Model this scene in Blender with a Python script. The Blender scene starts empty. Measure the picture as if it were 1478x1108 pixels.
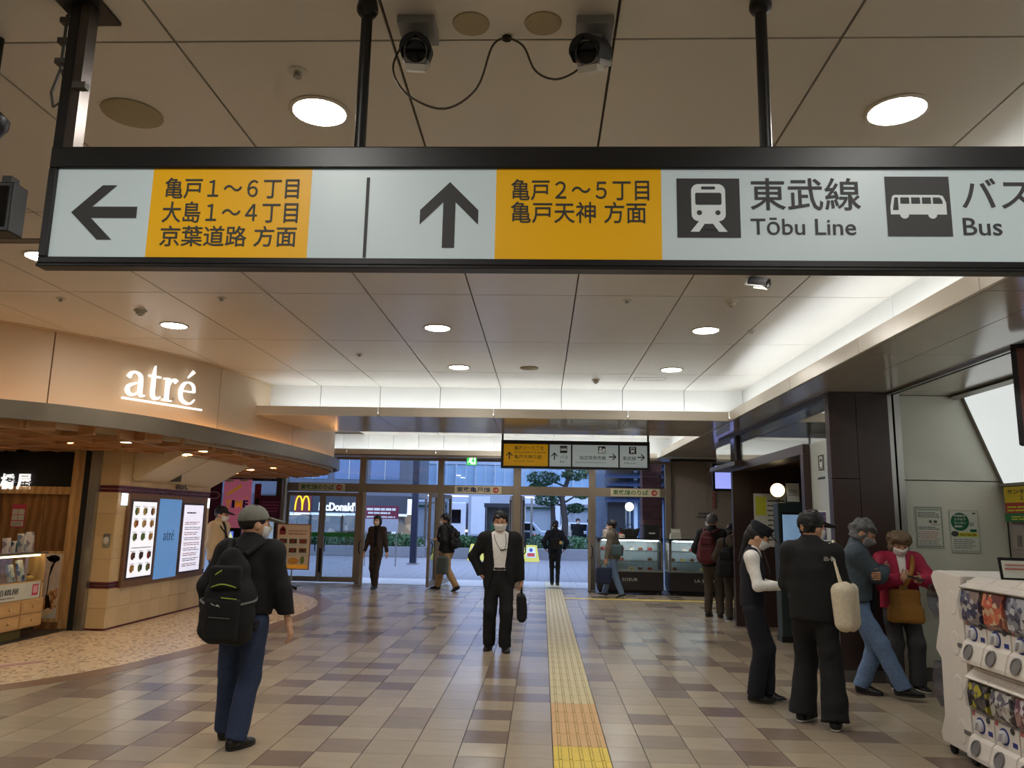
import bpy, bmesh, math, random
import numpy as np
from mathutils import Matrix, Vector
random.seed(7)
SC = bpy.context.scene
COL = SC.collection
PI = math.pi

# ------------------------------------------------------------------ camera
cam_d = bpy.data.cameras.new('camera'); cam = bpy.data.objects.new('camera', cam_d); COL.objects.link(cam)
cam_d.sensor_width = 36.0; cam_d.lens = 36.0*1110.0/1478.0; cam_d.clip_end = 400
_R = ((0.99909081, -0.0122068, 0.04084796), (0.03812671, -0.1729002, -0.98420114), (0.01907657, 0.9848637, -0.17227759))
cam.matrix_world = Matrix((_R[0]+(0.0,), _R[1]+(0.0,), _R[2]+(1.62,), (0, 0, 0, 1)))
SC.camera = cam

# ------------------------------------------------------------------ sky (blue overcast dusk), exposure
W = bpy.data.worlds.new('sky'); SC.world = W; W.use_nodes = True
W.node_tree.nodes['Background'].inputs['Color'].default_value = (0.47, 0.62, 1.0, 1)
W.node_tree.nodes['Background'].inputs['Strength'].default_value = 3.3
SC.view_settings.view_transform = 'Standard'; SC.view_settings.look = 'None'
SC.view_settings.gamma = 1.0; SC.view_settings.use_curve_mapping = False
SC.view_settings.exposure = 0.12
L_DOWN, L_COVE, L_WARM, L_SIGN = 100.0, 11.0, 6.5, 0.20     # lamp strengths: downlights, white coves, warm canopy cove, sign boxes

# ------------------------------------------------------------------ helpers: materials
def lin(c):
    return tuple(((v/255.0)/12.92 if v <= 10 else (((v/255.0)+0.055)/1.055)**2.4) for v in c)

MATS = {}
def mat(name, rgb=(128, 128, 128), rough=0.5, metal=0.0, var=0.06, scale=6.0, bump=0.0, emit=0.0, trans=0.0, spec=0.5, stretch=None, coat=0.0):
    if name in MATS: return MATS[name]
    m = bpy.data.materials.new(name); m.use_nodes = True; MATS[name] = m
    nt = m.node_tree; b = nt.nodes['Principled BSDF']; L = nt.links
    c = lin(rgb)+(1.0,)
    tc = nt.nodes.new('ShaderNodeTexCoord'); mp = nt.nodes.new('ShaderNodeMapping')
    if stretch: mp.inputs['Scale'].default_value = stretch
    nz = nt.nodes.new('ShaderNodeTexNoise'); nz.inputs['Scale'].default_value = scale; nz.inputs['Detail'].default_value = 4
    L.new(tc.outputs['Object'], mp.inputs['Vector']); L.new(mp.outputs['Vector'], nz.inputs['Vector'])
    mx = nt.nodes.new('ShaderNodeMix'); mx.data_type = 'RGBA'
    mx.inputs['A'].default_value = tuple(max(0, v*(1-1.6*var)) for v in c[:3])+(1,)
    mx.inputs['B'].default_value = tuple(min(1, v*(1+1.6*var)) for v in c[:3])+(1,)
    L.new(nz.outputs['Fac'], mx.inputs['Factor']); L.new(mx.outputs['Result'], b.inputs['Base Color'])
    b.inputs['Roughness'].default_value = rough; b.inputs['Metallic'].default_value = metal
    b.inputs['Specular IOR Level'].default_value = spec
    if coat: b.inputs['Coat Weight'].default_value = coat
    if bump:
        bp = nt.nodes.new('ShaderNodeBump'); bp.inputs['Strength'].default_value = bump; bp.inputs['Distance'].default_value = 0.01
        L.new(nz.outputs['Fac'], bp.inputs['Height']); L.new(bp.outputs['Normal'], b.inputs['Normal'])
    if emit:
        L.new(mx.outputs['Result'], b.inputs['Emission Color']); b.inputs['Emission Strength'].default_value = emit
    if trans:
        b.inputs['Transmission Weight'].default_value = trans
    return m

def mat_glass(name, tint=(235, 240, 240), refl=0.08, rough=0.02, ior=1.45):
    if name in MATS: return MATS[name]
    m = bpy.data.materials.new(name); m.use_nodes = True; MATS[name] = m
    nt = m.node_tree; L = nt.links; nt.nodes.clear()
    out = nt.nodes.new('ShaderNodeOutputMaterial'); t = nt.nodes.new('ShaderNodeBsdfTransparent'); g = nt.nodes.new('ShaderNodeBsdfGlossy')
    lw = nt.nodes.new('ShaderNodeLayerWeight'); fr = nt.nodes.new('ShaderNodeMath'); fr.operation = 'POWER'; fr.inputs[1].default_value = 5.0 if ior > 1.3 else 7.0
    L.new(lw.outputs['Facing'], fr.inputs[0])
    ad = nt.nodes.new('ShaderNodeMath'); ad.operation = 'MULTIPLY_ADD'; ad.inputs[1].default_value = 1.0-refl; ad.inputs[2].default_value = refl; ad.use_clamp = True
    mx = nt.nodes.new('ShaderNodeMixShader')
    t.inputs['Color'].default_value = lin(tint)+(1,); g.inputs['Roughness'].default_value = rough
    L.new(fr.outputs[0], ad.inputs[0]); L.new(ad.outputs[0], mx.inputs['Fac'])
    L.new(t.outputs[0], mx.inputs[1]); L.new(g.outputs[0], mx.inputs[2]); L.new(mx.outputs[0], out.inputs['Surface'])
    return m

def mat_lamp(name, rgb, strength):
    return mat(name, rgb, 0.6, var=0.01, emit=strength)

def mat_wave(name, c1, c2, scale, direction='X', rough=0.5, dist=1.0, bump=0.0, profile='SIN'):
    """two-tone bands along an axis: ribbed tile, wood grain"""
    if name in MATS: return MATS[name]
    m = bpy.data.materials.new(name); m.use_nodes = True; MATS[name] = m
    nt = m.node_tree; b = nt.nodes['Principled BSDF']; L = nt.links
    tc = nt.nodes.new('ShaderNodeTexCoord'); w = nt.nodes.new('ShaderNodeTexWave'); w.bands_direction = direction; w.wave_profile = profile
    w.inputs['Scale'].default_value = scale; w.inputs['Distortion'].default_value = dist; w.inputs['Detail'].default_value = 3
    r = nt.nodes.new('ShaderNodeValToRGB'); r.color_ramp.elements[0].color = lin(c1)+(1,); r.color_ramp.elements[1].color = lin(c2)+(1,)
    L.new(tc.outputs['Object'], w.inputs['Vector']); L.new(w.outputs['Fac'], r.inputs['Fac']); L.new(r.outputs['Color'], b.inputs['Base Color'])
    b.inputs['Roughness'].default_value = rough
    if bump:
        bp = nt.nodes.new('ShaderNodeBump'); bp.inputs['Strength'].default_value = bump; bp.inputs['Distance'].default_value = 0.006
        L.new(w.outputs['Fac'], bp.inputs['Height']); L.new(bp.outputs['Normal'], b.inputs['Normal'])
    return m

def mat_cells(name, cols, scale, rough=0.6, emit=0.0, rnd=1.0, stretch=(1, 1, 1), metric='EUCLIDEAN'):
    """printed picture / crowd of flat colour patches: voronoi cells through a stepped ramp"""
    if name in MATS: return MATS[name]
    m = bpy.data.materials.new(name); m.use_nodes = True; MATS[name] = m
    nt = m.node_tree; b = nt.nodes['Principled BSDF']; L = nt.links
    tc = nt.nodes.new('ShaderNodeTexCoord'); mp = nt.nodes.new('ShaderNodeMapping'); mp.inputs['Scale'].default_value = stretch
    v = nt.nodes.new('ShaderNodeTexVoronoi'); v.inputs['Scale'].default_value = scale; v.inputs['Randomness'].default_value = rnd; v.distance = metric
    sp = nt.nodes.new('ShaderNodeSeparateColor'); r = nt.nodes.new('ShaderNodeValToRGB'); r.color_ramp.interpolation = 'CONSTANT'
    n = len(cols)
    for i, c in enumerate(cols):
        e = r.color_ramp.elements[i] if i < 2 else r.color_ramp.elements.new(i/n)
        e.position = i/n; e.color = lin(c)+(1,)
    L.new(tc.outputs['Object'], mp.inputs['Vector']); L.new(mp.outputs['Vector'], v.inputs['Vector']); L.new(v.outputs['Color'], sp.inputs['Color'])
    L.new(sp.outputs['Red'], r.inputs['Fac']); L.new(r.outputs['Color'], b.inputs['Base Color']); b.inputs['Roughness'].default_value = rough
    if emit:
        L.new(r.outputs['Color'], b.inputs['Emission Color']); b.inputs['Emission Strength'].default_value = emit
    return m

# ------------------------------------------------------------------ helpers: objects
def props(o, label=None, cat=None, group=None, kind=None):
    if label: o['label'] = label
    if cat: o['category'] = cat
    if group: o['group'] = group
    if kind: o['kind'] = kind
    return o

def thing(name, label, cat, loc=(0, 0, 0), rotz=0.0, group=None, parent=None):
    o = bpy.data.objects.new(name, None); COL.objects.link(o); o.location = loc; o.rotation_euler = (0, 0, rotz)
    o.empty_display_size = 0.1
    return props(o, label, cat, group)

def link(name, me, parent=None, loc=None, rot=None):
    o = bpy.data.objects.new(name, me); COL.objects.link(o)
    if parent: o.parent = parent
    if loc: o.location = loc
    if rot: o.rotation_euler = rot
    return o

class MB:
    """collects boxes, prisms, tubes, lathes; build() links them as one mesh object"""
    def __init__(s): s.v = []; s.f = []; s.m = []; s.mi = 0
    def add(s, vs, fs):
        n = len(s.v); s.v += [tuple(map(float, p)) for p in vs]
        for f in fs: s.f.append(tuple(i+n for i in f)); s.m.append(s.mi)
        return s
    def box(s, x0, y0, z0, x1, y1, z1):
        vs = [(x, y, z) for z in (z0, z1) for y in (y0, y1) for x in (x0, x1)]
        return s.add(vs, [(0, 2, 3, 1), (4, 5, 7, 6), (0, 1, 5, 4), (2, 6, 7, 3), (0, 4, 6, 2), (1, 3, 7, 5)])
    def obox(s, c, size, rz=0.0, rx=0.0, ry=0.0):
        R = Matrix.Rotation(rz, 3, 'Z') @ Matrix.Rotation(ry, 3, 'Y') @ Matrix.Rotation(rx, 3, 'X')
        h = [q*0.5 for q in size]
        vs = [Vector(c)+R@Vector((x*h[0], y*h[1], z*h[2])) for z in (-1, 1) for y in (-1, 1) for x in (-1, 1)]
        return s.add(vs, [(0, 2, 3, 1), (4, 5, 7, 6), (0, 1, 5, 4), (2, 6, 7, 3), (0, 4, 6, 2), (1, 3, 7, 5)])
    def prism(s, pts, h0, h1, fn=lambda u, v, w: (u, v, w)):
        n = len(pts); vs = [fn(u, v, h0) for u, v in pts]+[fn(u, v, h1) for u, v in pts]
        return s.add(vs, [tuple(range(n-1, -1, -1)), tuple(range(n, 2*n))]+[(i, (i+1) % n, n+(i+1) % n, n+i) for i in range(n)])
    def strip(s, a, b, h0, h1):
        """solid between two plan polylines a and b (same length), z h0..h1"""
        n = len(a); vs = []
        for p, q in zip(a, b): vs += [(p[0], p[1], h0), (q[0], q[1], h0), (p[0], p[1], h1), (q[0], q[1], h1)]
        fs = []
        for i in range(n-1):
            k = 4*i; j = k+4
            fs += [(k, j, j+1, k+1), (k+2, k+3, j+3, j+2), (k, k+2, j+2, j), (k+1, j+1, j+3, k+3)]
        e = 4*(n-1); fs += [(0, 1, 3, 2), (e, e+2, e+3, e+1)]
        return s.add(vs, fs)
    def tube(s, pts, r, n=8):
        pts = [Vector(p) for p in pts]; rs = r if isinstance(r, (list, tuple)) else [r]*len(pts)
        vs = []; prev = None
        for i, p in enumerate(pts):
            t = (pts[min(i+1, len(pts)-1)]-pts[max(i-1, 0)]).normalized()
            u = (prev - t*prev.dot(t)) if prev else t.cross(Vector((0, 0, 1)) if abs(t.z) < 0.9 else Vector((1, 0, 0)))
            u.normalize(); prev = u; w = t.cross(u)
            vs += [p+(u*math.cos(2*PI*k/n)+w*math.sin(2*PI*k/n))*rs[i] for k in range(n)]
        fs = [(i*n+k, i*n+(k+1) % n, (i+1)*n+(k+1) % n, (i+1)*n+k) for i in range(len(pts)-1) for k in range(n)]
        fs += [tuple(range(n-1, -1, -1)), tuple(range((len(pts)-1)*n, len(pts)*n))]
        return s.add(vs, fs)
    def lathe(s, prof, c=(0, 0, 0), n=20, fn=None):
        """profile [(r, z)...] about the vertical through c"""
        fn = fn or (lambda x, y, z: (c[0]+x, c[1]+y, c[2]+z))
        vs = []
        for r, z in prof: vs += [fn(r*math.cos(2*PI*k/n), r*math.sin(2*PI*k/n), z) for k in range(n)]
        fs = [(i*n+k, i*n+(k+1) % n, (i+1)*n+(k+1) % n, (i+1)*n+k) for i in range(len(prof)-1) for k in range(n)]
        fs += [tuple(range(n-1, -1, -1)), tuple(range((len(prof)-1)*n, len(prof)*n))]
        return s.add(vs, fs)
    def ball(s, c, r, n=12, m=8):
        r = r if isinstance(r, tuple) else (r, r, r)
        prof = [(math.sin(PI*i/m), -math.cos(PI*i/m)) for i in range(m+1)]; prof[0] = (0.02, -1); prof[-1] = (0.02, 1)
        return s.lathe(prof, n=n, fn=lambda x, y, z: (c[0]+x*r[0], c[1]+y*r[1], c[2]+z*r[2]))
    def mesh(s, name, mats, smooth=False):
        me = bpy.data.meshes.new(name); me.from_pydata(s.v, [], s.f); me.update()
        bm = bmesh.new(); bm.from_mesh(me); bmesh.ops.recalc_face_normals(bm, faces=bm.faces); bm.to_mesh(me); bm.free()
        for m in (mats if isinstance(mats, (list, tuple)) else [mats]): me.materials.append(m)
        me.polygons.foreach_set('material_index', s.m)
        if smooth: me.polygons.foreach_set('use_smooth', [True]*len(s.f)); me.set_sharp_from_angle(angle=0.7)
        return me
    def build(s, name, mats, parent=None, bevel=0.0, smooth=False, loc=None, rot=None):
        o = link(name, s.mesh(name, mats, smooth), parent, loc, rot)
        if bevel:
            b = o.modifiers.new('bevel', 'BEVEL'); b.width = bevel; b.segments = 2; b.limit_method = 'ANGLE'; b.angle_limit = 0.9
        return o

def bx(name, m, parent, x0, y0, z0, x1, y1, z1, bevel=0.0):
    return MB().box(x0, y0, z0, x1, y1, z1).build(name, m, parent, bevel)

def struct(o): o['kind'] = 'structure'; return o

def text_mesh(body, size, bold=0.0, extrude=0.0015, width=None, height=None, spacing=1.0):
    """lettering mesh in the XY plane, origin at lower left of its box; fitted to width/height if given"""
    cu = bpy.data.curves.new('lettering', 'FONT'); cu.body = body; cu.size = size; cu.extrude = extrude; cu.offset = bold; cu.space_character = spacing
    cu.resolution_u = 3
    ob = bpy.data.objects.new('lettering_tmp', cu); COL.objects.link(ob); bpy.context.view_layer.update()
    me = bpy.data.meshes.new_from_object(ob.evaluated_get(bpy.context.evaluated_depsgraph_get()))
    bpy.data.objects.remove(ob); bpy.data.curves.remove(cu)
    n = len(me.vertices); co = np.empty(n*3); me.vertices.foreach_get('co', co); co = co.reshape(-1, 3)
    if n:
        lo = co.min(0); hi = co.max(0); d = hi-lo
        co[:, :2] -= lo[:2]
        sx = width/d[0] if width else None; sy = height/d[1] if height else None
        if sx and not sy: sy = sx
        if sy and not sx: sx = sy
        if sx: co[:, 0] *= sx; co[:, 1] *= sy
        me.vertices.foreach_set('co', co.ravel()); me.update()
    return me

def frame(origin, right, up):
    r = Vector(right).normalized(); u = Vector(up).normalized(); n = r.cross(u)
    return Matrix(((r.x, u.x, n.x, origin[0]), (r.y, u.y, n.y, origin[1]), (r.z, u.z, n.z, origin[2]), (0, 0, 0, 1)))

class Flat:
    """a flat face (sign, poster, screen) with its own 2D frame: prints lie a hair proud of it, in layers"""
    def __init__(s, parent, origin, right, up): s.p = parent; s.M = frame(origin, right, up); s.k = 0; s.jobs = []; s.mats = []
    def pt(s, u, v, w=0.0): return tuple(s.M @ Vector((u, v, w)))
    def idx(s, m):
        if m not in s.mats: s.mats.append(m)
        return s.mats.index(m)
    def poly(s, pts, m, w=0.002): s.jobs.append(([(u, v, w) for u, v in pts], s.idx(m))); return s
    def rect(s, u0, v0, u1, v1, m, w=0.002): return s.poly([(u0, v0), (u1, v0), (u1, v1), (u0, v1)], m, w)
    def disc(s, u, v, r, m, w=0.002, n=20, ry=None): return s.poly([(u+r*math.cos(2*PI*k/n), v+(ry or r)*math.sin(2*PI*k/n)) for k in range(n)], m, w)
    def lines(s, u0, v0, u1, v1, n, m, fill=0.45, w=0.002, ragged=0.25):
        """rows of small illegible print"""
        h = (v1-v0)/n
        for i in range(n):
            e = u1-(u1-u0)*ragged*random.random(); y = v1-h*(i+1)
            x = u0
            while x < e-1e-6:
                q = min(e, x+(u1-u0)*random.uniform(0.12, 0.3)); s.rect(x, y, q, y+h*fill, m, w); x = q+(u1-u0)*0.025
        return s
    def done(s, name='print'):
        vs = []; fs = []; mi = []
        for pts, m in s.jobs:
            n = len(vs); vs += [s.pt(*p) for p in pts]; fs.append(tuple(range(n, n+len(pts)))); mi.append(m)
        me = bpy.data.meshes.new(name); me.from_pydata(vs, [], fs); me.update()
        for m in s.mats: me.materials.append(m)
        me.polygons.foreach_set('material_index', mi); s.jobs = []; ms = s.mats; s.mats = []
        return link(name, me, s.p)
    def text(s, body, u, v, m, size=0.1, w=0.002, name='lettering', parent=None, **kw):
        me = text_mesh(body, size, **kw); me.materials.append(m)
        T = s.M @ Matrix.Translation((u, v, w)); me.transform(T)
        return link(name, me, parent or s.p)

# ------------------------------------------------------------------ helpers: implicit surfaces (bodies, clothes, bags)
def vlen(a): return np.sqrt((a*a).sum(-1))
def cap(P, a, b, ra, rb, ys=1.0):
    """tapered capsule; ys > 1 flattens it front to back"""
    a = np.array(a, float); b = np.array(b, float); q = P-a; ba = b-a
    if ys != 1.0: q = q*np.array((1, ys, 1)); ba = ba*np.array((1, ys, 1))
    t = np.clip((q@ba)/max(1e-9, ba@ba), 0, 1)
    return (vlen(q-t[..., None]*ba)-(ra+(rb-ra)*t))/(1.0 if ys == 1 else 0.5*(1+ys))
def ell(P, c, r):
    r = np.array(r, float); q = (P-np.array(c, float))/r; k = vlen(q)
    return (k-1)*r.min()*0.9+0*k
def rbox(P, c, h, r, R=None):
    q = P-np.array(c, float)
    if R is not None: q = q@R
    q = np.abs(q)-(np.array(h, float)-r)
    return vlen(np.maximum(q, 0))+np.minimum(q.max(-1), 0)-r
def smin(a, b, k):
    h = np.clip(0.5+0.5*(b-a)/k, 0, 1); return b+(a-b)*h-k*h*(1-h)
def smax(a, b, k): return -smin(-a, -b, k)
def uni(k, *d):
    r = d[0]
    for e in d[1:]: r = smin(r, e, k)
    return r
def rotz3(a): c, s = math.cos(a), math.sin(a); return np.array(((c, -s, 0), (s, c, 0), (0, 0, 1)))
def rotx3(a): c, s = math.cos(a), math.sin(a); return np.array(((1, 0, 0), (0, c, -s), (0, s, c)))
def roty3(a): c, s = math.cos(a), math.sin(a); return np.array(((c, 0, s), (0, 1, 0), (-s, 0, c)))
def folds(P, amp, freq, seed=0):
    r = np.random.RandomState(seed); d = np.zeros(P.shape[:-1])
    for i in range(5):
        k = r.normal(size=3)*np.array((1, 1, 0.75)); k /= np.linalg.norm(k); f = freq*(0.6+0.35*i)
        d += np.sin(P@k*f+r.uniform(0, 6)+1.5*np.sin(P@np.roll(k, 1)*f*0.5))/(1+0.6*i)
    return d*amp*0.5
def nets(fn, lo, hi, vox):
    """naive surface nets of fn(P) < 0 inside the box; returns (verts, quads)"""
    lo = np.array(lo, float); hi = np.array(hi, float)
    n = np.maximum(np.ceil((hi-lo)/vox).astype(int)+1, 3)
    ax = [lo[i]+vox*np.arange(n[i]) for i in range(3)]
    P = np.stack(np.meshgrid(*ax, indexing='ij'), -1); F = fn(P).astype(float)
    F[0] = F[-1] = 1.0; F[:, 0] = F[:, -1] = 1.0; F[:, :, 0] = F[:, :, -1] = 1.0
    S = F < 0; off = [(i, j, k) for i in (0, 1) for j in (0, 1) for k in (0, 1)]
    sl = lambda A, o: A[o[0]:A.shape[0]-1+o[0], o[1]:A.shape[1]-1+o[1], o[2]:A.shape[2]-1+o[2]]
    cnt = sum(sl(S, o).astype(int) for o in off); act = (cnt > 0) & (cnt < 8); idx = np.argwhere(act)
    if len(idx) == 0: return np.zeros((0, 3)), np.zeros((0, 4), int)
    vid = -np.ones(act.shape, int); vid[act] = np.arange(len(idx))
    acc = np.zeros((len(idx), 3)); num = np.zeros(len(idx))
    for a in off:
        for d in range(3):
            if a[d] == 1: continue
            b = list(a); b[d] = 1
            fa = F[idx[:, 0]+a[0], idx[:, 1]+a[1], idx[:, 2]+a[2]]; fb = F[idx[:, 0]+b[0], idx[:, 1]+b[1], idx[:, 2]+b[2]]
            c = (fa < 0) != (fb < 0); t = np.where(c, fa/np.where(c, fa-fb, 1), 0)
            p = np.tile(np.array(a, float), (len(idx), 1)); p[:, d] += t; acc[c] += p[c]; num[c] += 1
    V = lo+vox*(idx+acc/num[:, None]); Q = []
    for d in range(3):
        u, w = (d+1) % 3, (d+2) % 3
        s0 = [slice(None)]*3; s1 = [slice(None)]*3; s0[d] = slice(0, -1); s1[d] = slice(1, None)
        A, B = S[tuple(s0)], S[tuple(s1)]; e = np.argwhere(A != B)
        ok = (e[:, u] > 0) & (e[:, w] > 0) & (e[:, u] < S.shape[u]-1) & (e[:, w] < S.shape[w]-1); e = e[ok]
        flip = A[e[:, 0], e[:, 1], e[:, 2]]
        def vi(du, dw):
            q = e.copy(); q[:, u] -= du; q[:, w] -= dw; return vid[q[:, 0], q[:, 1], q[:, 2]]
        q = np.stack((vi(1, 1), vi(0, 1), vi(0, 0), vi(1, 0)), 1); q[~flip] = q[~flip][:, ::-1]; Q.append(q)
    return V, np.concatenate(Q)
def skin(name, pieces, m, parent=None, loc=None, rot=None):
    """one smooth mesh object from one or more (verts, quads)"""
    vs = []; fs = []; n = 0
    for V, Q in pieces:
        vs.append(V); fs.append(Q+n); n += len(V)
    V = np.concatenate(vs); Q = np.concatenate(fs)
    me = bpy.data.meshes.new(name); me.from_pydata(V.tolist(), [], Q.tolist()); me.update()
    me.polygons.foreach_set('use_smooth', [True]*len(me.polygons)); me.materials.append(m)
    return link(name, me, parent, loc, rot)

def spline(pts, n=8):
    """Catmull-Rom through plan points"""
    P = [np.array(p, float) for p in pts]; P = [2*P[0]-P[1]]+P+[2*P[-1]-P[-2]]; out = []
    for i in range(1, len(P)-2):
        for k in range(n):
            t = k/n; a, b, c, d = P[i-1:i+3]
            out.append(0.5*((2*b)+(c-a)*t+(2*a-5*b+4*c-d)*t*t+(3*b-a-3*c+d)*t**3))
    return out+[P[-2]]
def offset(c, d):
    """shift a plan polyline sideways by d (to the left of its direction)"""
    out = []
    for i, p in enumerate(c):
        t = c[min(i+1, len(c)-1)]-c[max(i-1, 0)]; t = t/np.linalg.norm(t); out.append(p+d*np.array((-t[1], t[0])))
    return out

# ================================================================== THE SETTING
m_joint = mat('joint_dark', (86, 76, 64), 0.8)
m_ceil = mat('ceiling_panel_satin', (216, 211, 202), 0.28, 0.0, 0.03, 2.0, spec=0.6)
m_white = mat('white_panel', (234, 234, 230), 0.35, 0, 0.02, 2.0)
m_lip = mat('cream_lip_panel', (206, 196, 178), 0.3, 0, 0.02, 2.0)
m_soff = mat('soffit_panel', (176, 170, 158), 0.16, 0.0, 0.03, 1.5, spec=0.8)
m_brown = mat('dark_brown_panel', (58, 42, 38), 0.35, 0, 0.06, 3.0)
m_steel = mat('brushed_steel', (168, 166, 160), 0.32, 0.9, 0.06, 3.0, stretch=(30, 30, 1))
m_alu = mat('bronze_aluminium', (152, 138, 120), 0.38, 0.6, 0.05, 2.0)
m_black = mat('black_paint', (17, 17, 18), 0.38, 0, 0.1)
m_blackmatte = mat('black_matte', (16, 16, 17), 0.75, 0, 0.1)
m_glass = mat_glass('clear_glass', (236, 242, 244), 0.07)
m_base = mat('grey_baseboard', (92, 88, 86), 0.5)

# plan curves of the rounded shop corner on the left (x, y)
RING = spline([(-8.2, 4.5), (-6.2, 5.75), (-4.95, 7.05), (-4.35, 8.0), (-3.98, 9.4), (-3.80, 11.2), (-3.72, 12.8), (-3.76, 14.1), (-3.97, 15.0), (-4.47, 16.0), (-5.5, 17.2), (-6.9, 18.3)])
CANOPY = spline([(-9.0, 5.3), (-6.6, 6.72), (-5.53, 7.5), (-4.97, 8.09), (-4.49, 9.15), (-4.16, 11.2), (-4.0, 13.1), (-4.03, 14.9), (-4.33, 16.2), (-5.1, 17.5), (-6.4, 18.6)])
FASCIA = spline([(-9.2, 5.7), (-6.7, 7.05), (-5.86, 7.75), (-5.44, 8.25), (-4.86, 9.15), (-4.42, 10.3), (-4.26, 11.6), (-4.13, 13.1), (-4.15, 14.9), (-4.45, 16.15), (-5.2, 17.4), (-6.4, 18.4)])
def x_on(c, y):
    for a, b in zip(c, c[1:]):
        if min(a[1], b[1]) <= y <= max(a[1], b[1]) and a[1] != b[1]:
            return a[0]+(b[0]-a[0])*(y-a[1])/(b[1]-a[1])
    return -9.0

# ---- floor
floor = struct(MB().box(-10, -6, -0.12, 7, 19.15, -0.004).build('floor', mat('floor_grout', (58, 50, 44), 0.7)))
tcols = [(174, 158, 135), (168, 152, 130), (178, 163, 140), (162, 147, 126), (134, 117, 104), (126, 108, 95), (152, 134, 118), (146, 131, 114)]
tmats = []
for i, c in enumerate(tcols):
    m = mat('floor_tile_%d' % i, c, 0.24, 0, 0.07, 5.0, spec=0.45, stretch=(1, 2.2, 1)); tmats.append(m)
TS = 0.331; G = 0.0035
def tile_mesh(w, mi):
    b = MB(); h = G; b.box(h, h*0.4, -0.012, w-h, TS-h*0.4, 0.0); return b.mesh('floor_tile', tmats[mi])
wide = [tile_mesh(TS, i) for i in range(8)]; cut = [tile_mesh(0.258, i) for i in range(8)]
tiles = []
for r in range(-30, 41):
    y = 5.65+TS*r
    if y+TS > 19.1: continue
    for k in range(-24, 17):
        if k < 0: x, w = 0.098+TS*k, TS
        elif k == 0: x, w = 0.494, 0.258
        else: x, w = 0.494+0.258+TS*(k-1), TS
        if x < -7.5 or x > 6.4: continue
        if x+w < x_on(RING, y+0.16)-0.05 and 4.5 < y < 18.2: continue
        mi = random.choices(range(8), (24, 20, 16, 10, 9, 5, 9, 7))[0]
        u = x+w/2; v = y+TS/2
        vis = v > 5.25 and -0.70 < (u+0.035*v)/v < 0.66
        tiles.append((not vis, math.hypot(u, v), x, y, w, mi))
tiles.sort()
rest = MB(); rest_n = 0
for i, (hid, d, x, y, w, mi) in enumerate(tiles):
    if i < 300:
        link('floor_tile', (wide if w == TS else cut)[mi], floor, (x, y, 0))
    else:
        rest.mi = mi; h = G; rest.box(x+h, y+h*0.4, -0.012, x+w-h, y+TS-h*0.4, 0.0)
props(rest.build('floor_tile', tmats, floor), kind='stuff')
# tactile strip: ribbed tiles, worn paler far away
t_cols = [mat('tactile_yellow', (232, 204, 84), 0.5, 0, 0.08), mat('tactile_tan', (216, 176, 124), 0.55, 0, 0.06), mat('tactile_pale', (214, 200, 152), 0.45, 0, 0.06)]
t_gap = mat('tactile_groove', (150, 126, 60), 0.6)
tm = []
for m in t_cols:
    b = MB(); b.box(0.004, 0.003, -0.012, 0.392, TS-0.003, 0.0005)
    b.mi = 1
    for q in range(5):
        u = 0.05+q*0.0735; b.box(u-0.013, 0.012, 0.0004, u+0.013, TS-0.012, 0.0008)
    b.mi = 0
    for q in range(5):
        u = 0.05+q*0.0735
        b.prism([(u-0.009, 0.0006), (u+0.009, 0.0006), (u+0.006, 0.005), (u-0.006, 0.005)], 0.014, TS-0.014, lambda a, c, w: (a, w, c))
    tm.append(b.mesh('tactile_tile', [m, t_gap]))
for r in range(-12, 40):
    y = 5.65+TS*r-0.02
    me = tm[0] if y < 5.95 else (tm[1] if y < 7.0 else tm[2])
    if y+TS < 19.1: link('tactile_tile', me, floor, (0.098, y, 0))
b = MB()
for q in range(13):
    b.box(0.5+q*0.331, 16.55, -0.01, 0.5+q*0.331+0.325, 16.75, 0.002)
    for e in range(4):
        for g in range(2): b.lathe([(0.018, 0.002), (0.013, 0.006)], (0.54+q*0.331+e*0.08, 16.6+g*0.1, 0), 8)
b.build('tactile_branch', t_cols[0], floor)
b = MB(); b.box(-6.0, 17.02, -0.01, -0.05, 17.10, 0.0015); b.build('drain_cover', m_steel, floor)
# rounded border and terrazzo of the shop corner
ring_in = offset(RING, 0.27)
MB().strip(ring_in, RING, -0.01, 0.002).build('border_strip', mat('brown_stone_border', (140, 112, 92), 0.3, 0, 0.07, 4), floor)
m_ter = mat_cells('terrazzo', [(232, 208, 172), (222, 196, 158), (240, 222, 192), (228, 202, 166), (168, 132, 98), (234, 212, 180)], 34, 0.3, stretch=(1, 0.62, 1))
pts = [tuple(p) for p in ring_in]
b = MB(); b.prism([(-10, pts[0][1])]+pts+[(-10, pts[-1][1])], -0.012, 0.0025); b.build('terrazzo', m_ter, floor)

# ---- main ceiling: satin panels hung under a dark slab
ceil = struct(MB().box(-10, -6, 3.622, 3.06, 19.2, 3.75).build('ceiling', m_joint))
PX, PY = 0.935, 1.87
pan = MB().box(0.006, 0.006, 0, PX-0.006, PY-0.006, 0.02).mesh('ceiling_panel', m_ceil)
for i in range(-8, 4):
    for j in range(-5, 10):
        x = 0.278+PX*i; y = 2.93+PY*(j)
        if y > 11.0 and x < -4.4: continue
        if x > 2.2: continue
        link('ceiling_panel', pan, ceil, (x, y, 3.60))

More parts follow.
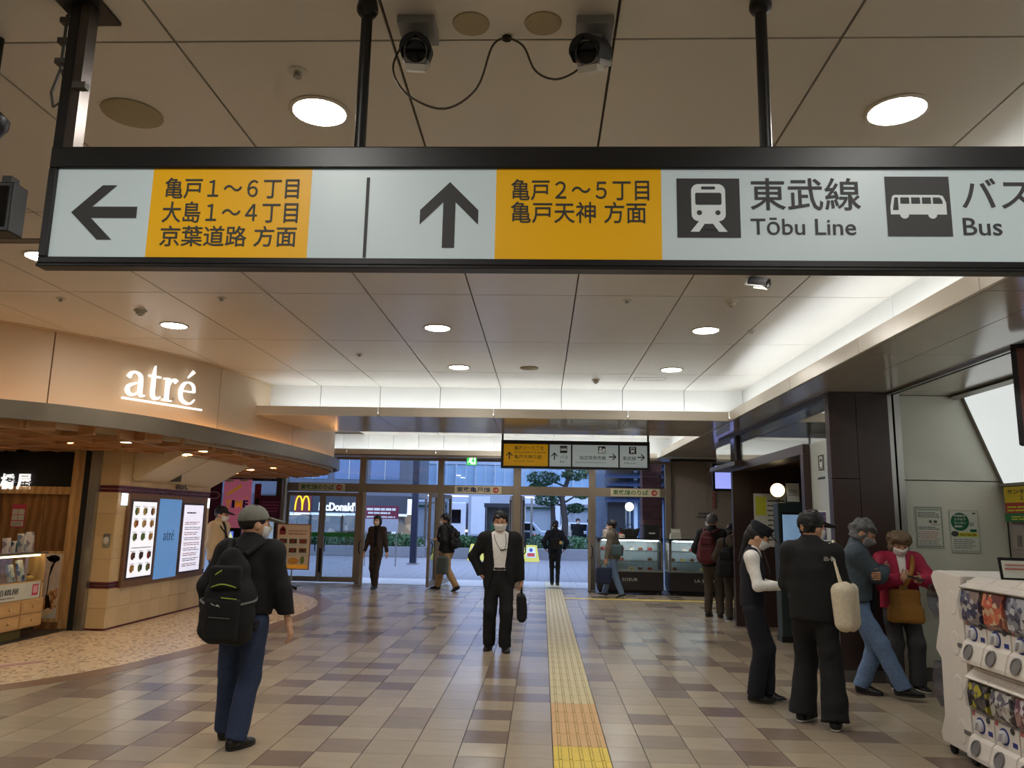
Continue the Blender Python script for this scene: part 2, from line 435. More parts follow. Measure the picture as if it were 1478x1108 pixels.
# ---- right bulkhead: soffit, lip, cove and upper wall
bulk = struct(MB().box(3.07, -6, 3.12, 7, 19.2, 3.75).build('trim_1', m_white))
for k in range(-4, 9):
    y0 = 4.80+PY*k-0.05; y1 = y0+PY-0.008
    if y1 > 19.2: continue
    bx('lip_panel', m_lip, bulk, 2.72, y0, 3.08, 2.75, y1, 3.225, 0.003)
    if y0 < 11.1 or y0 > 12.9: bx('cove_wall_panel', m_white, bulk, 3.035, y0, 3.14, 3.07, y1, 3.60)
    for x0, x1 in ((2.755, 3.24), (3.248, 4.7), (4.708, 6.5)):
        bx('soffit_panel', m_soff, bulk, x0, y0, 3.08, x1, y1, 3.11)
bx('cove_shelf', m_white, bulk, 2.75, -6, 3.11, 3.07, 19.2, 3.125)
# cross beam with its cove, then the second cove above the doors
beam = struct(MB().box(-4.3, 11.74, 3.12, 3.06, 12.9, 3.6).build('trim_2', m_white))
xs = [-4.3, -2.45, -0.73, 1.25, 2.715]
for a, c in zip(xs, xs[1:]):
    bx('lip_panel', m_lip, beam, a, 11.25, 3.08, c-0.008, 11.28, 3.215, 0.003)
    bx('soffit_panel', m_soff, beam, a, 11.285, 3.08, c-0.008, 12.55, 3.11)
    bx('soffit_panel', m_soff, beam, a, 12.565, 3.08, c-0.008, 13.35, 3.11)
bx('cove_shelf', m_white, beam, -4.3, 11.28, 3.11, 2.72, 11.74, 3.125)
bx('back_lip', m_lip, beam, -4.3, 13.35, 3.08, 2.72, 13.38, 3.215)
for i in range(-5, 3):
    bx('cove_wall_panel', m_white, beam, 0.278+PX*i+0.004, 11.70, 3.14, min(3.03, 0.278+PX*(i+1)-0.004), 11.74, 3.60)
wf = struct(MB().box(-10, 18.78, 3.12, 7, 19.15, 3.75).build('wall_front', m_white))
bx('cove_shelf', m_white, wf, -6.5, 18.33, 3.11, 2.72, 18.78, 3.125)
xs = [-6.5, -4.7, -2.55, -0.55, 1.35, 2.715]
for a, c in zip(xs, xs[1:]):
    bx('lip_panel', m_lip, wf, a, 18.30, 3.08, c-0.008, 18.33, 3.20, 0.003)
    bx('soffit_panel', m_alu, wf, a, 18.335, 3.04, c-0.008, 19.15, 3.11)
for i in range(-12, 6):
    bx('cove_wall_panel', m_white, wf, -4.9+0.62*i, 18.74, 3.14, -4.9+0.62*(i+1)-0.006, 18.78, 3.60)

# ---- left: curved fascia above the canopy
wl = struct(MB().strip(offset(FASCIA, 0.03), offset(FASCIA, 0.12), 2.5, 3.66).build('wall_left', m_joint))
m_fas = mat('cream_fascia', (210, 188, 158), 0.45, 0, 0.02, 1.5)
cuts = [0, 16, 25, 40, 50, 62, len(FASCIA)-1]
# joint positions along the curve: at y = 8.2, 10.2, 12.5 ...
ys = [5.0, 6.6, 8.2, 10.25, 12.6, 14.6, 16.5, 18.6]
for a, c in zip(ys, ys[1:]):
    seg = [p for p in FASCIA if a <= p[1] <= c]
    seg = [np.array((x_on(FASCIA, a+0.006), a+0.006))] + [p for p in seg if a+0.02 < p[1] < c-0.02] + [np.array((x_on(FASCIA, c-0.006), c-0.006))]
    if seg[0][0] < -8.9: seg = seg[1:]
    MB().strip(seg, offset(seg, 0.03), 2.5, 3.585).build('fascia_panel', m_fas, wl, smooth=True)
MB().strip(offset(FASCIA, -0.05), offset(FASCIA, 0.05), 3.588, 3.602).build('ceiling_trim', m_fas, wl)

# ---- canopy: steel rim, plaster above, triangular wooden lattice below
can = struct(MB().strip(offset(CANOPY, 0.02), offset(CANOPY, 0.26), 2.66, 2.675).build('trim_3', m_white))
b = MB(); pts = [tuple(p) for p in offset(CANOPY, 0.06)]
b.prism([(-10, pts[0][1])]+pts+[(-10, pts[-1][1])], 2.64, 2.66); b.build('canopy_ceiling', mat('canopy_plaster', (236, 224, 200), 0.6), can)
m_rim = mat('canopy_rim_bronze', (118, 106, 88), 0.35, 0.35, 0.12, 3.0)
n = len(CANOPY); seg = [0, 14, 30, 46, 62, 72, n-1]
for a, c in zip(seg, seg[1:]):
    part = CANOPY[a:c+1]
    MB().strip(part, offset(part, 0.05), 2.53, 2.72).build('rim_segment', m_rim, can, smooth=True)
m_slat = mat('lattice_wood', (202, 152, 102), 0.55, 0, 0.10, 3.0, stretch=(0.3, 4, 4))
inner = offset(CANOPY, 0.20); poly = [(-9.4, 5.5)]+[tuple(p) for p in inner if p[1] > 5.45]+[(-9.4, 18.5)]
def clip_line(p, d):
    ts = []
    for a, c in zip(poly, poly[1:]+poly[:1]):
        ex, ey = c[0]-a[0], c[1]-a[1]; den = d[0]*ey-d[1]*ex
        if abs(den) < 1e-9: continue
        t = ((a[0]-p[0])*ey-(a[1]-p[1])*ex)/den; s = ((a[0]-p[0])*d[1]-(a[1]-p[1])*d[0])/den
        if 0 <= s < 1: ts.append(t)
    ts.sort(); return list(zip(ts[::2], ts[1::2]))
for ang, z0, z1 in ((95, 2.45, 2.60), (35, 2.452, 2.602), (155, 2.454, 2.604)):
    a = math.radians(ang); d = (math.cos(a), math.sin(a)); nn = (-d[1], d[0])
    for k in range(-40, 41):
        p = (-6.5+nn[0]*0.66*k, 12+nn[1]*0.66*k)
        for t0, t1 in clip_line(p, d):
            if t1-t0 < 0.15: continue
            mx, my = p[0]+d[0]*(t0+t1)/2, p[1]+d[1]*(t0+t1)/2
            MB().obox((0, 0, 0), (t1-t0, 0.034, z1-z0)).build('lattice_slat', m_slat, can, loc=(mx, my, (z0+z1)/2), rot=(0, 0, a))

# ---- walls off to the sides and behind, closing the hall
struct(MB().box(-10.2, -6, 0, -10, 19.15, 3.75).build('wall_far_left', m_fas))
struct(MB().box(7.0, -6, 0, 7.2, 19.3, 3.75).build('wall_far_right', m_white))
struct(MB().box(-10.2, -6.2, -0.1, 7.2, -6, 3.75).build('wall_back', m_white))
struct(MB().box(-10.2, -6.2, 3.75, 7.2, 19.3, 3.9).build('roof_slab', m_joint))

# ---- tiled wall with the shop directory (left)
tw = struct(MB().box(-6.28, 10.72, 0, -5.975, 13.75, 2.62).build('wall_tiled', mat('tile_grout', (214, 200, 172), 0.8)))
m_tv = mat_wave('ribbed_tile_upright', (206, 178, 132), (228, 204, 160), 26, 'Y', 0.35, 0.4, 0.3)
m_th = mat_wave('ribbed_tile_level', (200, 172, 126), (224, 198, 152), 26, 'Z', 0.35, 0.4, 0.3)
m_red = mat('dark_red_tile', (88, 22, 34), 0.25, 0, 0.08)
def wall_tiles(face, u0, u1, rows):
    """tiles on the long side (face 'x') or on the short end (face 'y')"""
    r = 0
    for z0, z1, red in rows:
        nn_ = max(1, round((u1-u0)/0.30)); w = (u1-u0)/nn_
        for k in range(nn_):
            a, c = u0+k*w+0.002, u0+(k+1)*w-0.002
            m = m_red if red else ((m_tv, m_th)[(k+r) % 2])
            if face == 'x': bx('tile', m, tw, -5.977, a, z0+0.002, -5.962, c, z1-0.002)
            else: bx('tile', m, tw, a, 10.706, z0+0.002, c, 10.722, z1-0.002)
        r += 0 if red else 1
rows = [(0.0, 0.03, 1), (0.03, 0.30, 0), (0.30, 0.56, 0), (0.56, 0.60, 1), (0.605, 0.645, 1), (0.65, 0.96, 0), (0.96, 1.27, 0), (1.27, 1.58, 0), (1.58, 1.88, 0), (1.88, 1.925, 1), (1.93, 1.975, 1), (1.98, 2.29, 0), (2.29, 2.6, 0)]
wall_tiles('x', 10.72, 13.75, rows); wall_tiles('y', -6.25, -5.965, rows)
# slanted hood over the directory, in two pieces
m_hood = mat('cream_hood', (222, 204, 168), 0.5, 0, 0.03)
for a, c in ((11.05, 12.0), (12.03, 13.7)):
    b = MB(); b.prism([(-5.96, 2.10), (-5.93, 2.06), (-5.28, 2.44), (-5.28, 2.52), (-5.96, 2.52)], a, c, lambda u, v, w: (u, w, v)); b.build('hood', m_hood, tw, 0.004)
bx('hood_joint', m_base, tw, -5.955, 12.002, 2.09, -5.7, 12.028, 2.5)

# ---- door front
m_door = m_alu
df = struct(MB().box(-6.45, 18.92, 2.19, 3.15, 19.06, 2.40).build('wall_doors', m_door))
posts = [(-6.43, -6.29), (-4.50, -4.34), (-2.56, -2.42), (-0.70, -0.52), (1.14, 1.30), (2.98, 3.12)]
for a, c in posts: bx('mullion', m_door, df, a, 18.90, 0, c, 19.08, 3.05, 0.006)
bx('head_rail', m_door, df, -6.45, 18.93, 2.99, 3.15, 19.05, 3.06)
for (a, c), (a2, c2) in zip(posts, posts[1:]): bx('transom_glass', m_glass, df, c, 18.985, 2.40, a2, 18.995, 2.99)
bx('side_glass', m_glass, df, 1.30, 18.985, 0, 2.98, 18.995, 2.19)
bx('threshold', m_steel, df, -6.4, 18.95, -0.01, 1.2, 19.12, 0.004)
def leaf(name, hx, hy, w, ang, stripe=False, flip=1):
    """glass door leaf hinged at (hx, hy), swung by ang"""
    o = link(name, bpy.data.meshes.new(name), None, (hx, hy, 0), (0, 0, ang)); struct(o)
    b = MB(); b.box(0, -0.03, 0.03, flip*0.07, 0.03, 2.17); b.box(flip*(w-0.07), -0.03, 0.03, flip*w, 0.03, 2.17)
    b.box(flip*0.07, -0.03, 2.08, flip*(w-0.07), 0.03, 2.17); b.box(flip*0.07, -0.03, 0.03, flip*(w-0.07), 0.03, 0.15)
    o.data = b.mesh(name, m_door)
    bx('pane', m_glass, o, flip*0.07, -0.005, 0.15, flip*(w-0.07), 0.005, 2.08)
    if stripe: bx('green_stripe', mat('green_film', (40, 140, 60), 0.4), o, flip*0.07, -0.008, 1.10, flip*(w-0.07), -0.006, 1.20)
    h = MB(); x = flip*(w-0.11)
    h.tube([(x, -0.03, 0.75), (x, -0.075, 0.80), (x, -0.075, 1.0), (x, -0.03, 1.05)], 0.013); h.build('handle', m_blackmatte, o, smooth=True)
    return o
leaf('door_1', -6.29, 18.99, 0.89, 0, True); leaf('door_2', -4.50, 18.99, 0.89, 0, True, -1)
leaf('door_3', -4.36, 18.88, 0.80, -1.32); leaf('door_4', -2.56, 18.88, 0.80, 1.50, False, -1)
leaf('door_5', -2.42, 18.99, 0.80, 1.45); leaf('door_6', -0.70, 18.99, 0.80, -1.45, False, -1)
leaf('door_7', -0.52, 18.99, 0.80, 1.5); leaf('door_8', 1.14, 18.88, 0.80, 1.52, False, -1)
b = MB(); b.box(-5.41, 18.935, 0.25, -5.35, 18.955, 0.82); b.build('lock_chain', m_blackmatte, df)
# glazed shopfront to the left of the doors
sf = struct(MB().box(-10, 18.98, 2.42, -6.45, 19.06, 3.1).build('window_1', mat('slate_glass_band', (66, 72, 84), 0.2, 0.2)))
bx('pane', m_glass, sf, -10, 19.0, 0.1, -6.45, 19.01, 2.42)
for x in (-9.6, -8.42, -7.42, -6.57): bx('window_frame', mat('grey_frame', (88, 86, 86), 0.4, 0.4), sf, x, 18.95, 0, x+0.12, 19.05, 2.5)
bx('window_frame', MATS['grey_frame'], sf, -10, 18.95, 0, -6.45, 19.05, 0.1)
b = MB(); b.tube([(-6.22, 18.55, 0), (-6.22, 18.55, 2.62)], 0.055, 14); struct(b.build('trim_4', m_steel, smooth=True))
# ---- right: granite end wall, brown portal, glass, column, white alcove
m_gran = mat_wave('striated_granite', (128, 118, 108), (164, 152, 140), 9, 'X', 0.45, 9.0)
we = struct(MB().box(3.15, 19.05, 0, 7.0, 19.3, 3.2).build('wall_end', m_joint))
for a, c in ((3.16, 4.0), (4.006, 4.75)): bx('stone_panel', m_gran, we, a, 19.03, 0, c, 19.05, 3.08)
bx('brown_panel', mat('mid_brown_panel', (112, 84, 66), 0.5), we, 4.756, 19.03, 0, 7.0, 19.05, 3.08)
col = struct(MB().box(3.2, 8.64, 0, 3.80, 8.72, 3.08).build('wall_right', m_brown))
for x0, x1, zs in ((3.17, 3.465, (0.12, 2.12, 3.075)), (3.471, 3.82, (0.12, 3.075))):
    for z0, z1 in zip(zs, zs[1:]): bx('column_panel', m_brown, col, x0, 8.60, z0+0.003, x1, 8.64, z1-0.003, 0.002)
for z0, z1 in ((0.12, 2.12), (2.12, 3.075)): bx('column_panel', m_brown, col, 3.17, 8.643, z0+0.003, 3.20, 8.72, z1-0.003, 0.002)
bx('baseboard', m_base, col, 3.165, 8.595, 0, 3.82, 8.72, 0.12)
jb = struct(MB().box(3.822, 8.62, 0, 3.872, 8.95, 3.08).build('trim_5', m_steel)); bx('slot', m_blackmatte, jb, 3.872, 8.70, 0, 3.90, 8.95, 3.08); bx('channel', m_steel, jb, 3.90, 8.63, 0, 3.965, 8.95, 3.08)
rl = struct(MB().box(3.822, 2.0, 3.055, 3.85, 8.62, 3.082).build('trim_6', m_steel)); bx('slot', m_blackmatte, rl, 3.85, 2.0, 3.06, 3.885, 8.62, 3.081); bx('channel', m_steel, rl, 3.885, 2.0, 3.055, 3.91, 8.62, 3.082)
m_wp = mat('warm_white_steel', (212, 212, 198), 0.42, 0, 0.03, 2.0, spec=0.4)
wa = struct(MB().box(3.95, 8.80, 0, 6.9, 9.2, 3.08).build('wall_alcove', m_base))
b = MB(); b.prism([(3.967, 2.13), (5.06, 2.13), (4.70, 3.075), (3.967, 3.075)], 8.77, 8.80, lambda u, v, w: (u, w, v)); b.build('wall_panel', m_wp, wa, 0.002)
bx('wall_panel', m_wp, wa, 3.967, 8.77, 0.14, 5.10, 8.80, 2.118, 0.002); bx('baseboard', m_base, wa, 3.967, 8.765, 0, 5.1, 8.80, 0.135)
b = MB(); b.prism([(4.70, 3.075), (5.06, 2.10), (5.11, 2.10), (4.76, 3.075)], 8.70, 8.80, lambda u, v, w: (u, w, v)); b.build('slant_frame', mat('frame_grey', (150, 146, 138), 0.4, 0.4), wa, 0.004)
# glazed strip, transom and portal of the dark entrance
pg = struct(MB().box(3.12, 9.36, 2.45, 3.42, 12.95, 2.57).build('door_9', m_brown))
bx('door_post', m_brown, pg, 3.12, 9.36, 0, 3.42, 9.47, 2.45, 0.004); bx('door_post', m_brown, pg, 3.12, 12.84, 0, 3.42, 12.95, 2.45, 0.004)
bx('ledge', m_brown, pg, 2.98, 12.1, 2.50, 3.42, 13.9, 2.57, 0.004)
m_refl = mat_glass('reflective_glass', (214, 220, 212), 0.34, 0.03)
gl = struct(MB().box(3.17, 8.72, 3.03, 3.25, 14.0, 3.08).build('window_2', m_brown))
bx('mullion', m_brown, gl, 3.17, 12.72, 2.57, 3.25, 12.86, 3.03); bx('pane', m_refl, gl, 3.205, 8.72, 2.57, 3.215, 12.72, 3.03); bx('pane', m_refl, gl, 3.105, 12.86, 2.57, 3.115, 13.9, 3.03)
bx('pane', mat('frosted_glass', (182, 186, 178), 0.18, 0, 0.06, 2), gl, 3.205, 8.72, 0.25, 3.215, 9.36, 2.57); bx('baseboard', m_base, gl, 3.18, 8.72, 0, 3.26, 9.36, 0.25)
m_room = mat('grey_green_room', (150, 152, 142), 0.7)
struct(MB().box(3.55, 8.73, 2.57, 3.6, 14.0, 3.08).build('wall_transom', m_room))
ent = struct(MB().box(4.7, 9.25, 0, 4.8, 14.0, 2.6).build('wall_entrance', m_brown))
bx('side_wall', m_brown, ent, 3.47, 9.25, 0, 4.8, 9.3, 2.6); bx('side_wall', m_brown, ent, 3.42, 12.84, 0, 4.8, 12.95, 2.6); bx('entrance_ceiling', m_brown, ent, 3.42, 9.3, 2.52, 4.8, 12.9, 2.57)
bx('door_leaf', mat('dark_door', (44, 34, 32), 0.4), ent, 4.66, 9.9, 0, 4.7, 10.9, 2.2); bx('inner_post', m_brown, ent, 3.9, 9.3, 0, 4.0, 9.5, 2.55)

# ================================================================== LAMPS OF THE PLACE
m_dl = mat_lamp('downlight_white', (255, 251, 245), L_DOWN); m_ring = mat('downlight_ring', (205, 198, 184), 0.4)
ring_b = MB(); ring_b.lathe([(0.132, 0.0), (0.150, 0.0), (0.152, -0.006), (0.130, -0.010), (0.128, 0.0)], n=32); ring_me = ring_b.mesh('trim_ring', m_ring, True)
disc_b = MB(); disc_b.lathe([(0.126, 0.0), (0.126, -0.006), (0.10, -0.008)], n=32); disc_me = disc_b.mesh('lamp_disc', m_dl)
where = {3.5: 'above the big sign', 5.7: 'hidden row behind the big sign', 7.9: 'middle row', 10.05: 'row nearest the cross beam'}
for y in (-0.9, 1.3, 3.5, 5.7, 7.9, 10.05):
    for x, side in ((-3.98, 'left'), (-1.13, 'centre left'), (1.69, 'right')):
        if x < -3 and y > 9: continue
        t = thing('downlight', 'round white ceiling downlight, %s column, %s' % (side, where.get(y, 'out of view behind the camera')), 'light', (x, y, 3.6), 0, 'round downlights in the main ceiling')
        link('trim_ring', ring_me, t); link('lamp_disc', disc_me, t)
for x in (-1.13, 1.69):  # unseen lamps behind the beam, added to brighten the door front
    for y in (14.3, 15.9, 17.4):
        t = thing('downlight', 'round white downlight added out of sight in the recess past the beam, %s %s' % ('left' if x < 0 else 'right', 'near' if y < 15 else 'middle' if y < 17 else 'far'), 'light', (x, y, 3.6), 0, 'round downlights in the main ceiling'); link('trim_ring', ring_me, t); link('lamp_disc', disc_me, t)
def cove(name, label, b, m): return props(b.build(name, m), label, 'light')
m_cl = mat_lamp('cove_tube_white', (240, 247, 255), L_COVE); m_cw = mat_lamp('cove_tube_warm', (255, 188, 116), L_WARM)
cove('cove_light', 'white light strip hidden in the right bulkhead cove', MB().box(2.80, 1.5, 3.126, 2.84, 11.3, 3.15), m_cl)
cove('cove_light', 'white light strip hidden in the right cove past the beam', MB().box(2.80, 13.5, 3.126, 2.84, 18.2, 3.15), m_cl)
cove('cove_light', 'white light strip hidden in the cross beam cove', MB().box(-4.1, 11.38, 3.126, 2.7, 11.42, 3.15), m_cl)
cove('cove_light', 'white light strip hidden in the cove above the doors', MB().box(-6.2, 18.43, 3.126, 2.7, 18.47, 3.15), m_cl)
wc = [p for p in offset(CANOPY, 0.09) if 6.2 < p[1] < 17.6]
cove('cove_light', 'warm light strip on top of the wooden canopy rim', MB().strip(wc, offset(wc, 0.03), 2.676, 2.69), m_cw)
SPOT = ['over the terrazzo before the sweets shop', 'below the lit fascia word', 'over the left end of the directory', 'over the border beside the directory middle', 'past the far end of the tiled wall', 'nearest the closed glass doors', 'over the shop counter front', 'at the left picture edge', 'added to brighten the sweets shop by the syrup picture', 'added before the steel jamb of the shop', 'added over the border at the tiled corner', 'added between the tiled wall and the steel post', 'added before the pink poster']
m_cd = mat_lamp('canopy_spot_warm', (255, 214, 160), 85.0)
for i, (x, y) in enumerate(((-6.1, 8.1), (-5.2, 9.4), (-5.25, 11.2), (-4.85, 12.5), (-5.0, 14.2), (-5.1, 15.8), (-7.1, 9.3), (-7.3, 8.0), (-7.5, 10.3), (-6.0, 9.6), (-4.75, 10.6), (-5.7, 14.9), (-6.6, 16.4))):  # later spots are extras, added to brighten shop, terrazzo and tiled wall
    t = thing('canopy_spot', 'small warm spotlight set in the wooden lattice, ' + SPOT[i], 'light', (x, y, 2.475), 0, 'warm spots above the lattice')
    b = MB(); b.lathe([(0.075, 0.0), (0.075, -0.012), (0.062, -0.012), (0.062, -0.004)], n=20); b.build('trim_ring', m_ring, t); b = MB(); b.lathe([(0.055, 0.0), (0.05, 0.166)], n=16); b.build('canister', m_ring, t)
    b = MB(); b.lathe([(0.06, -0.002), (0.06, -0.007)], n=20); b.build('lamp_disc', m_cd, t)

# ================================================================== SIGNS
m_print = mat('dark_grey_print', (62, 63, 64), 0.55, 0, 0.03)
m_sw = mat('sign_white_backlit', (196, 210, 212), 0.35, 0, 0.02, 2, emit=L_SIGN)
m_sy = mat('sign_yellow_backlit', (236, 176, 8), 0.4, 0, 0.03, 3, emit=L_SIGN*0.8)
m_sp = mat('sign_pictogram_white', (214, 222, 220), 0.4, 0, 0.02, 2, emit=L_SIGN*0.9)

def rr(u0, v0, u1, v1, r, n=5, skew=0.0):
    """rounded rectangle outline"""
    out = []
    for cx, cy, a0 in ((u1-r, v0+r, -90), (u1-r, v1-r, 0), (u0+r, v1-r, 90), (u0+r, v0+r, 180)):
        for k in range(n+1):
            a = math.radians(a0+90*k/n); out.append((cx+r*math.cos(a), cy+r*math.sin(a)))
    return out
def arrow(cx, cy, L, H, t, ang):
    """arrow pointing along +u before turning by ang: shaft thickness t, head half-height H"""
    p = [(L/2, 0), (L/2-H*1.02, H), (L/2-H*1.02-t*1.25, H), (L/2-t*1.75, t/2), (-L/2, t/2), (-L/2, -t/2), (L/2-t*1.75, -t/2), (L/2-H*1.02-t*1.25, -H), (L/2-H*1.02, -H)]
    c, s = math.cos(ang), math.sin(ang); return [(cx+a*c-b*s, cy+a*s+b*c) for a, b in p]
def train(F, u, v, s, dark, white, w=0.002):
    q = s/0.226; f = lambda a, b: (u+a*q, v+b*q)
    F.rect(u, v, u+s, v+s, dark, w)
    F.poly([f(a, b) for a, b in rr(0.052, 0.062, 0.174, 0.204, 0.026)], white, w+0.001)
    F.poly([f(a, b) for a, b in ((0.047, 0.022), (0.078, 0.022), (0.098, 0.052), (0.128, 0.052), (0.148, 0.022), (0.179, 0.022), (0.145, 0.066), (0.081, 0.066))], white, w+0.0012)
    F.poly([f(a, b) for a, b in ((0.083, 0.030), (0.143, 0.030), (0.130, 0.048), (0.096, 0.048))], dark, w+0.0018)
    F.poly([f(a, b) for a, b in rr(0.066, 0.124, 0.160, 0.170, 0.006)], dark, w+0.002)
    F.poly([f(a, b) for a, b in rr(0.088, 0.183, 0.138, 0.194, 0.003)], dark, w+0.002)
    for a in (0.080, 0.146): F.disc(*f(a, 0.094), 0.0095*q, dark, w+0.002, 12)
def bus(F, u, v, s, dark, white, w=0.002):
    q = s/0.226; f = lambda a, b: (u+a*q, v+b*q)
    F.rect(u, v, u+s, v+s, dark, w)
    F.poly([f(a, b) for a, b in ((0.014, 0.082), (0.210, 0.082), (0.210, 0.128), (0.200, 0.152), (0.186, 0.156), (0.030, 0.156), (0.022, 0.150), (0.014, 0.11))], white, w+0.001)
    for a in (0.062, 0.160): F.disc(*f(a, 0.082), 0.016*q, white, w+0.0012, 12)
    F.poly([f(a, b) for a, b in ((0.022, 0.098), (0.042, 0.098), (0.042, 0.146), (0.030, 0.146))], dark, w+0.002)
    for a in (0.050, 0.088, 0.126): F.poly([f(p, r) for p, r in rr(a, 0.122, a+0.031, 0.146, 0.002)], dark, w+0.002)
    F.poly([f(a, b) for a, b in ((0.164, 0.122), (0.198, 0.122), (0.196, 0.136), (0.188, 0.146), (0.164, 0.146))], dark, w+0.002)

# ---- the big hanging direction sign
sg = thing('direction_sign', 'large black-framed backlit direction sign with yellow panels hanging across the hall', 'sign', (0, 0, 2.49))
def zl(o, dz=-2.49): o.location.z += dz; return o
y0, y1 = 2.65, 2.70; XR = 3.0
zl(bx('frame', m_black, sg, -1.868, y0-0.012, 2.885, XR, y1, 2.972, 0.006)); zl(bx('frame', m_black, sg, -1.868, y0-0.012, 2.512, XR, y1, 2.538, 0.004))
zl(bx('frame', m_black, sg, -1.868, y0-0.012, 2.538, -1.835, y1, 2.885, 0.004)); zl(bx('bottom_lip', m_black, sg, -1.870, y0-0.014, 2.500, XR, y1-0.004, 2.512, 0.003))
zl(bx('back_panel', m_black, sg, -1.835, y1-0.012, 2.538, XR, y1-0.002, 2.885)); zl(bx('frame', m_black, sg, XR-0.03, y0-0.012, 2.538, XR+0.002, y1, 2.885))
zl(bx('light_panel', m_sw, sg, -1.835, y0, 2.538, XR-0.03, y0+0.02, 2.885))
F = Flat(sg, (0, y0, -2.49), (1, 0, 0), (0, 0, 1))
F.rect(-1.469, 2.538, -0.868, 2.885, m_sy, 0.001); F.done('yellow_panel'); F.rect(-0.182, 2.538, 0.419, 2.885, m_sy, 0.001); F.done('yellow_panel')
F.rect(-0.662, 2.542, -0.650, 2.852, m_print); F.done('divider')
F.poly(arrow(-1.642, 2.713, 0.250, 0.107, 0.045, PI), m_print); F.done('arrow'); F.poly(arrow(-0.352, 2.708, 0.254, 0.107, 0.045, PI/2), m_print); F.done('arrow')
for body, u, v, u1, v1 in (('亀戸１〜６丁目', -1.42, 2.768, -0.913, 2.85), ('大島１〜４丁目', -1.42, 2.674, -0.911, 2.756), ('京葉道路 方面', -1.42, 2.582, -0.911, 2.662), ('亀戸２〜５丁目', -0.127, 2.764, 0.375, 2.846), ('亀戸天神 方面', -0.127, 2.677, 0.364, 2.759), ('東武線', 0.738, 2.729, 1.129, 2.852), ('Tōbu Line', 0.736, 2.636, 1.106, 2.700), ('バス', 1.484, 2.737, 1.73, 2.852), ('Bus', 1.480, 2.637, 1.614, 2.702)):
    F.text(body, u, v, m_print, width=u1-u, height=v1-v, bold=0.0006 if v1-v > 0.07 else 0.0003)
train(F, 0.474, 2.624, 0.226, m_print, m_sp); F.done('pictogram'); bus(F, 1.217, 2.632, 0.226, m_print, m_sp); F.done('pictogram')
F.text('指定席', 1.98, 2.729, m_print, width=0.39, height=0.123); 
b = MB(); b.box(-1.874, 2.655, 2.975, -1.838, 2.735, 3.588); b.mi = 1; b.box(-1.838, 2.66, 2.975, -1.80, 2.72, 3.588); b.mi = 0; b.box(-1.93, 2.62, 3.585, -1.755, 2.80, 3.6)
zl(b.build('end_post', [m_black, mat('stained_steel', (92, 84, 80), 0.35, 0.7, 0.25, 9)], sg))
for x in (-0.705, 0.812, 2.33):
    b = MB(); b.lathe([(0.022, 2.97), (0.022, 3.535), (0.034, 3.545), (0.042, 3.56), (0.042, 3.575), (0.036, 3.6)], (x, 2.685, 0), 16); zl(b.build('hanger_pole', m_black, sg, smooth=True))
b = MB(); b.tube([(-1.93, 2.72, 3.58), (-1.93, 2.72, 3.34), (-1.955, 2.72, 3.24), (-1.94, 2.72, 3.18), (-1.91, 2.72, 3.2), (-1.90, 2.72, 3.27), (-1.925, 2.72, 3.34)], 0.006, 6)
for q in (3.36, 3.45, 3.54): b.box(-1.95, 2.705, q, -1.91, 2.735, q+0.022)
b.box(-1.82, 2.64, 3.215, -1.77, 2.67, 3.24)
zl(b.build('power_cable', mat('cable_grey', (84, 78, 72), 0.6), sg))

# ---- second sign under the beam
s2 = thing('direction_sign', 'distant smaller black sign with four backlit panels hanging under the cross beam', 'sign', (0, 0, 2.48)); y0 = 13.35
def z2(o): o.location.z -= 2.48; return o
z2(bx('frame', m_black, s2, -0.72, y0-0.02, 2.90, 1.845, y0+0.12, 2.965)); z2(bx('frame', m_black, s2, -0.72, y0-0.02, 2.48, 1.845, y0+0.12, 2.52))
for a in (-0.72, 0.095, 0.49, 1.305, 1.80): z2(bx('frame', m_black, s2, a, y0-0.02, 2.52, a+(0.045 if a in (-0.72, 1.80) else 0.025), y0+0.12, 2.90))
z2(bx('back_panel', m_black, s2, -0.7, y0+0.1, 2.5, 1.82, y0+0.118, 2.93))
for a, c, m in ((-0.675, 0.095, m_sy), (0.12, 0.49, m_sw), (0.515, 1.305, m_sw), (1.33, 1.80, m_sw)): z2(bx('light_panel', m, s2, a, y0, 2.52, c, y0+0.02, 2.90))
for a in (-0.70, 1.825): z2(bx('hanger_pole', m_black, s2, a-0.016, y0+0.03, 2.96, a+0.016, y0+0.06, 3.085))
F = Flat(s2, (0, y0, -2.48), (1, 0, 0), (0, 0, 1))
for a, ang in ((-0.575, PI/2), (0.205, PI/2), (1.21, 0), (1.70, 0)): F.poly(arrow(a, 2.70, 0.13, 0.055, 0.02, ang), m_print); F.done('arrow')
bus(F, 0.30, 2.755, 0.125, m_print, m_sp); F.done('pictogram'); train(F, 1.49, 2.755, 0.125, m_print, m_sp); F.done('pictogram')
F.rect(0.96, 2.755, 1.085, 2.88, m_print); F.disc(1.0, 2.84, 0.022, m_sp, 0.004); F.rect(0.97, 2.765, 1.03, 2.815, m_sp, 0.004); F.disc(1.055, 2.82, 0.024, m_sp, 0.004); F.rect(1.035, 2.765, 1.075, 2.80, m_sp, 0.004); F.done('pictogram')
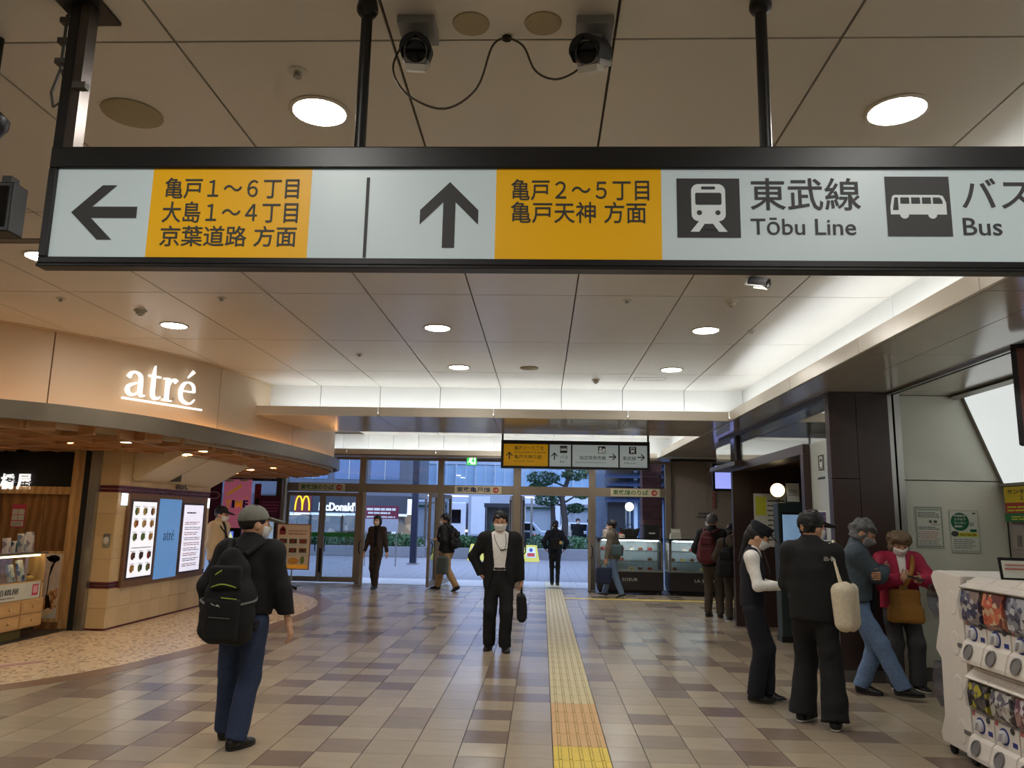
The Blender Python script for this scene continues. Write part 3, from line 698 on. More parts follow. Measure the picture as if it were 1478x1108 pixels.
for body, u, v, u1, v1 in (('亀戸２〜５丁目', -0.49, 2.80, 0.01, 2.87), ('for Kameido 2–5-chome', -0.49, 2.745, 0.05, 2.775), ('亀戸天神方面', -0.49, 2.645, -0.02, 2.715), ('Kameido Tenjin', -0.49, 2.59, -0.15, 2.615), ('バス', 0.30, 2.655, 0.44, 2.715), ('Bus', 0.30, 2.59, 0.38, 2.62), ('指定席券売機', 0.64, 2.645, 1.09, 2.715), ('Reserved Seat Ticket Vending Machine', 0.57, 2.585, 1.09, 2.61), ('東武線', 1.38, 2.645, 1.61, 2.715), ('Tobu Line', 1.40, 2.585, 1.61, 2.612)):
    F.text(body, u, v, m_print, width=u1-u, height=v1-v)

# ---- signs on the door header and exit sign
m_sgreen = mat('sign_green', (34, 104, 44), 0.5); m_snavy = mat('sign_navy', (40, 50, 84), 0.5); m_sred = mat('sign_red', (176, 44, 40), 0.5); m_cream = mat('sign_cream', (208, 196, 164), 0.5)
for x0, x1, body, m, where in ((-6.0, -4.85, '東武線のりば', m_sgreen, 'above the closed doors'), (-2.14, -0.99, '東武亀戸線', m_snavy, 'above the middle opening'), (1.66, 2.85, '東武線のりば', m_sgreen, 'above the cake cases')):
    t = thing('header_sign', 'cream header sign with %s Japanese lettering and red arrow disc %s' % ('green' if m is m_sgreen else 'navy', where), 'sign', (x0, 18.91, 2.20), 0, 'cream signs on the door header')
    w = x1-x0; bx('board', m_cream, t, 0, -0.012, 0, w, 0.008, 0.185, 0.003)
    F = Flat(t, (0, -0.012, 0), (1, 0, 0), (0, 0, 1)); F.text(body, 0.05, 0.035, m, width=w*0.72, height=0.125, bold=0.002)
    F.disc(w-0.14, 0.093, 0.072, m_sred, 0.002, 24); F.poly(arrow(w-0.14, 0.093, 0.10, 0.038, 0.016, 0), m_cream, 0.004); F.done('arrow_disc')
t = thing('exit_sign', 'small green backlit exit sign with running figure above the doors', 'sign', (-1.70, 18.5, 2.86))
bx('housing', m_steel, t, -0.13, 0, 0, 0.13, 0.05, 0.26, 0.004); bx('face', mat('exit_green', (60, 190, 90), 0.4, emit=1.1), t, -0.12, -0.004, 0.01, 0.12, 0.0, 0.25)
F = Flat(t, (0, -0.004, 0), (1, 0, 0), (0, 0, 1)); mw = mat('exit_white', (235, 255, 240), 0.4, emit=1.2)
F.rect(0.0, 0.03, 0.09, 0.23, mw); F.disc(-0.03, 0.2, 0.02, mw); F.poly([(-0.06, 0.17), (0.0, 0.18), (0.02, 0.12), (-0.02, 0.10), (0.02, 0.04), (-0.01, 0.03), (-0.05, 0.09), (-0.09, 0.05), (-0.1, 0.07), (-0.06, 0.12)], mw, 0.003)
F.disc(0.04, 0.17, 0.02, MATS['exit_green'], 0.004); F.poly([(0.0, 0.15), (0.05, 0.15), (0.07, 0.10), (0.05, 0.04), (0.03, 0.04), (0.04, 0.09), (0.01, 0.06)], MATS['exit_green'], 0.004); F.done('running_figure')
bx('hanger', m_steel, t, -0.01, 0.015, 0.26, 0.01, 0.035, 0.30)

# ---- serif word of the shopping centre, used lit on the fascia and small on the directory
GLY = {'a': ([([(.13, .74), (.24, .94), (.46, .99), (.66, .87), (.70, .62), (.70, .22), (.78, .05), (.93, .09)], [.19, .13, .08, .14, .17, .17, .12, .04]), ([(.68, .60), (.40, .51), (.16, .37), (.13, .18), (.26, .05), (.46, .06), (.69, .25)], [.06, .09, .14, .17, .13, .08, .05])], 0.98),
       't': ([([(.33, 1.42), (.30, 1.1), (.30, .6), (.30, .24), (.38, .06), (.54, .04), (.68, .14)], [.03, .12, .17, .17, .15, .10, .04]), ([(.06, .96), (.62, .96)], [.08, .08])], 0.72),
       'r': ([([(.27, 1.0), (.27, .03)], [.17, .17]), ([(.06, .03), (.52, .03)], [.06, .06]), ([(.06, .95), (.27, .97)], [.06, .08]), ([(.33, .66), (.44, .90), (.58, .97), (.70, .88)], [.05, .09, .13, .19])], 0.80),
       'e': ([([(.15, .56), (.84, .58)], [.07, .07]), ([(.82, .57), (.77, .85), (.54, .98), (.28, .88), (.14, .54), (.21, .19), (.48, .04), (.72, .09), (.88, .26)], [.13, .11, .07, .12, .18, .16, .12, .08, .04]), ([(.46, 1.18), (.74, 1.50)], [.05, .16])], 0.96)}
def stroke(b, pts, ws, T, d):
    P = spline(pts, 5) if len(pts) > 2 else [np.array(p) for p in pts]
    W_ = np.interp(np.linspace(0, len(ws)-1, len(P)), range(len(ws)), ws)
    A = []; B = []
    for i, p in enumerate(P):
        t = P[min(i+1, len(P)-1)]-P[max(i-1, 0)]; t = t/np.linalg.norm(t); n = np.array((-t[1], t[0])); A.append(p+n*W_[i]/2); B.append(p-n*W_[i]/2)
    c = MB(); c.strip(A, B, 0, 1); b.add([T(x, y, z*d) for x, y, z in c.v], c.f)
def word(parent, M, s, m, depth, name='letter'):
    x = 0.0
    for ch in 'atre':
        strokes, adv = GLY[ch]; b = MB()
        for p, w in strokes: stroke(b, p, w, lambda u, v, z, x=x: tuple(M @ Vector(((x+u)*s, v*s, z))), depth)
        b.build(name, m, parent, smooth=False); x += adv
m_lt = mat_lamp('letter_white_lit', (255, 255, 255), 0.8); m_ls = mat('letter_side', (180, 180, 178), 0.4)
p0, p1 = np.array((-4.99, 8.84)), np.array((-4.50, 9.80)); d = (p1-p0)/np.linalg.norm(p1-p0)
t = thing('illuminated_sign', 'glowing white serif lettering with underline on the curved cream fascia', 'sign', (p0[0], p0[1], 2.94))
M = frame((0.0, 0.0, 0.045), (d[0], d[1], 0), (0, 0, 1)); wlen = float(np.linalg.norm(p1-p0))
word(t, M, wlen/3.7, m_lt, 0.03); 
b = MB(); b.add([tuple(M@Vector(p)) for p in [(x, y, z) for z in (0.0, 0.02) for y in (-0.055, -0.03) for x in (-0.02, wlen+0.04)]], [(0, 2, 3, 1), (4, 5, 7, 6), (0, 1, 5, 4), (2, 6, 7, 3), (0, 4, 6, 2), (1, 3, 7, 5)]); b.build('underline', m_lt, t)
b = MB()
for k in range(7): q = M@Vector((0.08+k*wlen/7, 0.05, -0.06)); r_ = M@Vector((0.08+k*wlen/7, 0.05, 0.0)); b.tube([q, r_], 0.008, 6)
b.build('standoffs', m_steel, t)

# ================================================================== CEILING FITTINGS
def fitting(name, label, cat, x, y, parts, group=None):
    t = thing(name, label, cat, (x, y, 3.6), 0, group)
    for pn, prof, m in parts:
        b = MB(); b.lathe(prof, n=24); b.build(pn, m, t, smooth=True)
    return t
m_cap = mat('cover_beige', (170, 156, 124), 0.6); m_mesh = mat('speaker_mesh', (104, 92, 76), 0.8, 0, 0.2, 200); m_off = mat('offwhite_plastic', (204, 198, 184), 0.5)
fitting('ceiling_speaker', 'round mesh-covered ceiling speaker above the left end of the big sign', 'speaker', -2.09, 3.513, [('rim', [(0.13, 0), (0.145, 0), (0.145, -0.008), (0.13, -0.014)], m_cap), ('grille', [(0.128, -0.002), (0.128, -0.008), (0.05, -0.012)], m_mesh)])
for x, nm in ((-0.312, 'left'), (-0.019, 'right')):
    fitting('cover_disc', '%s of two round beige cover plates between the surveillance cameras' % ('left-hand' if nm == 'left' else 'right-hand'), 'cover plate', x, 2.82, [('rim', [(0.066, 0), (0.076, 0), (0.074, -0.006), (0.066, -0.006)], m_cap), ('plate', [(0.065, 0), (0.065, -0.004)], m_cap)], 'cover plates by the cameras')
def detector(x, y, label, small=False):
    if small: return fitting('sprinkler_head', label, 'sprinkler', x, y, [('flange', [(0.04, 0), (0.045, -0.002), (0.03, -0.008)], m_off), ('nozzle', [(0.016, -0.006), (0.014, -0.024), (0.02, -0.026), (0.018, -0.03)], m_steel)])
    return fitting('smoke_detector', label, 'detector', x, y, [('base', [(0.06, 0), (0.06, -0.014), (0.05, -0.018)], m_off), ('chamber', [(0.042, -0.016), (0.04, -0.04), (0.026, -0.05)], m_off), ('sensor', [(0.018, -0.048), (0.018, -0.058)], m_steel)])
detector(-4.04, 7.31, 'beige smoke detector beside the left middle downlight'); detector(1.69, 6.80, 'off-white smoke detector under the right end of the big sign'); detector(0.75, 10.88, 'far smoke detector close to the cross beam')
detector(-1.131, 3.154, 'chrome sprinkler head beside the downlight above the big sign', True); detector(0.752, 6.806, 'small sprinkler head just below the middle of the big sign', True); detector(-3.018, 6.841, 'small sprinkler head left of the middle downlights', True); detector(2.16, 7.9, 'small sprinkler head right of the right middle downlight', True)
detector(-2.3, 9.3, 'tiny sprinkler head near the lit fascia word', True); detector(-4.6, 6.9, 'small sprinkler head over the shop entrance', True)
fitting('ceiling_speaker', 'small dark round speaker between the two farthest downlights', 'speaker', -0.19, 10.06, [('rim', [(0.1, 0), (0.12, 0), (0.12, -0.008), (0.1, -0.01)], m_cap), ('grille', [(0.1, -0.002), (0.1, -0.008)], m_mesh)])
t = thing('access_hatch', 'square access hatch outline in the ceiling right of the beam', 'hatch', (1.5, 10.75, 3.6))
b = MB()
for q in ((-0.22, -0.1, 0.22, -0.094), (-0.22, 0.094, 0.22, 0.1), (-0.22, -0.1, -0.214, 0.1), (0.214, -0.1, 0.22, 0.1)): b.box(q[0], q[1], -0.003, q[2], q[3], 0.001)
b.build('hatch_frame', m_cap, t); bx('hatch_panel', m_ceil, t, -0.213, -0.093, -0.001, 0.213, 0.093, 0.004)
t = thing('air_vent', 'slotted air vent in the ceiling by the left picture edge', 'vent', (-4.05, 5.35, 3.6))
for k in range(3): bx('vent_slot', m_joint, t, -0.35, -0.05+k*0.04, -0.003, 0.35, -0.03+k*0.04, 0.002)
# small bullet camera hanging just under the sign on the right
m_cgrey = mat('camera_grey', (168, 168, 166), 0.4); m_lens = mat('lens_black', (10, 10, 12), 0.08)
def bullet(name, label, x, y, yaw, pitch, mount):
    t = thing(name, label, 'camera', (x, y, 3.6), 0, 'surveillance cameras above the sign' if mount else None)
    if mount:
        bx('mount_plate', mat('mount_plate', (150, 150, 148), 0.45, 0.2), t, -0.075, -0.10, -0.035, 0.075, 0.06, 0.0, 0.004); bx('bracket', m_cgrey, t, -0.03, -0.03, -0.09, 0.03, 0.05, -0.03, 0.004)
        z = -0.115; s = 1.0
    else:
        z = -0.06; s = 0.7; bx('bracket', m_cgrey, t, -0.02, -0.02, -0.05, 0.02, 0.02, 0.0)
    R = Matrix.Rotation(yaw, 4, 'Z') @ Matrix.Rotation(pitch, 4, 'X'); T = Matrix.Translation((0, -0.02, z)) @ R
    def tf(b): b.v = [tuple(T@Vector(p)) for p in b.v]; return b
    b = MB(); b.box(-0.05*s, -0.13*s, -0.055*s, 0.05*s, 0.10*s, 0.035*s); tf(b).build('housing', m_cgrey, t, 0.012*s)
    b = MB(); b.prism([(0.062*s*math.cos(a), 0.062*s*math.sin(a)) for a in [PI*k/14 for k in range(15)]]+[(-0.05*s, -0.035*s), (-0.056*s, 0), (0, 0.052*s), (0.056*s, 0), (0.05*s, -0.035*s)], -0.175*s, 0.06*s, lambda u, v, w: (u, w, v)); tf(b).build('sunshade', m_blackmatte, t)
    b = MB(); fn = lambda x_, y_, z_: tuple(T@Vector((x_, -0.13*s-z_, y_-0.005*s))); b.lathe([(0.05*s, 0.0), (0.052*s, 0.022*s), (0.046*s, 0.028*s), (0.043*s, 0.01*s)], n=24, fn=fn); b.build('lens_ring', m_steel, t, smooth=True)
    b = MB(); b.lathe([(0.043*s, 0.008*s), (0.038*s, 0.014*s), (0.02*s, 0.016*s)], n=24, fn=fn); b.build('lens', m_lens, t, smooth=True)
    b = MB(); b.box(-0.04*s, -0.16*s, -0.078*s, 0.04*s, -0.02*s, -0.052*s); tf(b).build('lamp_bar', m_off, t, 0.004)
    return t
bullet('surveillance_camera', 'left grey surveillance camera with black sunshade mounted on the ceiling', -0.53, 2.86, 0.12, 0.5, True); bullet('surveillance_camera', 'right grey surveillance camera with black sunshade aimed further left', 0.19, 2.87, -0.32, 0.5, True)
bullet('surveillance_camera', 'small camera peeking out under the right half of the big sign', 1.70, 6.08, 0.8, 0.3, False)
t = thing('camera_cable', 'thin looping cable strung between the two surveillance cameras', 'cable', (-0.17, 2.93, 3.6))
b = MB(); p = spline([(-0.43, -0.02), (-0.47, -0.15), (-0.40, -0.27), (-0.25, -0.33), (-0.12, -0.24), (-0.06, -0.05), (0.0, -0.006)], 6); b.tube([(q[0], -0.03, q[1]) for q in p], 0.0045, 6); b.build('cable', mat('cable_brown', (82, 72, 60), 0.6), t, smooth=True)
b = MB(); p = spline([(0.0, -0.006), (0.07, -0.05), (0.12, -0.16), (0.20, -0.2), (0.28, -0.17), (0.32, -0.12)], 6); b.tube([(q[0], -0.03, q[1]) for q in p], 0.0045, 6); b.build('cable', MATS['cable_brown'], t, smooth=True)
b = MB(); b.lathe([(0.02, 0), (0.02, -0.012), (0.008, -0.018)], (0, -0.02, 0), 10); b.build('grommet', m_blackmatte, t)
# things cut off by the left picture edge
t = thing('hanging_monitor', 'black hanging monitor cut off by the left picture edge', 'monitor', (-2.62, 2.9, 2.735)); bx('case', m_black, t, -0.42, 0, 0, 0.43, 0.09, 0.215, 0.006); bx('screen', m_lens, t, -0.40, -0.004, 0.02, 0.41, 0.0, 0.195); bx('bracket', m_black, t, 0.36, 0.02, 0.215, 0.40, 0.07, 0.25); bx('hanger_pole', m_black, t, -0.02, 0.03, 0.215, 0.02, 0.07, 0.865)
t = thing('dome_camera', 'black dome camera on a short pole at the upper left edge', 'camera', (-2.34, 2.9, 3.14)); b = MB(); b.lathe([(0.015, 0.0), (0.05, 0.02), (0.075, 0.06), (0.078, 0.09), (0.05, 0.12)], n=20); b.build('dome', m_black, t, smooth=True); b = MB(); b.lathe([(0.016, 0.11), (0.016, 0.46)], n=12); b.build('hanger_pole', m_black, t)
# monitor hanging at the right edge, and the slanted light panel
t = thing('hanging_monitor', 'black framed monitor hanging at the right picture edge', 'monitor', (3.60, 5.95, 2.24), math.radians(-38)); bx('case', m_black, t, 0, 0, 0, 1.1, 0.11, 0.78, 0.006); bx('bezel', mat('bezel_red', (118, 72, 66), 0.4), t, 0.04, -0.006, 0.04, 1.06, 0, 0.74)
bx('screen', mat_cells('screen_picture', [(116, 140, 190), (120, 150, 205), (70, 84, 120), (140, 160, 200), (150, 60, 60)], 9, 0.3, 0.75), t, 0.10, -0.009, 0.08, 1.0, -0.006, 0.70); bx('hanger_pole', m_black, t, 0.5, 0.03, 0.78, 0.54, 0.07, 0.85); bx('hanger_pole', m_black, t, 0.08, 0.04, 0.60, 0.02, 0.06, 0.62)
sl = thing('slanted_light_panel', 'white backlit panel slanting over the ticket machines', 'light panel', (4.70, 4.0, 2.10))
b = MB(); b.prism([(0.0, 0.975), (0.36, 0.0), (0.40, 0.0), (0.04, 0.975)], 0, 4.70, lambda u, v, w: (u, w, v)); b.build('light_face', mat('panel_white_lit', (226, 232, 232), 0.35, 0, 0.02, 1, emit=0.75), sl)
b = MB(); b.prism([(0.33, 0.0), (0.40, 0.0), (0.40, -0.03), (0.33, -0.03)], 0, 4.76, lambda u, v, w: (u, w, v)); b.build('lower_rail', MATS['frame_grey'], sl); b = MB(); b.prism([(-0.05, 0.93), (0.0, 0.975), (-0.1, 0.978), (-0.14, 0.95)], 0, 4.76, lambda u, v, w: (u, w, v)); b.build('upper_rail', MATS['frame_grey'], sl)
bx('paper_notice', mat('paper_beige', (190, 180, 160), 0.7), sl, 0.16, 3.2, 0.46, 0.165, 3.7, 0.62)

# ================================================================== RIGHT SIDE THINGS
def poster(name, label, cat, origin, right, up, w, h, m, thick=0.006, group=None):
    t = thing(name, label, cat, origin, 0, group); M = frame((0, 0, 0), right, up); b = MB()
    b.add([tuple(M@Vector((x, y, z))) for z in (-thick, 0) for y in (0, h) for x in (0, w)], [(0, 2, 3, 1), (4, 5, 7, 6), (0, 1, 5, 4), (2, 6, 7, 3), (0, 4, 6, 2), (1, 3, 7, 5)]); b.build('sheet', m, t)
    return t, Flat(t, (0, 0, 0), right, up)
m_paper = mat('paper_white', (206, 208, 196), 0.6, 0, 0.02); m_ink = mat('ink_dark', (84, 86, 84), 0.7); m_inkr = mat('ink_red', (176, 84, 80), 0.7); m_pgreen = mat('poster_green', (14, 96, 62), 0.55); m_pyel = mat('poster_yellow', (204, 206, 60), 0.55); m_film = mat('laminate', (176, 184, 168), 0.3)
XD, ZU = (1, 0, 0), (0, 0, 1)
t, F = poster('notice_sheet', 'laminated notice with rows of small print on the white alcove wall', 'notice', (4.105, 8.762, 1.39), XD, ZU, 0.30, 0.45, m_film)
F.rect(0.012, 0.015, 0.288, 0.438, m_ink, 0.001); F.rect(0.018, 0.021, 0.282, 0.432, m_paper, 0.0015); F.rect(0.03, 0.405, 0.27, 0.425, mat('ink_green', (150, 168, 148), 0.6), 0.002)
F.lines(0.03, 0.33, 0.27, 0.395, 4, m_ink); F.lines(0.03, 0.2, 0.27, 0.24, 2, m_ink); F.rect(0.15, 0.27, 0.18, 0.30, m_ink); F.rect(0.2, 0.27, 0.235, 0.30, m_ink); F.rect(0.17, 0.25, 0.27, 0.256, m_inkr); F.lines(0.045, 0.10, 0.27, 0.19, 5, m_inkr, 0.3); F.lines(0.03, 0.03, 0.27, 0.095, 4, m_ink, 0.3)
for k in range(4): F.rect(0.025, 0.115+k*0.02, 0.04, 0.122+k*0.02, m_ink)
F.done()
t, F = poster('poster', 'pale poster with big green circle and yellow band on the alcove wall', 'poster', (4.475, 8.762, 1.345), XD, ZU, 0.315, 0.46, m_film)
F.rect(0.012, 0.03, 0.303, 0.45, m_paper, 0.001); F.disc(0.112, 0.335, 0.098, m_pgreen, 0.002, 28); F.rect(0.06, 0.175, 0.295, 0.22, m_pyel, 0.002); F.disc(0.05, 0.205, 0.04, m_print, 0.003, 18, 0.03); F.rect(0.215, 0.225, 0.285, 0.255, m_pgreen); F.rect(0.21, 0.29, 0.26, 0.33, mat('poster_grey', (160, 168, 156), 0.6)); F.lines(0.1, 0.185, 0.28, 0.21, 1, mat('ink_olive', (150, 130, 40), 0.7), 0.9, 0.003, 0.0); F.lines(0.03, 0.05, 0.285, 0.16, 5, m_ink, 0.3); F.rect(0.25, 0.42, 0.285, 0.435, m_pgreen); F.done()
for i, s in enumerate(('時刻表を', 'スマホで', 'カンタン', '検索！')): F.text(s, 0.05, 0.385-i*0.038, m_paper, width=0.125 if i < 3 else 0.09, height=0.027, w=0.003, bold=0.002)
t, F = poster('poster', 'small dark blue poster of figures in a row on the glass beside the column', 'poster', (3.20, 9.33, 1.36), (0, -1, 0), ZU, 0.42, 0.42, m_paper)
F.rect(0.012, 0.09, 0.408, 0.40, mat_cells('dark_picture', [(34, 34, 78), (44, 40, 92), (24, 24, 54), (120, 70, 80), (60, 60, 120)], 60, 0.5), 0.001)
for k in range(4): F.rect(0.05+k*0.085, 0.14, 0.10+k*0.085, 0.26, mat('poster_dress', (176, 128, 132), 0.6), 0.002); F.disc(0.075+k*0.085, 0.285, 0.022, mat('poster_face', (222, 176, 150), 0.6), 0.003, 10)
F.lines(0.03, 0.02, 0.39, 0.07, 2, m_inkr, 0.4); F.done()
# train mark and small lettering on the glass strip
t, F = poster('door_label', 'small train pictogram label on the glass strip beside the brown post', 'label', (3.203, 9.10, 2.22), (0, -1, 0), ZU, 0.20, 0.20, m_film, 0.003); train(F, 0.01, 0.01, 0.18, m_print, m_paper); F.done(); F.text('東武線', -0.03, -0.09, m_print, width=0.24, height=0.03)
# ticket machine corner
t = thing('ticket_machine', 'grey and green ticket machine cabinet with vent grille at the right edge', 'machine', (5.10, 6.0, 0)); m_tk = mat('machine_grey', (146, 138, 132), 0.5, 0, 0.04)
bx('cabinet', m_tk, t, 0, 0, 0, 0.9, 2.75, 2.06, 0.006); bx('green_door', m_pgreen, t, -0.014, 0.6, 0.15, 0.0, 2.42, 1.72, 0.004); bx('side_hatch', mat('hatch_grey', (158, 150, 142), 0.5), t, -0.006, 2.48, 1.40, 0.0, 2.68, 1.66, 0.003)
for k in range(8): bx('vent_slat', m_base, t, -0.01, 2.52, 1.43+k*0.015, -0.006, 2.60, 1.438+k*0.015)
t = thing('banner', 'yellow red and green banner hung above the ticket machine', 'banner', (5.03, 8.66, 1.69)); bx('yellow_band', mat('banner_yellow', (222, 196, 44), 0.6), t, 0, -1.2, 0.20, 0.012, 0, 0.37); bx('red_band', mat('banner_red', (168, 62, 46), 0.6), t, 0, -1.2, 0.09, 0.012, 0, 0.20); bx('green_band', mat('banner_green', (42, 112, 66), 0.6), t, 0, -1.2, 0.0, 0.012, 0.02, 0.09)
F = Flat(t, (0, 0, 0), (0, -1, 0), ZU); F.text('サンキ', 0.06, 0.29, m_print, width=0.3, height=0.05); F.text('ス', 0.27, 0.22, m_print, width=0.06, height=0.05); F.lines(0.04, 0.11, 0.9, 0.18, 2, m_pyel); F.lines(0.1, 0.02, 0.9, 0.07, 2, m_pyel); F.done()

# ---- capsule vending machines: an end unit facing the doors, and a row facing left
m_gw = mat('machine_white', (222, 214, 204), 0.35, 0, 0.02); m_gd = mat('dial_white', (206, 206, 210), 0.3); m_blue = mat('print_blue', (44, 54, 130), 0.5); m_hole = mat('chute_grey', (120, 116, 114), 0.6); m_dome = mat_glass('clear_plastic', (240, 240, 240), 0.05, 0.05, 1.2)
cards = [mat_cells('capsule_card_%d' % i, c, 26, 0.4, stretch=(1, 1, 1)) for i, c in enumerate((
    [(66, 62, 88), (96, 92, 120), (60, 70, 110), (150, 130, 120), (200, 196, 190)], [(226, 120, 84), (220, 104, 70), (236, 150, 110), (120, 60, 50), (232, 200, 160)], [(214, 212, 214), (150, 150, 160), (60, 60, 84), (190, 190, 200), (90, 90, 110)],
    [(54, 48, 50), (90, 84, 86), (204, 190, 60), (120, 110, 110), (60, 56, 60)], [(214, 206, 192), (190, 180, 168), (120, 110, 106), (226, 220, 210), (80, 76, 80)], [(190, 150, 140), (214, 190, 180), (120, 70, 70), (230, 220, 214), (150, 90, 90)]))]
def capsule_unit(t, s, w, ci, side=False):
    """one tier block in local coordinates: front faces -x at x = 0, width along -y from 0, built at height z"""
    for tier, (zw0, zw1) in enumerate(((0.96, 1.20), (0.385, 0.59))):
        zt = 1.28 if tier == 0 else 0.70; zb = 0.70 if tier == 0 else 0.08
        bx('body', m_gw, t, 0.03, -w+0.002, zb, 0.46, -0.002, zt-0.03, 0.006)
        b = MB(); b.prism([(0.46, zt), (0.10, zt), (0.02, zt-0.05), (-0.035, zw1+0.01), (-0.025, zw1), (0.05, zw1), (0.46, zw1)], -w+0.002, -0.002, lambda u, v, q: (u, q, v)); b.build('hood', m_gw, t, 0.004)
        prof = [(0.03, zw1), (-0.03, zw1-0.01), (-0.055, zw1-0.09), (-0.045, zw0+0.03), (0.0, zw0-0.01), (0.03, zw0-0.01)]
        b = MB(); b.prism(prof, -w+0.014, -0.014, lambda u, v, q: (u, q, v)); b.build('window', m_dome, t, 0.008)
        b = MB(); b.prism([(0.02, zw1-0.005), (-0.018, zw1-0.015), (-0.036, zw1-0.09), (-0.028, zw0+0.03), (0.01, zw0)], -w+0.024, -0.024, lambda u, v, q: (u, q, v)); b.build('picture_card', cards[(ci+3*tier) % 6], t)
        bx('front_plate', m_gw, t, -0.004, -w+0.006, zb+0.14, 0.03, -0.006, zw0-0.012, 0.004)
        c = (zb+0.14+zw0)/2; y = -w*0.40; fn = lambda px_, py_, pz_: (-0.004-pz_, y+px_, c+py_)
        b = MB(); b.lathe([(0.052, 0.0), (0.052, 0.004)], n=20, fn=fn); b.build('dial_plate', m_blue, t); b = MB(); b.lathe([(0.040, 0.004), (0.038, 0.02), (0.030, 0.026)], n=20, fn=fn); b.build('dial', m_gd, t, smooth=True)
        b = MB(); b.obox((-0.036, y, c), (0.022, 0.014, 0.066), rx=0.5); b.build('knob', m_gd, t, 0.004)
        b = MB(); fn2 = lambda px_, py_, pz_: (-0.006-pz_, -w*0.24, c+0.07+0) if False else (-0.006-pz_, -w*0.76+px_, c+0.055+py_); b.lathe([(0.02, 0), (0.02, 0.004)], n=12, fn=fn2); b.build('coin_slot', m_print, t)
        bx('blue_label', m_blue, t, -0.006, -w*0.9, c-0.04, -0.004, -w*0.72, c-0.01); bx('blue_label', m_inkr, t, -0.006, -w*0.16, c+0.05, -0.004, -w*0.06, c+0.08)
        # sloping delivery tray with its round mouth
        b = MB(); b.prism([(-0.005, zb+0.15), (-0.03, zb+0.13), (-0.06, zb+0.03), (-0.06, zb), (0.03, zb), (0.03, zb+0.15)], -w+0.004, -0.004, lambda u, v, q: (u, q, v)); b.build('tray', m_gw, t, 0.008)
        b = MB(); fn3 = lambda px_, py_, pz_: (-0.046+py_*0.30-pz_, y+px_, zb+0.08+py_*1.0); b.lathe([(0.05, 0.0), (0.05, 0.012), (0.042, 0.012), (0.040, 0.006)], n=20, fn=fn3); b.build('chute_mouth', m_hole, t)
GX, GY, GW = 2.985, 5.74, 0.27
gl_ = ['second-nearest the end unit, orange card', 'third from the end unit, pale card', 'fourth from the end unit at the picture edge', 'fifth from the end unit, out of frame']
names = ['beside the white end panel, dark patterned card'] + gl_
for k in range(5):
    t = thing('capsule_machine', 'two-tier white capsule vending machine, %s' % names[k], 'vending machine', (GX, GY-k*GW, 0), 0, 'capsule machines facing the hall')
    capsule_unit(t, 1, GW, k)
    for yy in (-0.06, -0.21):
        b = MB(); fn = lambda px_, py_, pz_, yy=yy: (0.08+px_, yy-0.012+pz_, 0.04+py_); b.lathe([(0.036, 0), (0.036, 0.024)], n=14, fn=fn); b.build('caster', m_blackmatte, t)
    bx('base', m_gw, t, 0.0, -GW+0.003, 0.07, 0.46, -0.003, 0.085)
t = thing('capsule_machine', 'end capsule machine turned to the doors showing its white side panel and clear domes', 'vending machine', (GX-0.005, GY+0.012, 0))
prof = [(0.0, 0.07), (0.41, 0.07), (0.43, 0.12), (0.36, 0.26), (0.35, 0.66), (0.42, 0.72), (0.40, 0.78), (0.34, 0.92), (0.33, 1.10), (0.40, 1.20), (0.42, 1.25), (0.38, 1.29), (0.30, 1.30), (0.0, 1.275)]
b = MB(); b.prism(prof, 0.0, 0.03, lambda u, v, q: (q, u, v)); b.build('side_panel', m_gw, t, 0.006)
b = MB(); b.prism([(u*0.97+0.0, v) for u, v in prof], 0.031, 0.46, lambda u, v, q: (q, u, v)); b.build('body', m_gw, t)
for z0, z1 in ((0.30, 0.64), (0.94, 1.20)):
    b = MB(); b.prism([(0.34, z1), (0.49, z1-0.02), (0.54, (z0+z1)/2+0.03), (0.51, z0+0.06), (0.43, z0), (0.33, z0+0.02)], 0.01, 0.44, lambda u, v, q: (q, u, v)); b.build('window', mat_glass('smoky_plastic', (196, 196, 198), 0.14, 0.06, 1.2), t, 0.01)
    b = MB()
    for q in range(4): b.ball((0.07+0.09*q, 0.43, z0+0.09+0.03*(q % 2)), 0.034, 10, 6)
    b.build('capsules', [mat('capsule_pink', (214, 110, 140), 0.3), ][0] if z0 < 0.5 else mat('capsule_clear', (206, 200, 190), 0.3), t, smooth=True)
for z in (0.20, 0.50, 0.80, 1.08):
    b = MB(); fn = lambda px_, py_, pz_, z=z: (-pz_, 0.13+px_, z+py_*1.4); b.lathe([(0.062, 0.0), (0.058, 0.003), (0.05, 0.003)], n=20, fn=fn); b.build('embossed_oval', m_gw, t, smooth=True)
for z in (0.20, 0.78): bx('latch', m_steel, t, -0.006, 0.01, z, 0.0, 0.09, z+0.03)
for yy in (0.06, 0.34):
    b = MB(); fn = lambda px_, py_, pz_, yy=yy: (0.03+pz_, yy+px_, 0.036+py_); b.lathe([(0.036, 0), (0.036, 0.026)], n=14, fn=fn); b.build('caster', m_blackmatte, t)
t = thing('card_holder', 'black framed leaning price card on top of the capsule machines', 'card', (3.10, 5.42, 1.277), math.radians(-12))
b = MB(); b.obox((0.09, 0.02, 0.075), (0.22, 0.012, 0.15), rx=-0.25); b.build('frame', m_black, t, 0.003); b = MB(); b.obox((0.078, 0.008, 0.072), (0.165, 0.004, 0.115), rx=-0.25); b.build('card', m_paper, t); b = MB(); b.box(0.0, 0.0, 0.0, 0.18, 0.07, 0.012); b.build('foot', m_black, t)
b = MB()
for k in range(3): b.obox((0.075, 0.0052-0.006*k+0.004, 0.05+0.025*k), (0.13, 0.003, 0.008), rx=-0.25)
b.build('print', m_inkr, t)
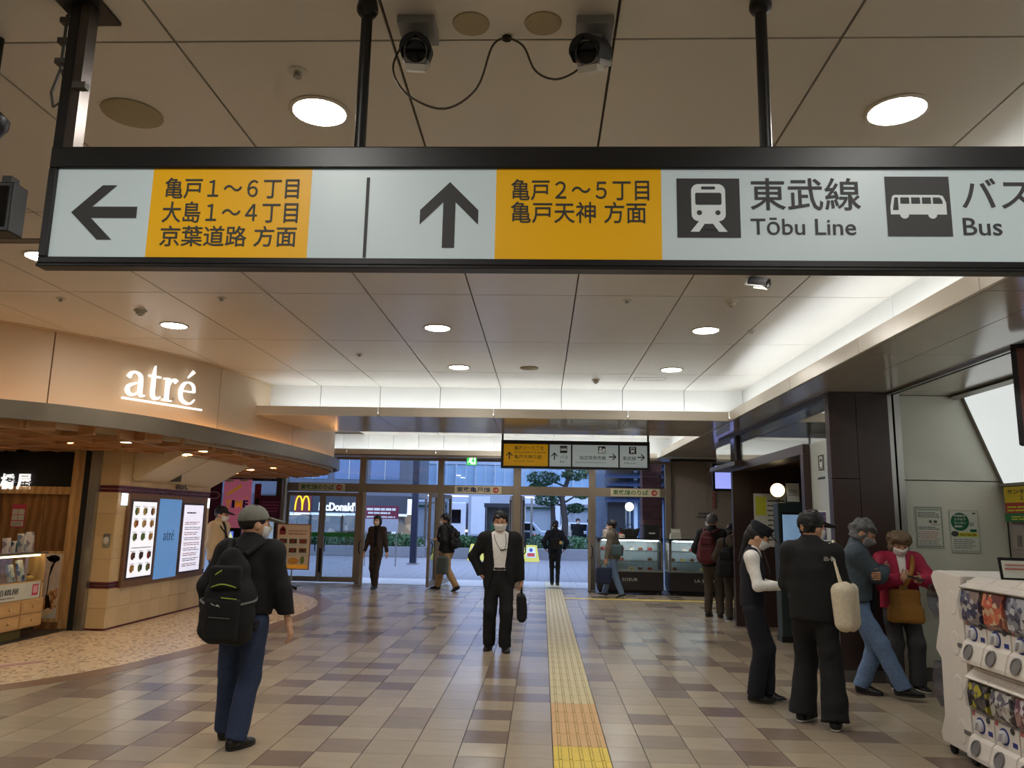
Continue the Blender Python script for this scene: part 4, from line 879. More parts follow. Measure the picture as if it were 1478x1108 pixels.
t = thing('card_holder', 'white standing notice card at the right picture edge', 'card', (3.22, 5.2, 1.277), math.radians(-12)); b = MB(); b.obox((0.08, 0.02, 0.095), (0.16, 0.008, 0.19), rx=-0.2); b.build('card', m_paper, t); bx('foot', m_paper, t, 0, 0.0, 0, 0.16, 0.08, 0.006)
b = MB()
for k in range(3): b.obox((0.06, 0.012-0.004*k, 0.06+0.035*k), (0.10, 0.006, 0.010), rx=-0.2)
b.build('print', m_blue, t)

# ---- inside the portal: kiosk, globe lamp, menu sheet, posters
t = thing('touch_kiosk', 'dark kiosk with a tall blue-grey touch screen inside the brown portal', 'kiosk', (3.36, 11.25, 0)); m_kb = mat('kiosk_green_black', (38, 50, 48), 0.4)
bx('cabinet', m_kb, t, 0.0, 0.0, 0, 0.36, 0.22, 1.92, 0.01); bx('screen', mat('kiosk_screen', (120, 150, 182), 0.3, 0, 0.2, 3, emit=0.55), t, 0.06, -0.006, 1.05, 0.31, 0.0, 1.75); bx('bezel', m_black, t, 0.04, -0.003, 1.02, 0.33, 0.0, 1.78)
bx('plinth', m_black, t, -0.01, -0.01, 0, 0.37, 0.23, 0.08); bx('notice', m_paper, t, 0.1, -0.006, 0.62, 0.28, 0.0, 0.86)
t = thing('globe_lamp', 'glowing round globe lamp on a short black stem beside a menu sheet', 'lamp', (3.42, 11.42, 1.925)); b = MB(); b.ball((0, 0, 0.175), 0.10, 20, 14); b.build('globe', mat_lamp('globe_warm', (255, 226, 170), 2.6), t, smooth=True); b = MB(); b.lathe([(0.03, 0), (0.03, 0.05), (0.02, 0.06), (0.02, 0.08)], n=12); b.build('stem', m_black, t)
t = thing('menu_sheet', 'white menu sheet in a black clip frame beside the globe lamp', 'menu', (3.52, 11.36, 1.925)); bx('frame', m_black, t, 0, 0, 0, 0.20, 0.012, 0.30, 0.004); bx('sheet', m_paper, t, 0.012, -0.003, 0.012, 0.188, 0, 0.275)
F = Flat(t, (0, -0.003, 0), XD, ZU); F.lines(0.03, 0.10, 0.17, 0.2, 3, m_ink, 0.3); F.done(); bx('stand', m_black, t, 0.08, 0.0, -0.005, 0.12, 0.012, 0.0)
t, F = poster('poster', 'pale poster with a yellow corner inside the brown portal behind the kiosk', 'poster', (3.45, 12.835, 1.25), XD, ZU, 0.52, 0.85, m_paper); F.rect(0.03, 0.5, 0.2, 0.8, m_pyel, 0.002); F.lines(0.22, 0.1, 0.5, 0.8, 9, m_ink, 0.3); F.done()
t, F = poster('poster', 'purple poster with orange script on the far brown wall', 'poster', (4.86, 19.02, 1.35), XD, ZU, 1.2, 0.85, mat('poster_purple', (86, 38, 74), 0.5, 0, 0.2, 3)); F.poly([(0.05, 0.45), (0.5, 0.40), (0.52, 0.55), (0.12, 0.68)], mat('poster_orange', (190, 100, 50), 0.5)); F.poly([(0.58, 0.38), (1.05, 0.40), (1.0, 0.55), (0.75, 0.62)], mat('poster_tan', (160, 120, 110), 0.5)); F.rect(0, 0, 1.2, 0.28, mat('poster_shelf', (150, 136, 124), 0.6)); F.done()
t = thing('hanging_monitor', 'wide monitor with pale violet screen hanging by the granite wall', 'monitor', (3.62, 16.6, 2.28)); bx('case', m_black, t, 0, 0, 0, 1.15, 0.09, 0.58, 0.006); bx('screen', mat('screen_violet', (150, 160, 240), 0.4, 0, 0.04, 2, emit=0.95), t, 0.05, -0.005, 0.05, 1.1, 0, 0.53); bx('hanger_pole', m_black, t, 0.55, 0.03, 0.58, 0.6, 0.07, 0.80)
t = thing('hanging_tassel', 'narrow red paper streamer hanging on the granite wall', 'streamer', (4.15, 18.98, 1.95)); 
b = MB()
for k in range(9): b.obox((0.01*(k % 2), 0, 0.05+k*0.1), (0.07, 0.012, 0.09), rz=0.0, ry=0.12*(-1)**k)
b.build('paper_strip', mat('streamer_red', (150, 84, 82), 0.7, 0, 0.2, 12), t); bx('rod', m_black, t, -0.14, -0.01, 0.94, 0.16, 0.01, 0.96)
t = thing('wall_lettering', 'small metal lettering on the granite end wall', 'lettering', (3.75, 19.02, 1.72)); F = Flat(t, (0, 0, 0), XD, ZU); F.lines(0.04, 0.08, 0.36, 0.15, 1, m_ink, 0.7, 0.002, 0.0); F.lines(0.0, 0.0, 0.44, 0.07, 1, m_ink, 0.7, 0.002, 0.0); F.done('lettering')

# ---- two refrigerated cake showcases
m_sk = mat('showcase_skirt', (34, 30, 32), 0.55); m_cakes = [mat('cake_white', (226, 214, 196), 0.7), mat('cake_brown', (120, 74, 44), 0.7), mat('cake_red', (168, 52, 50), 0.6), mat('cake_yellow', (214, 176, 96), 0.7)]
def showcase(x, y, label, tx):
    t = thing('cake_showcase', label, 'showcase', (x, y, 0), 0, 'cake showcases by the doors'); w = 1.46
    bx('skirt', m_sk, t, 0, 0, 0.10, w, 0.62, 0.50, 0.006); bx('ledge', m_steel, t, -0.01, -0.01, 0.50, w+0.01, 0.64, 0.53, 0.004); bx('plinth', m_blackmatte, t, 0.04, 0.05, 0.03, w-0.04, 0.6, 0.10)
    for a in (0.10, w-0.14):
        for q in (0.08, 0.5): b = MB(); fn = lambda px_, py_, pz_, a=a, q=q: (a+pz_, q+px_, 0.03+py_); b.lathe([(0.03, 0), (0.03, 0.03)], n=12, fn=fn); b.build('caster', m_steel, t)
    for a in (0.0, w-0.05): b = MB(); b.box(a, 0.02, 0.53, a+0.05, 0.06, 1.20); b.box(a, 0.56, 0.53, a+0.05, 0.62, 1.20); b.box(a, 0.02, 1.14, a+0.05, 0.62, 1.20); b.build('side_frame', m_steel, t)
    bx('top', m_black, t, -0.005, 0.0, 1.20, w+0.005, 0.64, 1.235, 0.005)
    bx('front_glass', m_glass, t, 0.05, 0.028, 0.53, w-0.05, 0.034, 1.20); bx('back_panel', mat('showcase_back', (216, 220, 218), 0.4, 0.0), t, 0.05, 0.57, 0.53, w-0.05, 0.585, 1.20)
    for z in (0.72, 0.95): bx('shelf', m_glass, t, 0.05, 0.12, z, w-0.05, 0.56, z+0.012); bx('shelf_rail', m_steel, t, 0.05, 0.11, z-0.004, w-0.05, 0.12, z+0.016)
    bx('lamp_tube', mat_lamp('showcase_tube', (240, 250, 255), 26.0), t, 0.10, 0.07, 1.175, w-0.10, 0.095, 1.195)
    F = Flat(t, (0, 0, 0), XD, ZU); F.text('LA SOEUR', tx, 0.30, m_paper, width=0.5, height=0.065, spacing=1.1); F.lines(tx+0.12, 0.265, tx+0.36, 0.28, 1, m_ink, 0.5); F.done()
    return t
showcase(1.27, 17.75, 'left cake showcase with black skirt in front of the glazing', 0.38); showcase(2.86, 17.72, 'right cake showcase with black skirt in front of the granite wall', 0.55)
n = 0
for bx0 in (1.27, 2.86):
    for z, nm in ((0.53, 'bottom'), (0.732, 'middle'), (0.962, 'top')):
        for k in range(6):
            if random.random() < 0.25: continue
            xx = bx0+0.14+k*0.21+random.uniform(-0.02, 0.02); m = random.choice(m_cakes)
            t = thing('cake', 'small cake %s on the %s shelf of the %s showcase' % (('at the left end', 'second from the left', 'third from the left', 'third from the right', 'second from the right', 'at the right end')[k], nm, 'left' if bx0 < 2 else 'right'), 'cake', (xx, 17.98+random.uniform(-0.02, 0.02), z), 0, 'cakes in the showcases')
            b = MB(); b.lathe([(0.075, 0), (0.08, 0.006), (0.07, 0.008)], n=14); b.build('tray', m_paper, t); b = MB(); b.lathe([(0.05, 0.008), (0.052, 0.05), (0.046, 0.058), (0.02, 0.062)], n=12); b.build('sponge', m, t, smooth=True); b = MB(); b.ball((0, 0, 0.068), 0.016, 8, 6); b.build('topping', random.choice(m_cakes), t, smooth=True)
m_bb = mat('box_black', (20, 20, 22), 0.5)
t = thing('carrier_box', 'black square carrier box on the left showcase', 'box', (2.35, 18.0, 1.235)); bx('box', m_bb, t, 0, 0, 0, 0.34, 0.30, 0.30, 0.008); bx('label', m_paper, t, 0.1, -0.003, 0.10, 0.24, 0, 0.13); bx('lid', m_bb, t, -0.006, -0.006, 0.25, 0.346, 0.306, 0.305)
t = thing('carrier_bag', 'black slouching cloth bag on the left showcase', 'bag', (2.02, 18.1, 1.235)); b = MB(); b.prism([(-0.16, 0), (0.16, 0), (0.24, 0.24), (0.12, 0.20), (0, 0.22), (-0.14, 0.20), (-0.24, 0.24)], -0.1, 0.1, lambda u, v, q: (u, q, v)); b.build('body', m_bb, t, 0.02); b = MB(); b.tube([(-0.1, 0, 0.2), (-0.07, 0, 0.3), (0.05, 0, 0.31), (0.1, 0, 0.2)], 0.01); b.build('handle', m_bb, t)
t = thing('display_model', 'white round cake model on the left showcase top', 'cake', (1.52, 18.05, 1.235)); b = MB(); b.lathe([(0.14, 0), (0.15, 0.02), (0.12, 0.03), (0.12, 0.16), (0.10, 0.18)], n=20); b.build('cake_body', m_cakes[0], t, smooth=True); b = MB(); b.ball((0.03, 0, 0.19), 0.03); b.ball((-0.04, 0.02, 0.19), 0.028); b.build('fruit', m_cakes[2], t, smooth=True)
t = thing('display_model', 'low red and white cake model beside the slouching bag', 'cake', (1.78, 17.98, 1.235)); b = MB(); b.lathe([(0.12, 0), (0.12, 0.06), (0.10, 0.08)], n=18); b.build('cake_body', m_cakes[0], t, smooth=True); b = MB(); b.ball((0, 0, 0.085), (0.08, 0.08, 0.03)); b.build('fruit', m_cakes[2], t, smooth=True)
for k in range(3):
    t = thing('gift_box', 'white gift box on the right showcase, %s in its stack' % ('lowest', 'middle', 'topmost')[k], 'box', (2.98, 18.0, 1.235+0.075*k), 0, 'gift boxes on the right showcase'); bx('box', m_paper, t, 0, 0, 0, 0.20-0.01*k, 0.16, 0.06, 0.003); bx('lid', m_cream, t, -0.004, -0.004, 0.055, 0.204-0.01*k, 0.164, 0.075, 0.003)
t = thing('hand_gel', 'small white pump bottle at the left end of the right showcase', 'bottle', (2.92, 17.85, 1.235)); b = MB(); b.lathe([(0.03, 0), (0.03, 0.09), (0.012, 0.10), (0.012, 0.12)], n=14); b.build('bottle', m_paper, t, smooth=True); bx('pump', m_paper, t, -0.03, -0.006, 0.12, 0.01, 0.006, 0.132)

# ================================================================== LEFT SIDE: sweets shop, directory, posters
m_wood = mat_wave('shop_wood', (132, 92, 54), (164, 120, 76), 2.2, 'X', 0.45, 5.0); m_woodl = mat_wave('light_wood', (196, 154, 100), (220, 180, 124), 3.0, 'X', 0.45, 4.0); m_olive = mat('olive_plinth', (112, 98, 44), 0.5)
ws = struct(MB().box(-10, 11.05, 0, -6.30, 11.2, 2.62).build('wall_shop', mat('shop_back', (60, 44, 32), 0.6)))
for a, c in ((-9.2, -8.52), (-8.51, -7.86), (-7.85, -7.21), (-7.20, -6.70)): bx('wood_panel', m_wood, ws, a, 11.02, 0, c, 11.05, 1.84)
bx('header_beam', m_woodl, ws, -10, 10.98, 1.84, -6.62, 11.05, 1.95); bx('black_panel', m_blackmatte, ws, -10, 11.0, 1.95, -6.64, 11.05, 2.47); bx('side_post', m_woodl, ws, -6.70, 10.78, 0, -6.46, 11.02, 2.5, 0.004)
jm = struct(MB().box(-6.455, 10.66, 0, -6.37, 10.9, 2.6).build('trim_7', m_blackmatte)); bx('steel_face', m_steel, jm, -6.37, 10.66, 0, -6.33, 10.9, 2.6); bx('gap', m_blackmatte, jm, -6.33, 10.69, 0, -6.318, 10.9, 2.6); bx('steel_face', m_steel, jm, -6.318, 10.63, 0, -6.23, 10.9, 2.6, 0.004)
struct(MB().box(-10, 7.4, -0.01, -6.47, 11.1, 0.006).build('floor_shop', mat('shop_floor_dark', (64, 58, 54), 0.45)))
t = thing('shop_sign', 'glowing white brush-style characters on the black panel of the sweets shop', 'sign', (-8.12, 10.995, 1.90)); F = Flat(t, (0, 0, 0), XD, ZU)
for i, ch in enumerate('船橋屋'): F.text(ch, 0.0+0.245*i, 0.0, m_lt, width=0.205, height=0.225, extrude=0.006, bold=0.0025, w=0.02)
bx('stand_off', m_steel, t, 0, 0, 0.1, 0.7, 0.018, 0.11)
t, F = poster('notice_sheet', 'pink and white notice on the wood wall of the sweets shop', 'notice', (-7.68, 11.015, 1.36), XD, ZU, 0.21, 0.33, mat('notice_pink', (196, 70, 96), 0.6))
F.rect(0.015, 0.10, 0.195, 0.26, m_paper, 0.002); F.rect(0.015, 0.015, 0.195, 0.085, m_paper, 0.002); F.lines(0.03, 0.03, 0.18, 0.075, 3, m_ink, 0.4, 0.003); F.rect(0.1, 0.10, 0.108, 0.26, MATS['notice_pink'], 0.003); F.rect(0.015, 0.175, 0.195, 0.183, MATS['notice_pink'], 0.003); F.done()
# counter, front faces the hall (+x)
t = thing('display_counter', 'light wood display counter with drawers and lit glass case in the sweets shop', 'counter', (-6.5, 10.17, 0)); 
bx('plinth', m_olive, t, -0.70, -1.9, 0, -0.12, -0.22, 0.14); bx('body', m_woodl, t, -0.72, -1.9, 0.14, -0.02, 0.0, 0.49)
for r in range(2):
    for k in range(4):
        y1_ = -0.012-k*0.44; z0_ = 0.15+r*0.17
        d_ = bx('drawer', m_woodl, t, -0.02, y1_-0.425, z0_, 0.0, y1_, z0_+0.158, 0.004)
        bx('drawer_panel', mat('drawer_inset', (206, 164, 108), 0.5), d_, 0.0, y1_-0.395, z0_+0.03, 0.004, y1_-0.03, z0_+0.128)
        b = MB(); b.ball((0.014, y1_-0.21, z0_+0.08), (0.012, 0.016, 0.02), 8, 6); b.build('knob', m_woodl, d_, smooth=True)
bx('name_panel', mat('pale_panel', (206, 208, 196), 0.5), t, -0.06, -1.9, 0.495, -0.035, -0.06, 0.70)
F = Flat(t, (-0.035, -1.2, 0), (0, 1, 0), ZU)
F.text('船橋屋', 0.32, 0.57, m_print, width=0.40, height=0.075); F.lines(0.3, 0.53, 0.7, 0.55, 1, m_ink, 0.5); F.rect(0.98, 0.53, 1.10, 0.67, MATS['notice_pink'], 0.002); F.rect(1.0, 0.56, 1.08, 0.65, mat('notice_pale', (226, 170, 180), 0.6), 0.003); F.done()
bx('case_back', m_woodl, t, -0.70, -1.9, 0.49, -0.66, -0.0, 1.05); bx('case_floor', m_woodl, t, -0.68, -1.9, 0.69, -0.04, -0.0, 0.71); bx('case_side', m_woodl, t, -0.68, -0.03, 0.49, -0.04, 0.0, 1.05)
bx('case_glass', m_glass, t, -0.052, -1.9, 0.71, -0.046, -0.03, 1.05); bx('case_top', mat('case_top_edge', (96, 84, 74), 0.3), t, -0.72, -1.9, 1.05, -0.02, 0.0, 1.07); bx('case_lamp', mat_lamp('case_lamp_warm', (255, 220, 160), 5.0), t, -0.12, -1.9, 1.02, -0.08, -0.06, 1.045)
pk = [mat_cells('packet_%d' % i, c, 14, 0.5) for i, c in enumerate(([(206, 200, 190), (180, 176, 170), (120, 130, 150), (220, 214, 204)], [(70, 110, 150), (210, 206, 196), (40, 60, 90), (190, 186, 176)], [(196, 176, 180), (216, 208, 204), (150, 130, 140), (220, 214, 210)]))]
for k, (dy, w, h, m, lb) in enumerate(((-0.16, 0.12, 0.26, 2, 'nearest the sauce poster'), (-0.32, 0.14, 0.24, 0, 'second from the sauce poster'), (-0.47, 0.08, 0.15, 1, 'small one with green mark'), (-0.60, 0.11, 0.19, 2, 'by the left picture edge'))):
    q = thing('sweets_box', 'upright sweets box on top of the shop counter, %s' % lb, 'box', (-6.68, 10.17+dy, 1.07), 0.25, 'boxes on the shop counter'); b = MB(); b.obox((0, 0, h/2), (0.06, w, h), ry=-0.08); b.build('carton', pk[m], q, 0.003); bx('label', m_sgreen if k == 2 else m_paper, q, 0.034, -w*0.25, h*0.45, 0.037, w*0.25, h*0.75)
for k, (dy, h, lb) in enumerate(((-0.34, 0.27, 'blue leaning packet in the lit counter case'), (-0.52, 0.22, 'pale leaning packet in the lit counter case'))):
    q = thing('sweets_packet', lb, 'packet', (-6.64, 10.17+dy, 0.71), 0.2); b = MB(); b.obox((0, 0, h/2), (0.03, 0.15, h), ry=-0.25); b.build('packet', pk[1-k], q, 0.004); b = MB(); b.obox((0.022, 0, h*0.5), (0.004, 0.09, h*0.4), ry=-0.25); b.build('label', m_paper, q)
q = thing('sweets_dish', 'yellow bean sweets heaped on a dish in the counter case', 'sweets', (-6.63, 10.0, 0.71)); b = MB(); b.lathe([(0.05, 0), (0.075, 0.02), (0.07, 0.02)], n=16); b.build('dish', m_woodl, q); b = MB(); b.ball((0, 0, 0.035), (0.06, 0.06, 0.035)); b.build('sweets', m_cakes[3], q, smooth=True); b = MB(); b.lathe([(0.02, 0.06), (0.024, 0.09)], (0.0, -0.01, 0), 10); b.build('top_sweet', m_cakes[1], q)
t = thing('poster_stand', 'wood framed tall picture of dark syrup poured over sweets', 'poster', (-6.98, 10.72, 0.10)); bx('frame', m_woodl, t, 0, 0, 0, 0.34, 0.03, 0.95, 0.004); bx('picture', mat_cells('syrup_picture', [(214, 200, 186), (222, 208, 196), (206, 192, 178)], 4, 0.5), t, 0.025, -0.004, 0.05, 0.315, 0.0, 0.915)
F = Flat(t, (0, -0.004, 0), XD, ZU); md = mat('syrup_dark', (34, 20, 16), 0.3); mb_ = mat_cells('crumb_brown', [(190, 136, 84), (214, 164, 110), (160, 104, 60), (222, 190, 150)], 24, 0.6)
F.disc(0.2, 0.85, 0.09, md, 0.002, 16, 0.05); F.poly([(0.05, 0.88), (0.14, 0.83), (0.20, 0.80), (0.17, 0.74), (0.155, 0.6), (0.152, 0.36), (0.168, 0.36), (0.17, 0.6), (0.22, 0.78), (0.28, 0.86)], md, 0.002); F.poly([(0.03, 0.34), (0.12, 0.30), (0.2, 0.42), (0.30, 0.46), (0.31, 0.2), (0.22, 0.14), (0.05, 0.16)], mb_, 0.003); F.poly([(0.14, 0.36), (0.19, 0.36), (0.24, 0.2), (0.16, 0.16)], md, 0.004); F.rect(0.03, 0.055, 0.31, 0.13, m_paper, 0.002); F.poly([(0.05, 0.10), (0.2, 0.19), (0.29, 0.14), (0.14, 0.06)], mat('mochi', (226, 204, 160), 0.6), 0.005); F.done('print')
bx('foot', m_wood, t, 0.02, 0, -0.10, 0.32, 0.25, 0.0)

# ---- directory on the tiled wall (faces +x)
FX = -5.962
t = thing('directory_board', 'wood framed shop directory with three tall lit panels on the tiled wall', 'directory', (FX, 10.95, 0.55)); m_fr = mat('frame_walnut', (118, 86, 58), 0.45, 0, 0.1)
bx('frame', m_fr, t, 0, 0, 0, 0.045, 2.62, 1.33, 0.005)
def panel(nm, y0_, y1_, z0_, z1_, m): return bx(nm, m, t, 0.045, y0_-10.95, z0_-0.55, 0.056, y1_-10.95, z1_-0.55, 0.002)
m_dw = mat('directory_white', (226, 228, 236), 0.4, 0, 0.02, 2, emit=0.85); m_db = mat('directory_blue', (96, 146, 206), 0.4, 0, 0.05, 2, emit=0.5); m_dl2 = mat('directory_lilac', (222, 222, 240), 0.4, 0, 0.02, 2, emit=0.8)
bx('bezel', m_brown, t, 0.040, 0.07, 0.10, 0.050, 0.83, 1.24); bx('bezel', m_brown, t, 0.040, 1.66, 0.08, 0.050, 2.50, 1.22)
panel('lit_panel', 11.06, 11.74, 0.68, 1.76, m_dw); panel('lit_panel', 11.84, 12.56, 0.60, 1.82, m_db); panel('lit_panel', 12.68, 13.40, 0.66, 1.74, m_dl2)
F = Flat(t, (0.056, -10.95, -0.55), (0, 1, 0), ZU); food = [mat('food_%d' % i, c, 0.5) for i, c in enumerate(((120, 76, 50), (196, 150, 84), (70, 54, 50), (150, 60, 50), (214, 190, 130), (110, 140, 70)))]
for r in range(5):
    zc = (1.62, 1.44, 1.25, 0.98, 0.80)[r]
    for c in range(3): y = 11.16+c*0.23; F.disc(y, zc, 0.055, random.choice(food), 0.002, 9, 0.06); F.rect(y+0.02, zc-0.03, y+0.07, zc+0.05, random.choice(food), 0.003); F.lines(y-0.06, zc+0.065, y+0.08, zc+0.085, 1, m_ink, 0.4)
F.rect(11.1, 1.09, 11.68, 1.10, m_ink); F.done('menu_print')
F.lines(12.78, 1.60, 13.2, 1.66, 1, m_ink, 0.4, ragged=0.4)
for k in range(9): F.lines(12.74, 1.42-k*0.085, 13.34, 1.48-k*0.085, 2, mat('ink_pale', (170, 160, 178), 0.6) if k % 2 else mat('ink_rose', (206, 150, 150), 0.6), 0.4)
F.done('list_print')
word(t, F.M @ Matrix.Translation((12.02, 1.18, 0.003)), 0.105, mat('word_blue', (34, 60, 110), 0.5), 0.002, 'logo_letter')
for y in (10.80, 13.56): 
    q = thing('wall_lamp', 'small square white lit box %s the shop directory' % ('left of' if y < 12 else 'right of'), 'lamp', (FX, y, 1.70), 0, 'light boxes beside the directory'); bx('diffuser', mat('lightbox_white', (236, 246, 255), 0.4, emit=1.6), q, 0, 0, 0, 0.03, 0.13, 0.17, 0.004); bx('back_plate', m_steel, q, 0, -0.008, -0.008, 0.006, 0.138, 0.178)
q = thing('metal_lettering', 'dark metal serif lettering on the tiled wall above the directory', 'lettering', (FX, 12.36, 1.99)); word(q, frame((0.02, 0, 0), (0, 1, 0), ZU), 0.125, mat('letter_gunmetal', (96, 92, 88), 0.35, 0.6), 0.015)
b = MB(); b.box(0, 0.05, 0.05, 0.02, 0.4, 0.06); b.build('stand_off', m_steel, q)
q = thing('hose_box', 'small steel wall fitting low on the tiled corner', 'wall fitting', (-6.10, 10.704, 1.12)); bx('plate', m_steel, q, 0, -0.012, 0, 0.10, 0, 0.19, 0.004); b = MB(); fn = lambda x_, y_, z_: (0.05+x_, -0.012-z_, 0.09+y_*1.4); b.lathe([(0.04, 0), (0.036, 0.03), (0.02, 0.04)], n=14, fn=fn); b.build('knob', m_off, q, smooth=True)
t, F = poster('floor_sticker', 'red and white sticker on the terrazzo at the left edge', 'sticker', (-5.62, 8.05, 0.0035), (0.6, 0.8, 0), (-0.8, 0.6, 0), 0.5, 0.18, mat('sticker_white', (232, 222, 214), 0.5), 0.001); F.rect(0.0, 0.02, 0.5, 0.06, m_sred, 0.001); F.rect(0.1, 0.1, 0.5, 0.13, m_sred, 0.001); F.done()
t = thing('floor_marking', 'thin dark inlaid outline with dots in the terrazzo near the border', 'floor marking', (-4.25, 11.3, 0.003)); F = Flat(t, (0, 0, 0), (0.12, 0.99, 0), (-0.99, 0.12, 0)); m_fl = mat('inlay_dark', (92, 66, 60), 0.5)
for q in ((-0.9, -0.02, 0.9, 0.0), (-0.9, 0.30, 0.6, 0.315), (-0.9, 0.0, -0.885, 0.3)): F.rect(*q, m_fl, 0.0008)
for k in range(5): F.disc(-0.7+0.35*k, 0.15, 0.05, m_fl, 0.0008, 12)
F.done('inlay')

# ---- posters on the glazing, screen, menu board
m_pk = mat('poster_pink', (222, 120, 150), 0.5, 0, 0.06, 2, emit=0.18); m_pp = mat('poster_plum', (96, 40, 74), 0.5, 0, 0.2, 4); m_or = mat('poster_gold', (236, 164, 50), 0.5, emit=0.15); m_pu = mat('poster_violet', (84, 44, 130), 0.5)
t, F = poster('poster', 'tall pink poster reading TIME with an orange stick on the glazing', 'poster', (-7.88, 18.93, 0.95), XD, ZU, 0.70, 1.50, m_pk, 0.01)
for i, (ch, m) in enumerate((('T', m_or), ('I', m_pu), ('M', m_or), ('E', m_pu))): F.text(ch, (0.07, 0.23, 0.32, 0.51)[i], 0.80, m, width=(0.14, 0.07, 0.17, 0.13)[i], height=0.19, bold=0.004, extrude=0.003, w=0.004)
F.poly([(0.06, 1.13), (0.10, 1.09), (0.46, 1.32), (0.42, 1.38)], m_or); F.disc(0.12, 1.47, 0.12, mat('poster_cream', (250, 226, 190), 0.5), 0.002, 20, 0.04); F.disc(0.5, 1.48, 0.12, MATS['poster_cream'], 0.002, 20, 0.025)
for u, v, r in ((0.47, 0.55, 0.05), (0.6, 1.06, 0.035), (0.25, 0.35, 0.03)): F.poly([(u+(r if k % 2 == 0 else r*0.45)*math.cos(PI*k/5+0.3), v+(r if k % 2 == 0 else r*0.45)*math.sin(PI*k/5+0.3)) for k in range(10)], m_or, 0.003)
F.done()
t, F = poster('poster', 'dark plum poster with pale swirl beside the left tiled wall end', 'poster', (-8.32, 18.93, 1.15), XD, ZU, 0.40, 1.30, m_pp, 0.01); 
for k in range(2): F.disc(0.2, 0.9, 0.16-0.03*k, (mat('swirl_pale', (206, 160, 170), 0.5), m_pp)[k], 0.002+0.001*k, 20, 0.10-0.03*k)
F.done()
t, F = poster('poster', 'narrow red and black poster between two window bars', 'poster', (-7.10, 18.93, 1.25), XD, ZU, 0.16, 1.1, mat('poster_red', (150, 44, 66), 0.5), 0.01); F.rect(0.03, 0.5, 0.13, 0.75, m_black, 0.002); F.done()
t, F = poster('poster', 'wide plum poster with pink sketchy lettering next to the steel post', 'poster', (-6.95, 18.93, 1.52), XD, ZU, 0.55, 0.55, m_pp, 0.01); F.lines(0.06, 0.15, 0.5, 0.45, 4, mat('sketch_pink', (176, 90, 120), 0.5), 0.35); F.done()
t = thing('digital_signboard', 'black free-standing screen with blue picture in front of the pink poster', 'screen', (-7.55, 18.1, 0)); bx('case', m_black, t, 0, 0, 0.1, 0.5, 0.08, 1.28, 0.008); bx('screen', mat_cells('screen_blue', [(90, 110, 220), (130, 160, 240), (190, 210, 250), (80, 90, 200), (200, 214, 150)], 9, 0.3, 0.9), t, 0.03, -0.005, 0.2, 0.33, 0, 1.2); bx('foot', m_black, t, -0.05, -0.15, 0, 0.55, 0.25, 0.1)
t = thing('menu_board', 'menu board with rows of food pictures on a wheeled stand', 'board', (-5.92, 17.35, 0)); bx('board', mat('board_cream', (232, 214, 190), 0.5), t, 0, 0, 0.42, 0.75, 0.02, 1.40, 0.004)
fr = mat('board_frame', (170, 120, 110), 0.5)
for q in ((-0.01, 0.41, 0.76, 0.43), (-0.01, 1.39, 0.76, 1.41), (-0.01, 0.43, 0.01, 1.39), (0.74, 0.43, 0.76, 1.39)): bx('frame', fr, t, q[0], -0.008, q[1], q[2], 0.026, q[3])
F = Flat(t, (0, -0.001, 0), XD, ZU); F.rect(0.05, 1.17, 0.19, 1.30, mat('board_maroon', (140, 50, 60), 0.5)); F.disc(0.12, 1.31, 0.05, MATS['board_maroon']); F.lines(0.25, 1.24, 0.68, 1.30, 1, mat('board_rose', (206, 150, 140), 0.5), 0.5, ragged=0); F.lines(0.25, 1.18, 0.65, 1.21, 1, m_sred, 0.6, ragged=0)
for r in range(3):
    for c in range(3):
        if r == 2 and c > 0: continue
        u = 0.06+c*0.225; v = 0.99-r*0.2; F.rect(u-0.01, v-0.08, u+0.19, v+0.1, m_paper, 0.002); F.rect(u, v-0.01, u+0.17, v+0.09, random.choice(food[:4]), 0.003); F.disc(u+0.08, v+0.04, 0.05, random.choice(food), 0.004, 10, 0.03)
F.rect(0.03, 0.44, 0.72, 0.52, m_or, 0.002); F.disc(0.40, 0.60, 0.12, mat('board_orange', (226, 160, 70), 0.5), 0.003, 18, 0.07); F.disc(0.60, 0.62, 0.05, food[5], 0.003, 10, 0.09); F.done()
b = MB(); b.tube([(0.375, 0.01, 0.08), (0.375, 0.01, 0.42)], 0.018); b.build('pole', m_steel, t)
for dx in (-0.06, 0.06): b = MB(); b.tube([(0.375, 0.01, 0.09), (0.375+dx*3, -0.18, 0.07), (0.375+dx*3, -0.2, 0.06)], 0.014); b.build('leg', m_steel, t); b = MB(); b.lathe([(0.03, 0.0), (0.034, 0.03), (0.03, 0.06)], (0.375+dx*3, -0.2, 0), 12); b.build('caster', m_blackmatte, t)
b = MB(); b.tube([(0.375, 0.01, 0.09), (0.375, 0.22, 0.06)], 0.014); b.build('leg', m_steel, t); b = MB(); b.lathe([(0.03, 0.0), (0.034, 0.03), (0.03, 0.06)], (0.375, 0.22, 0), 12); b.build('caster', m_blackmatte, t)

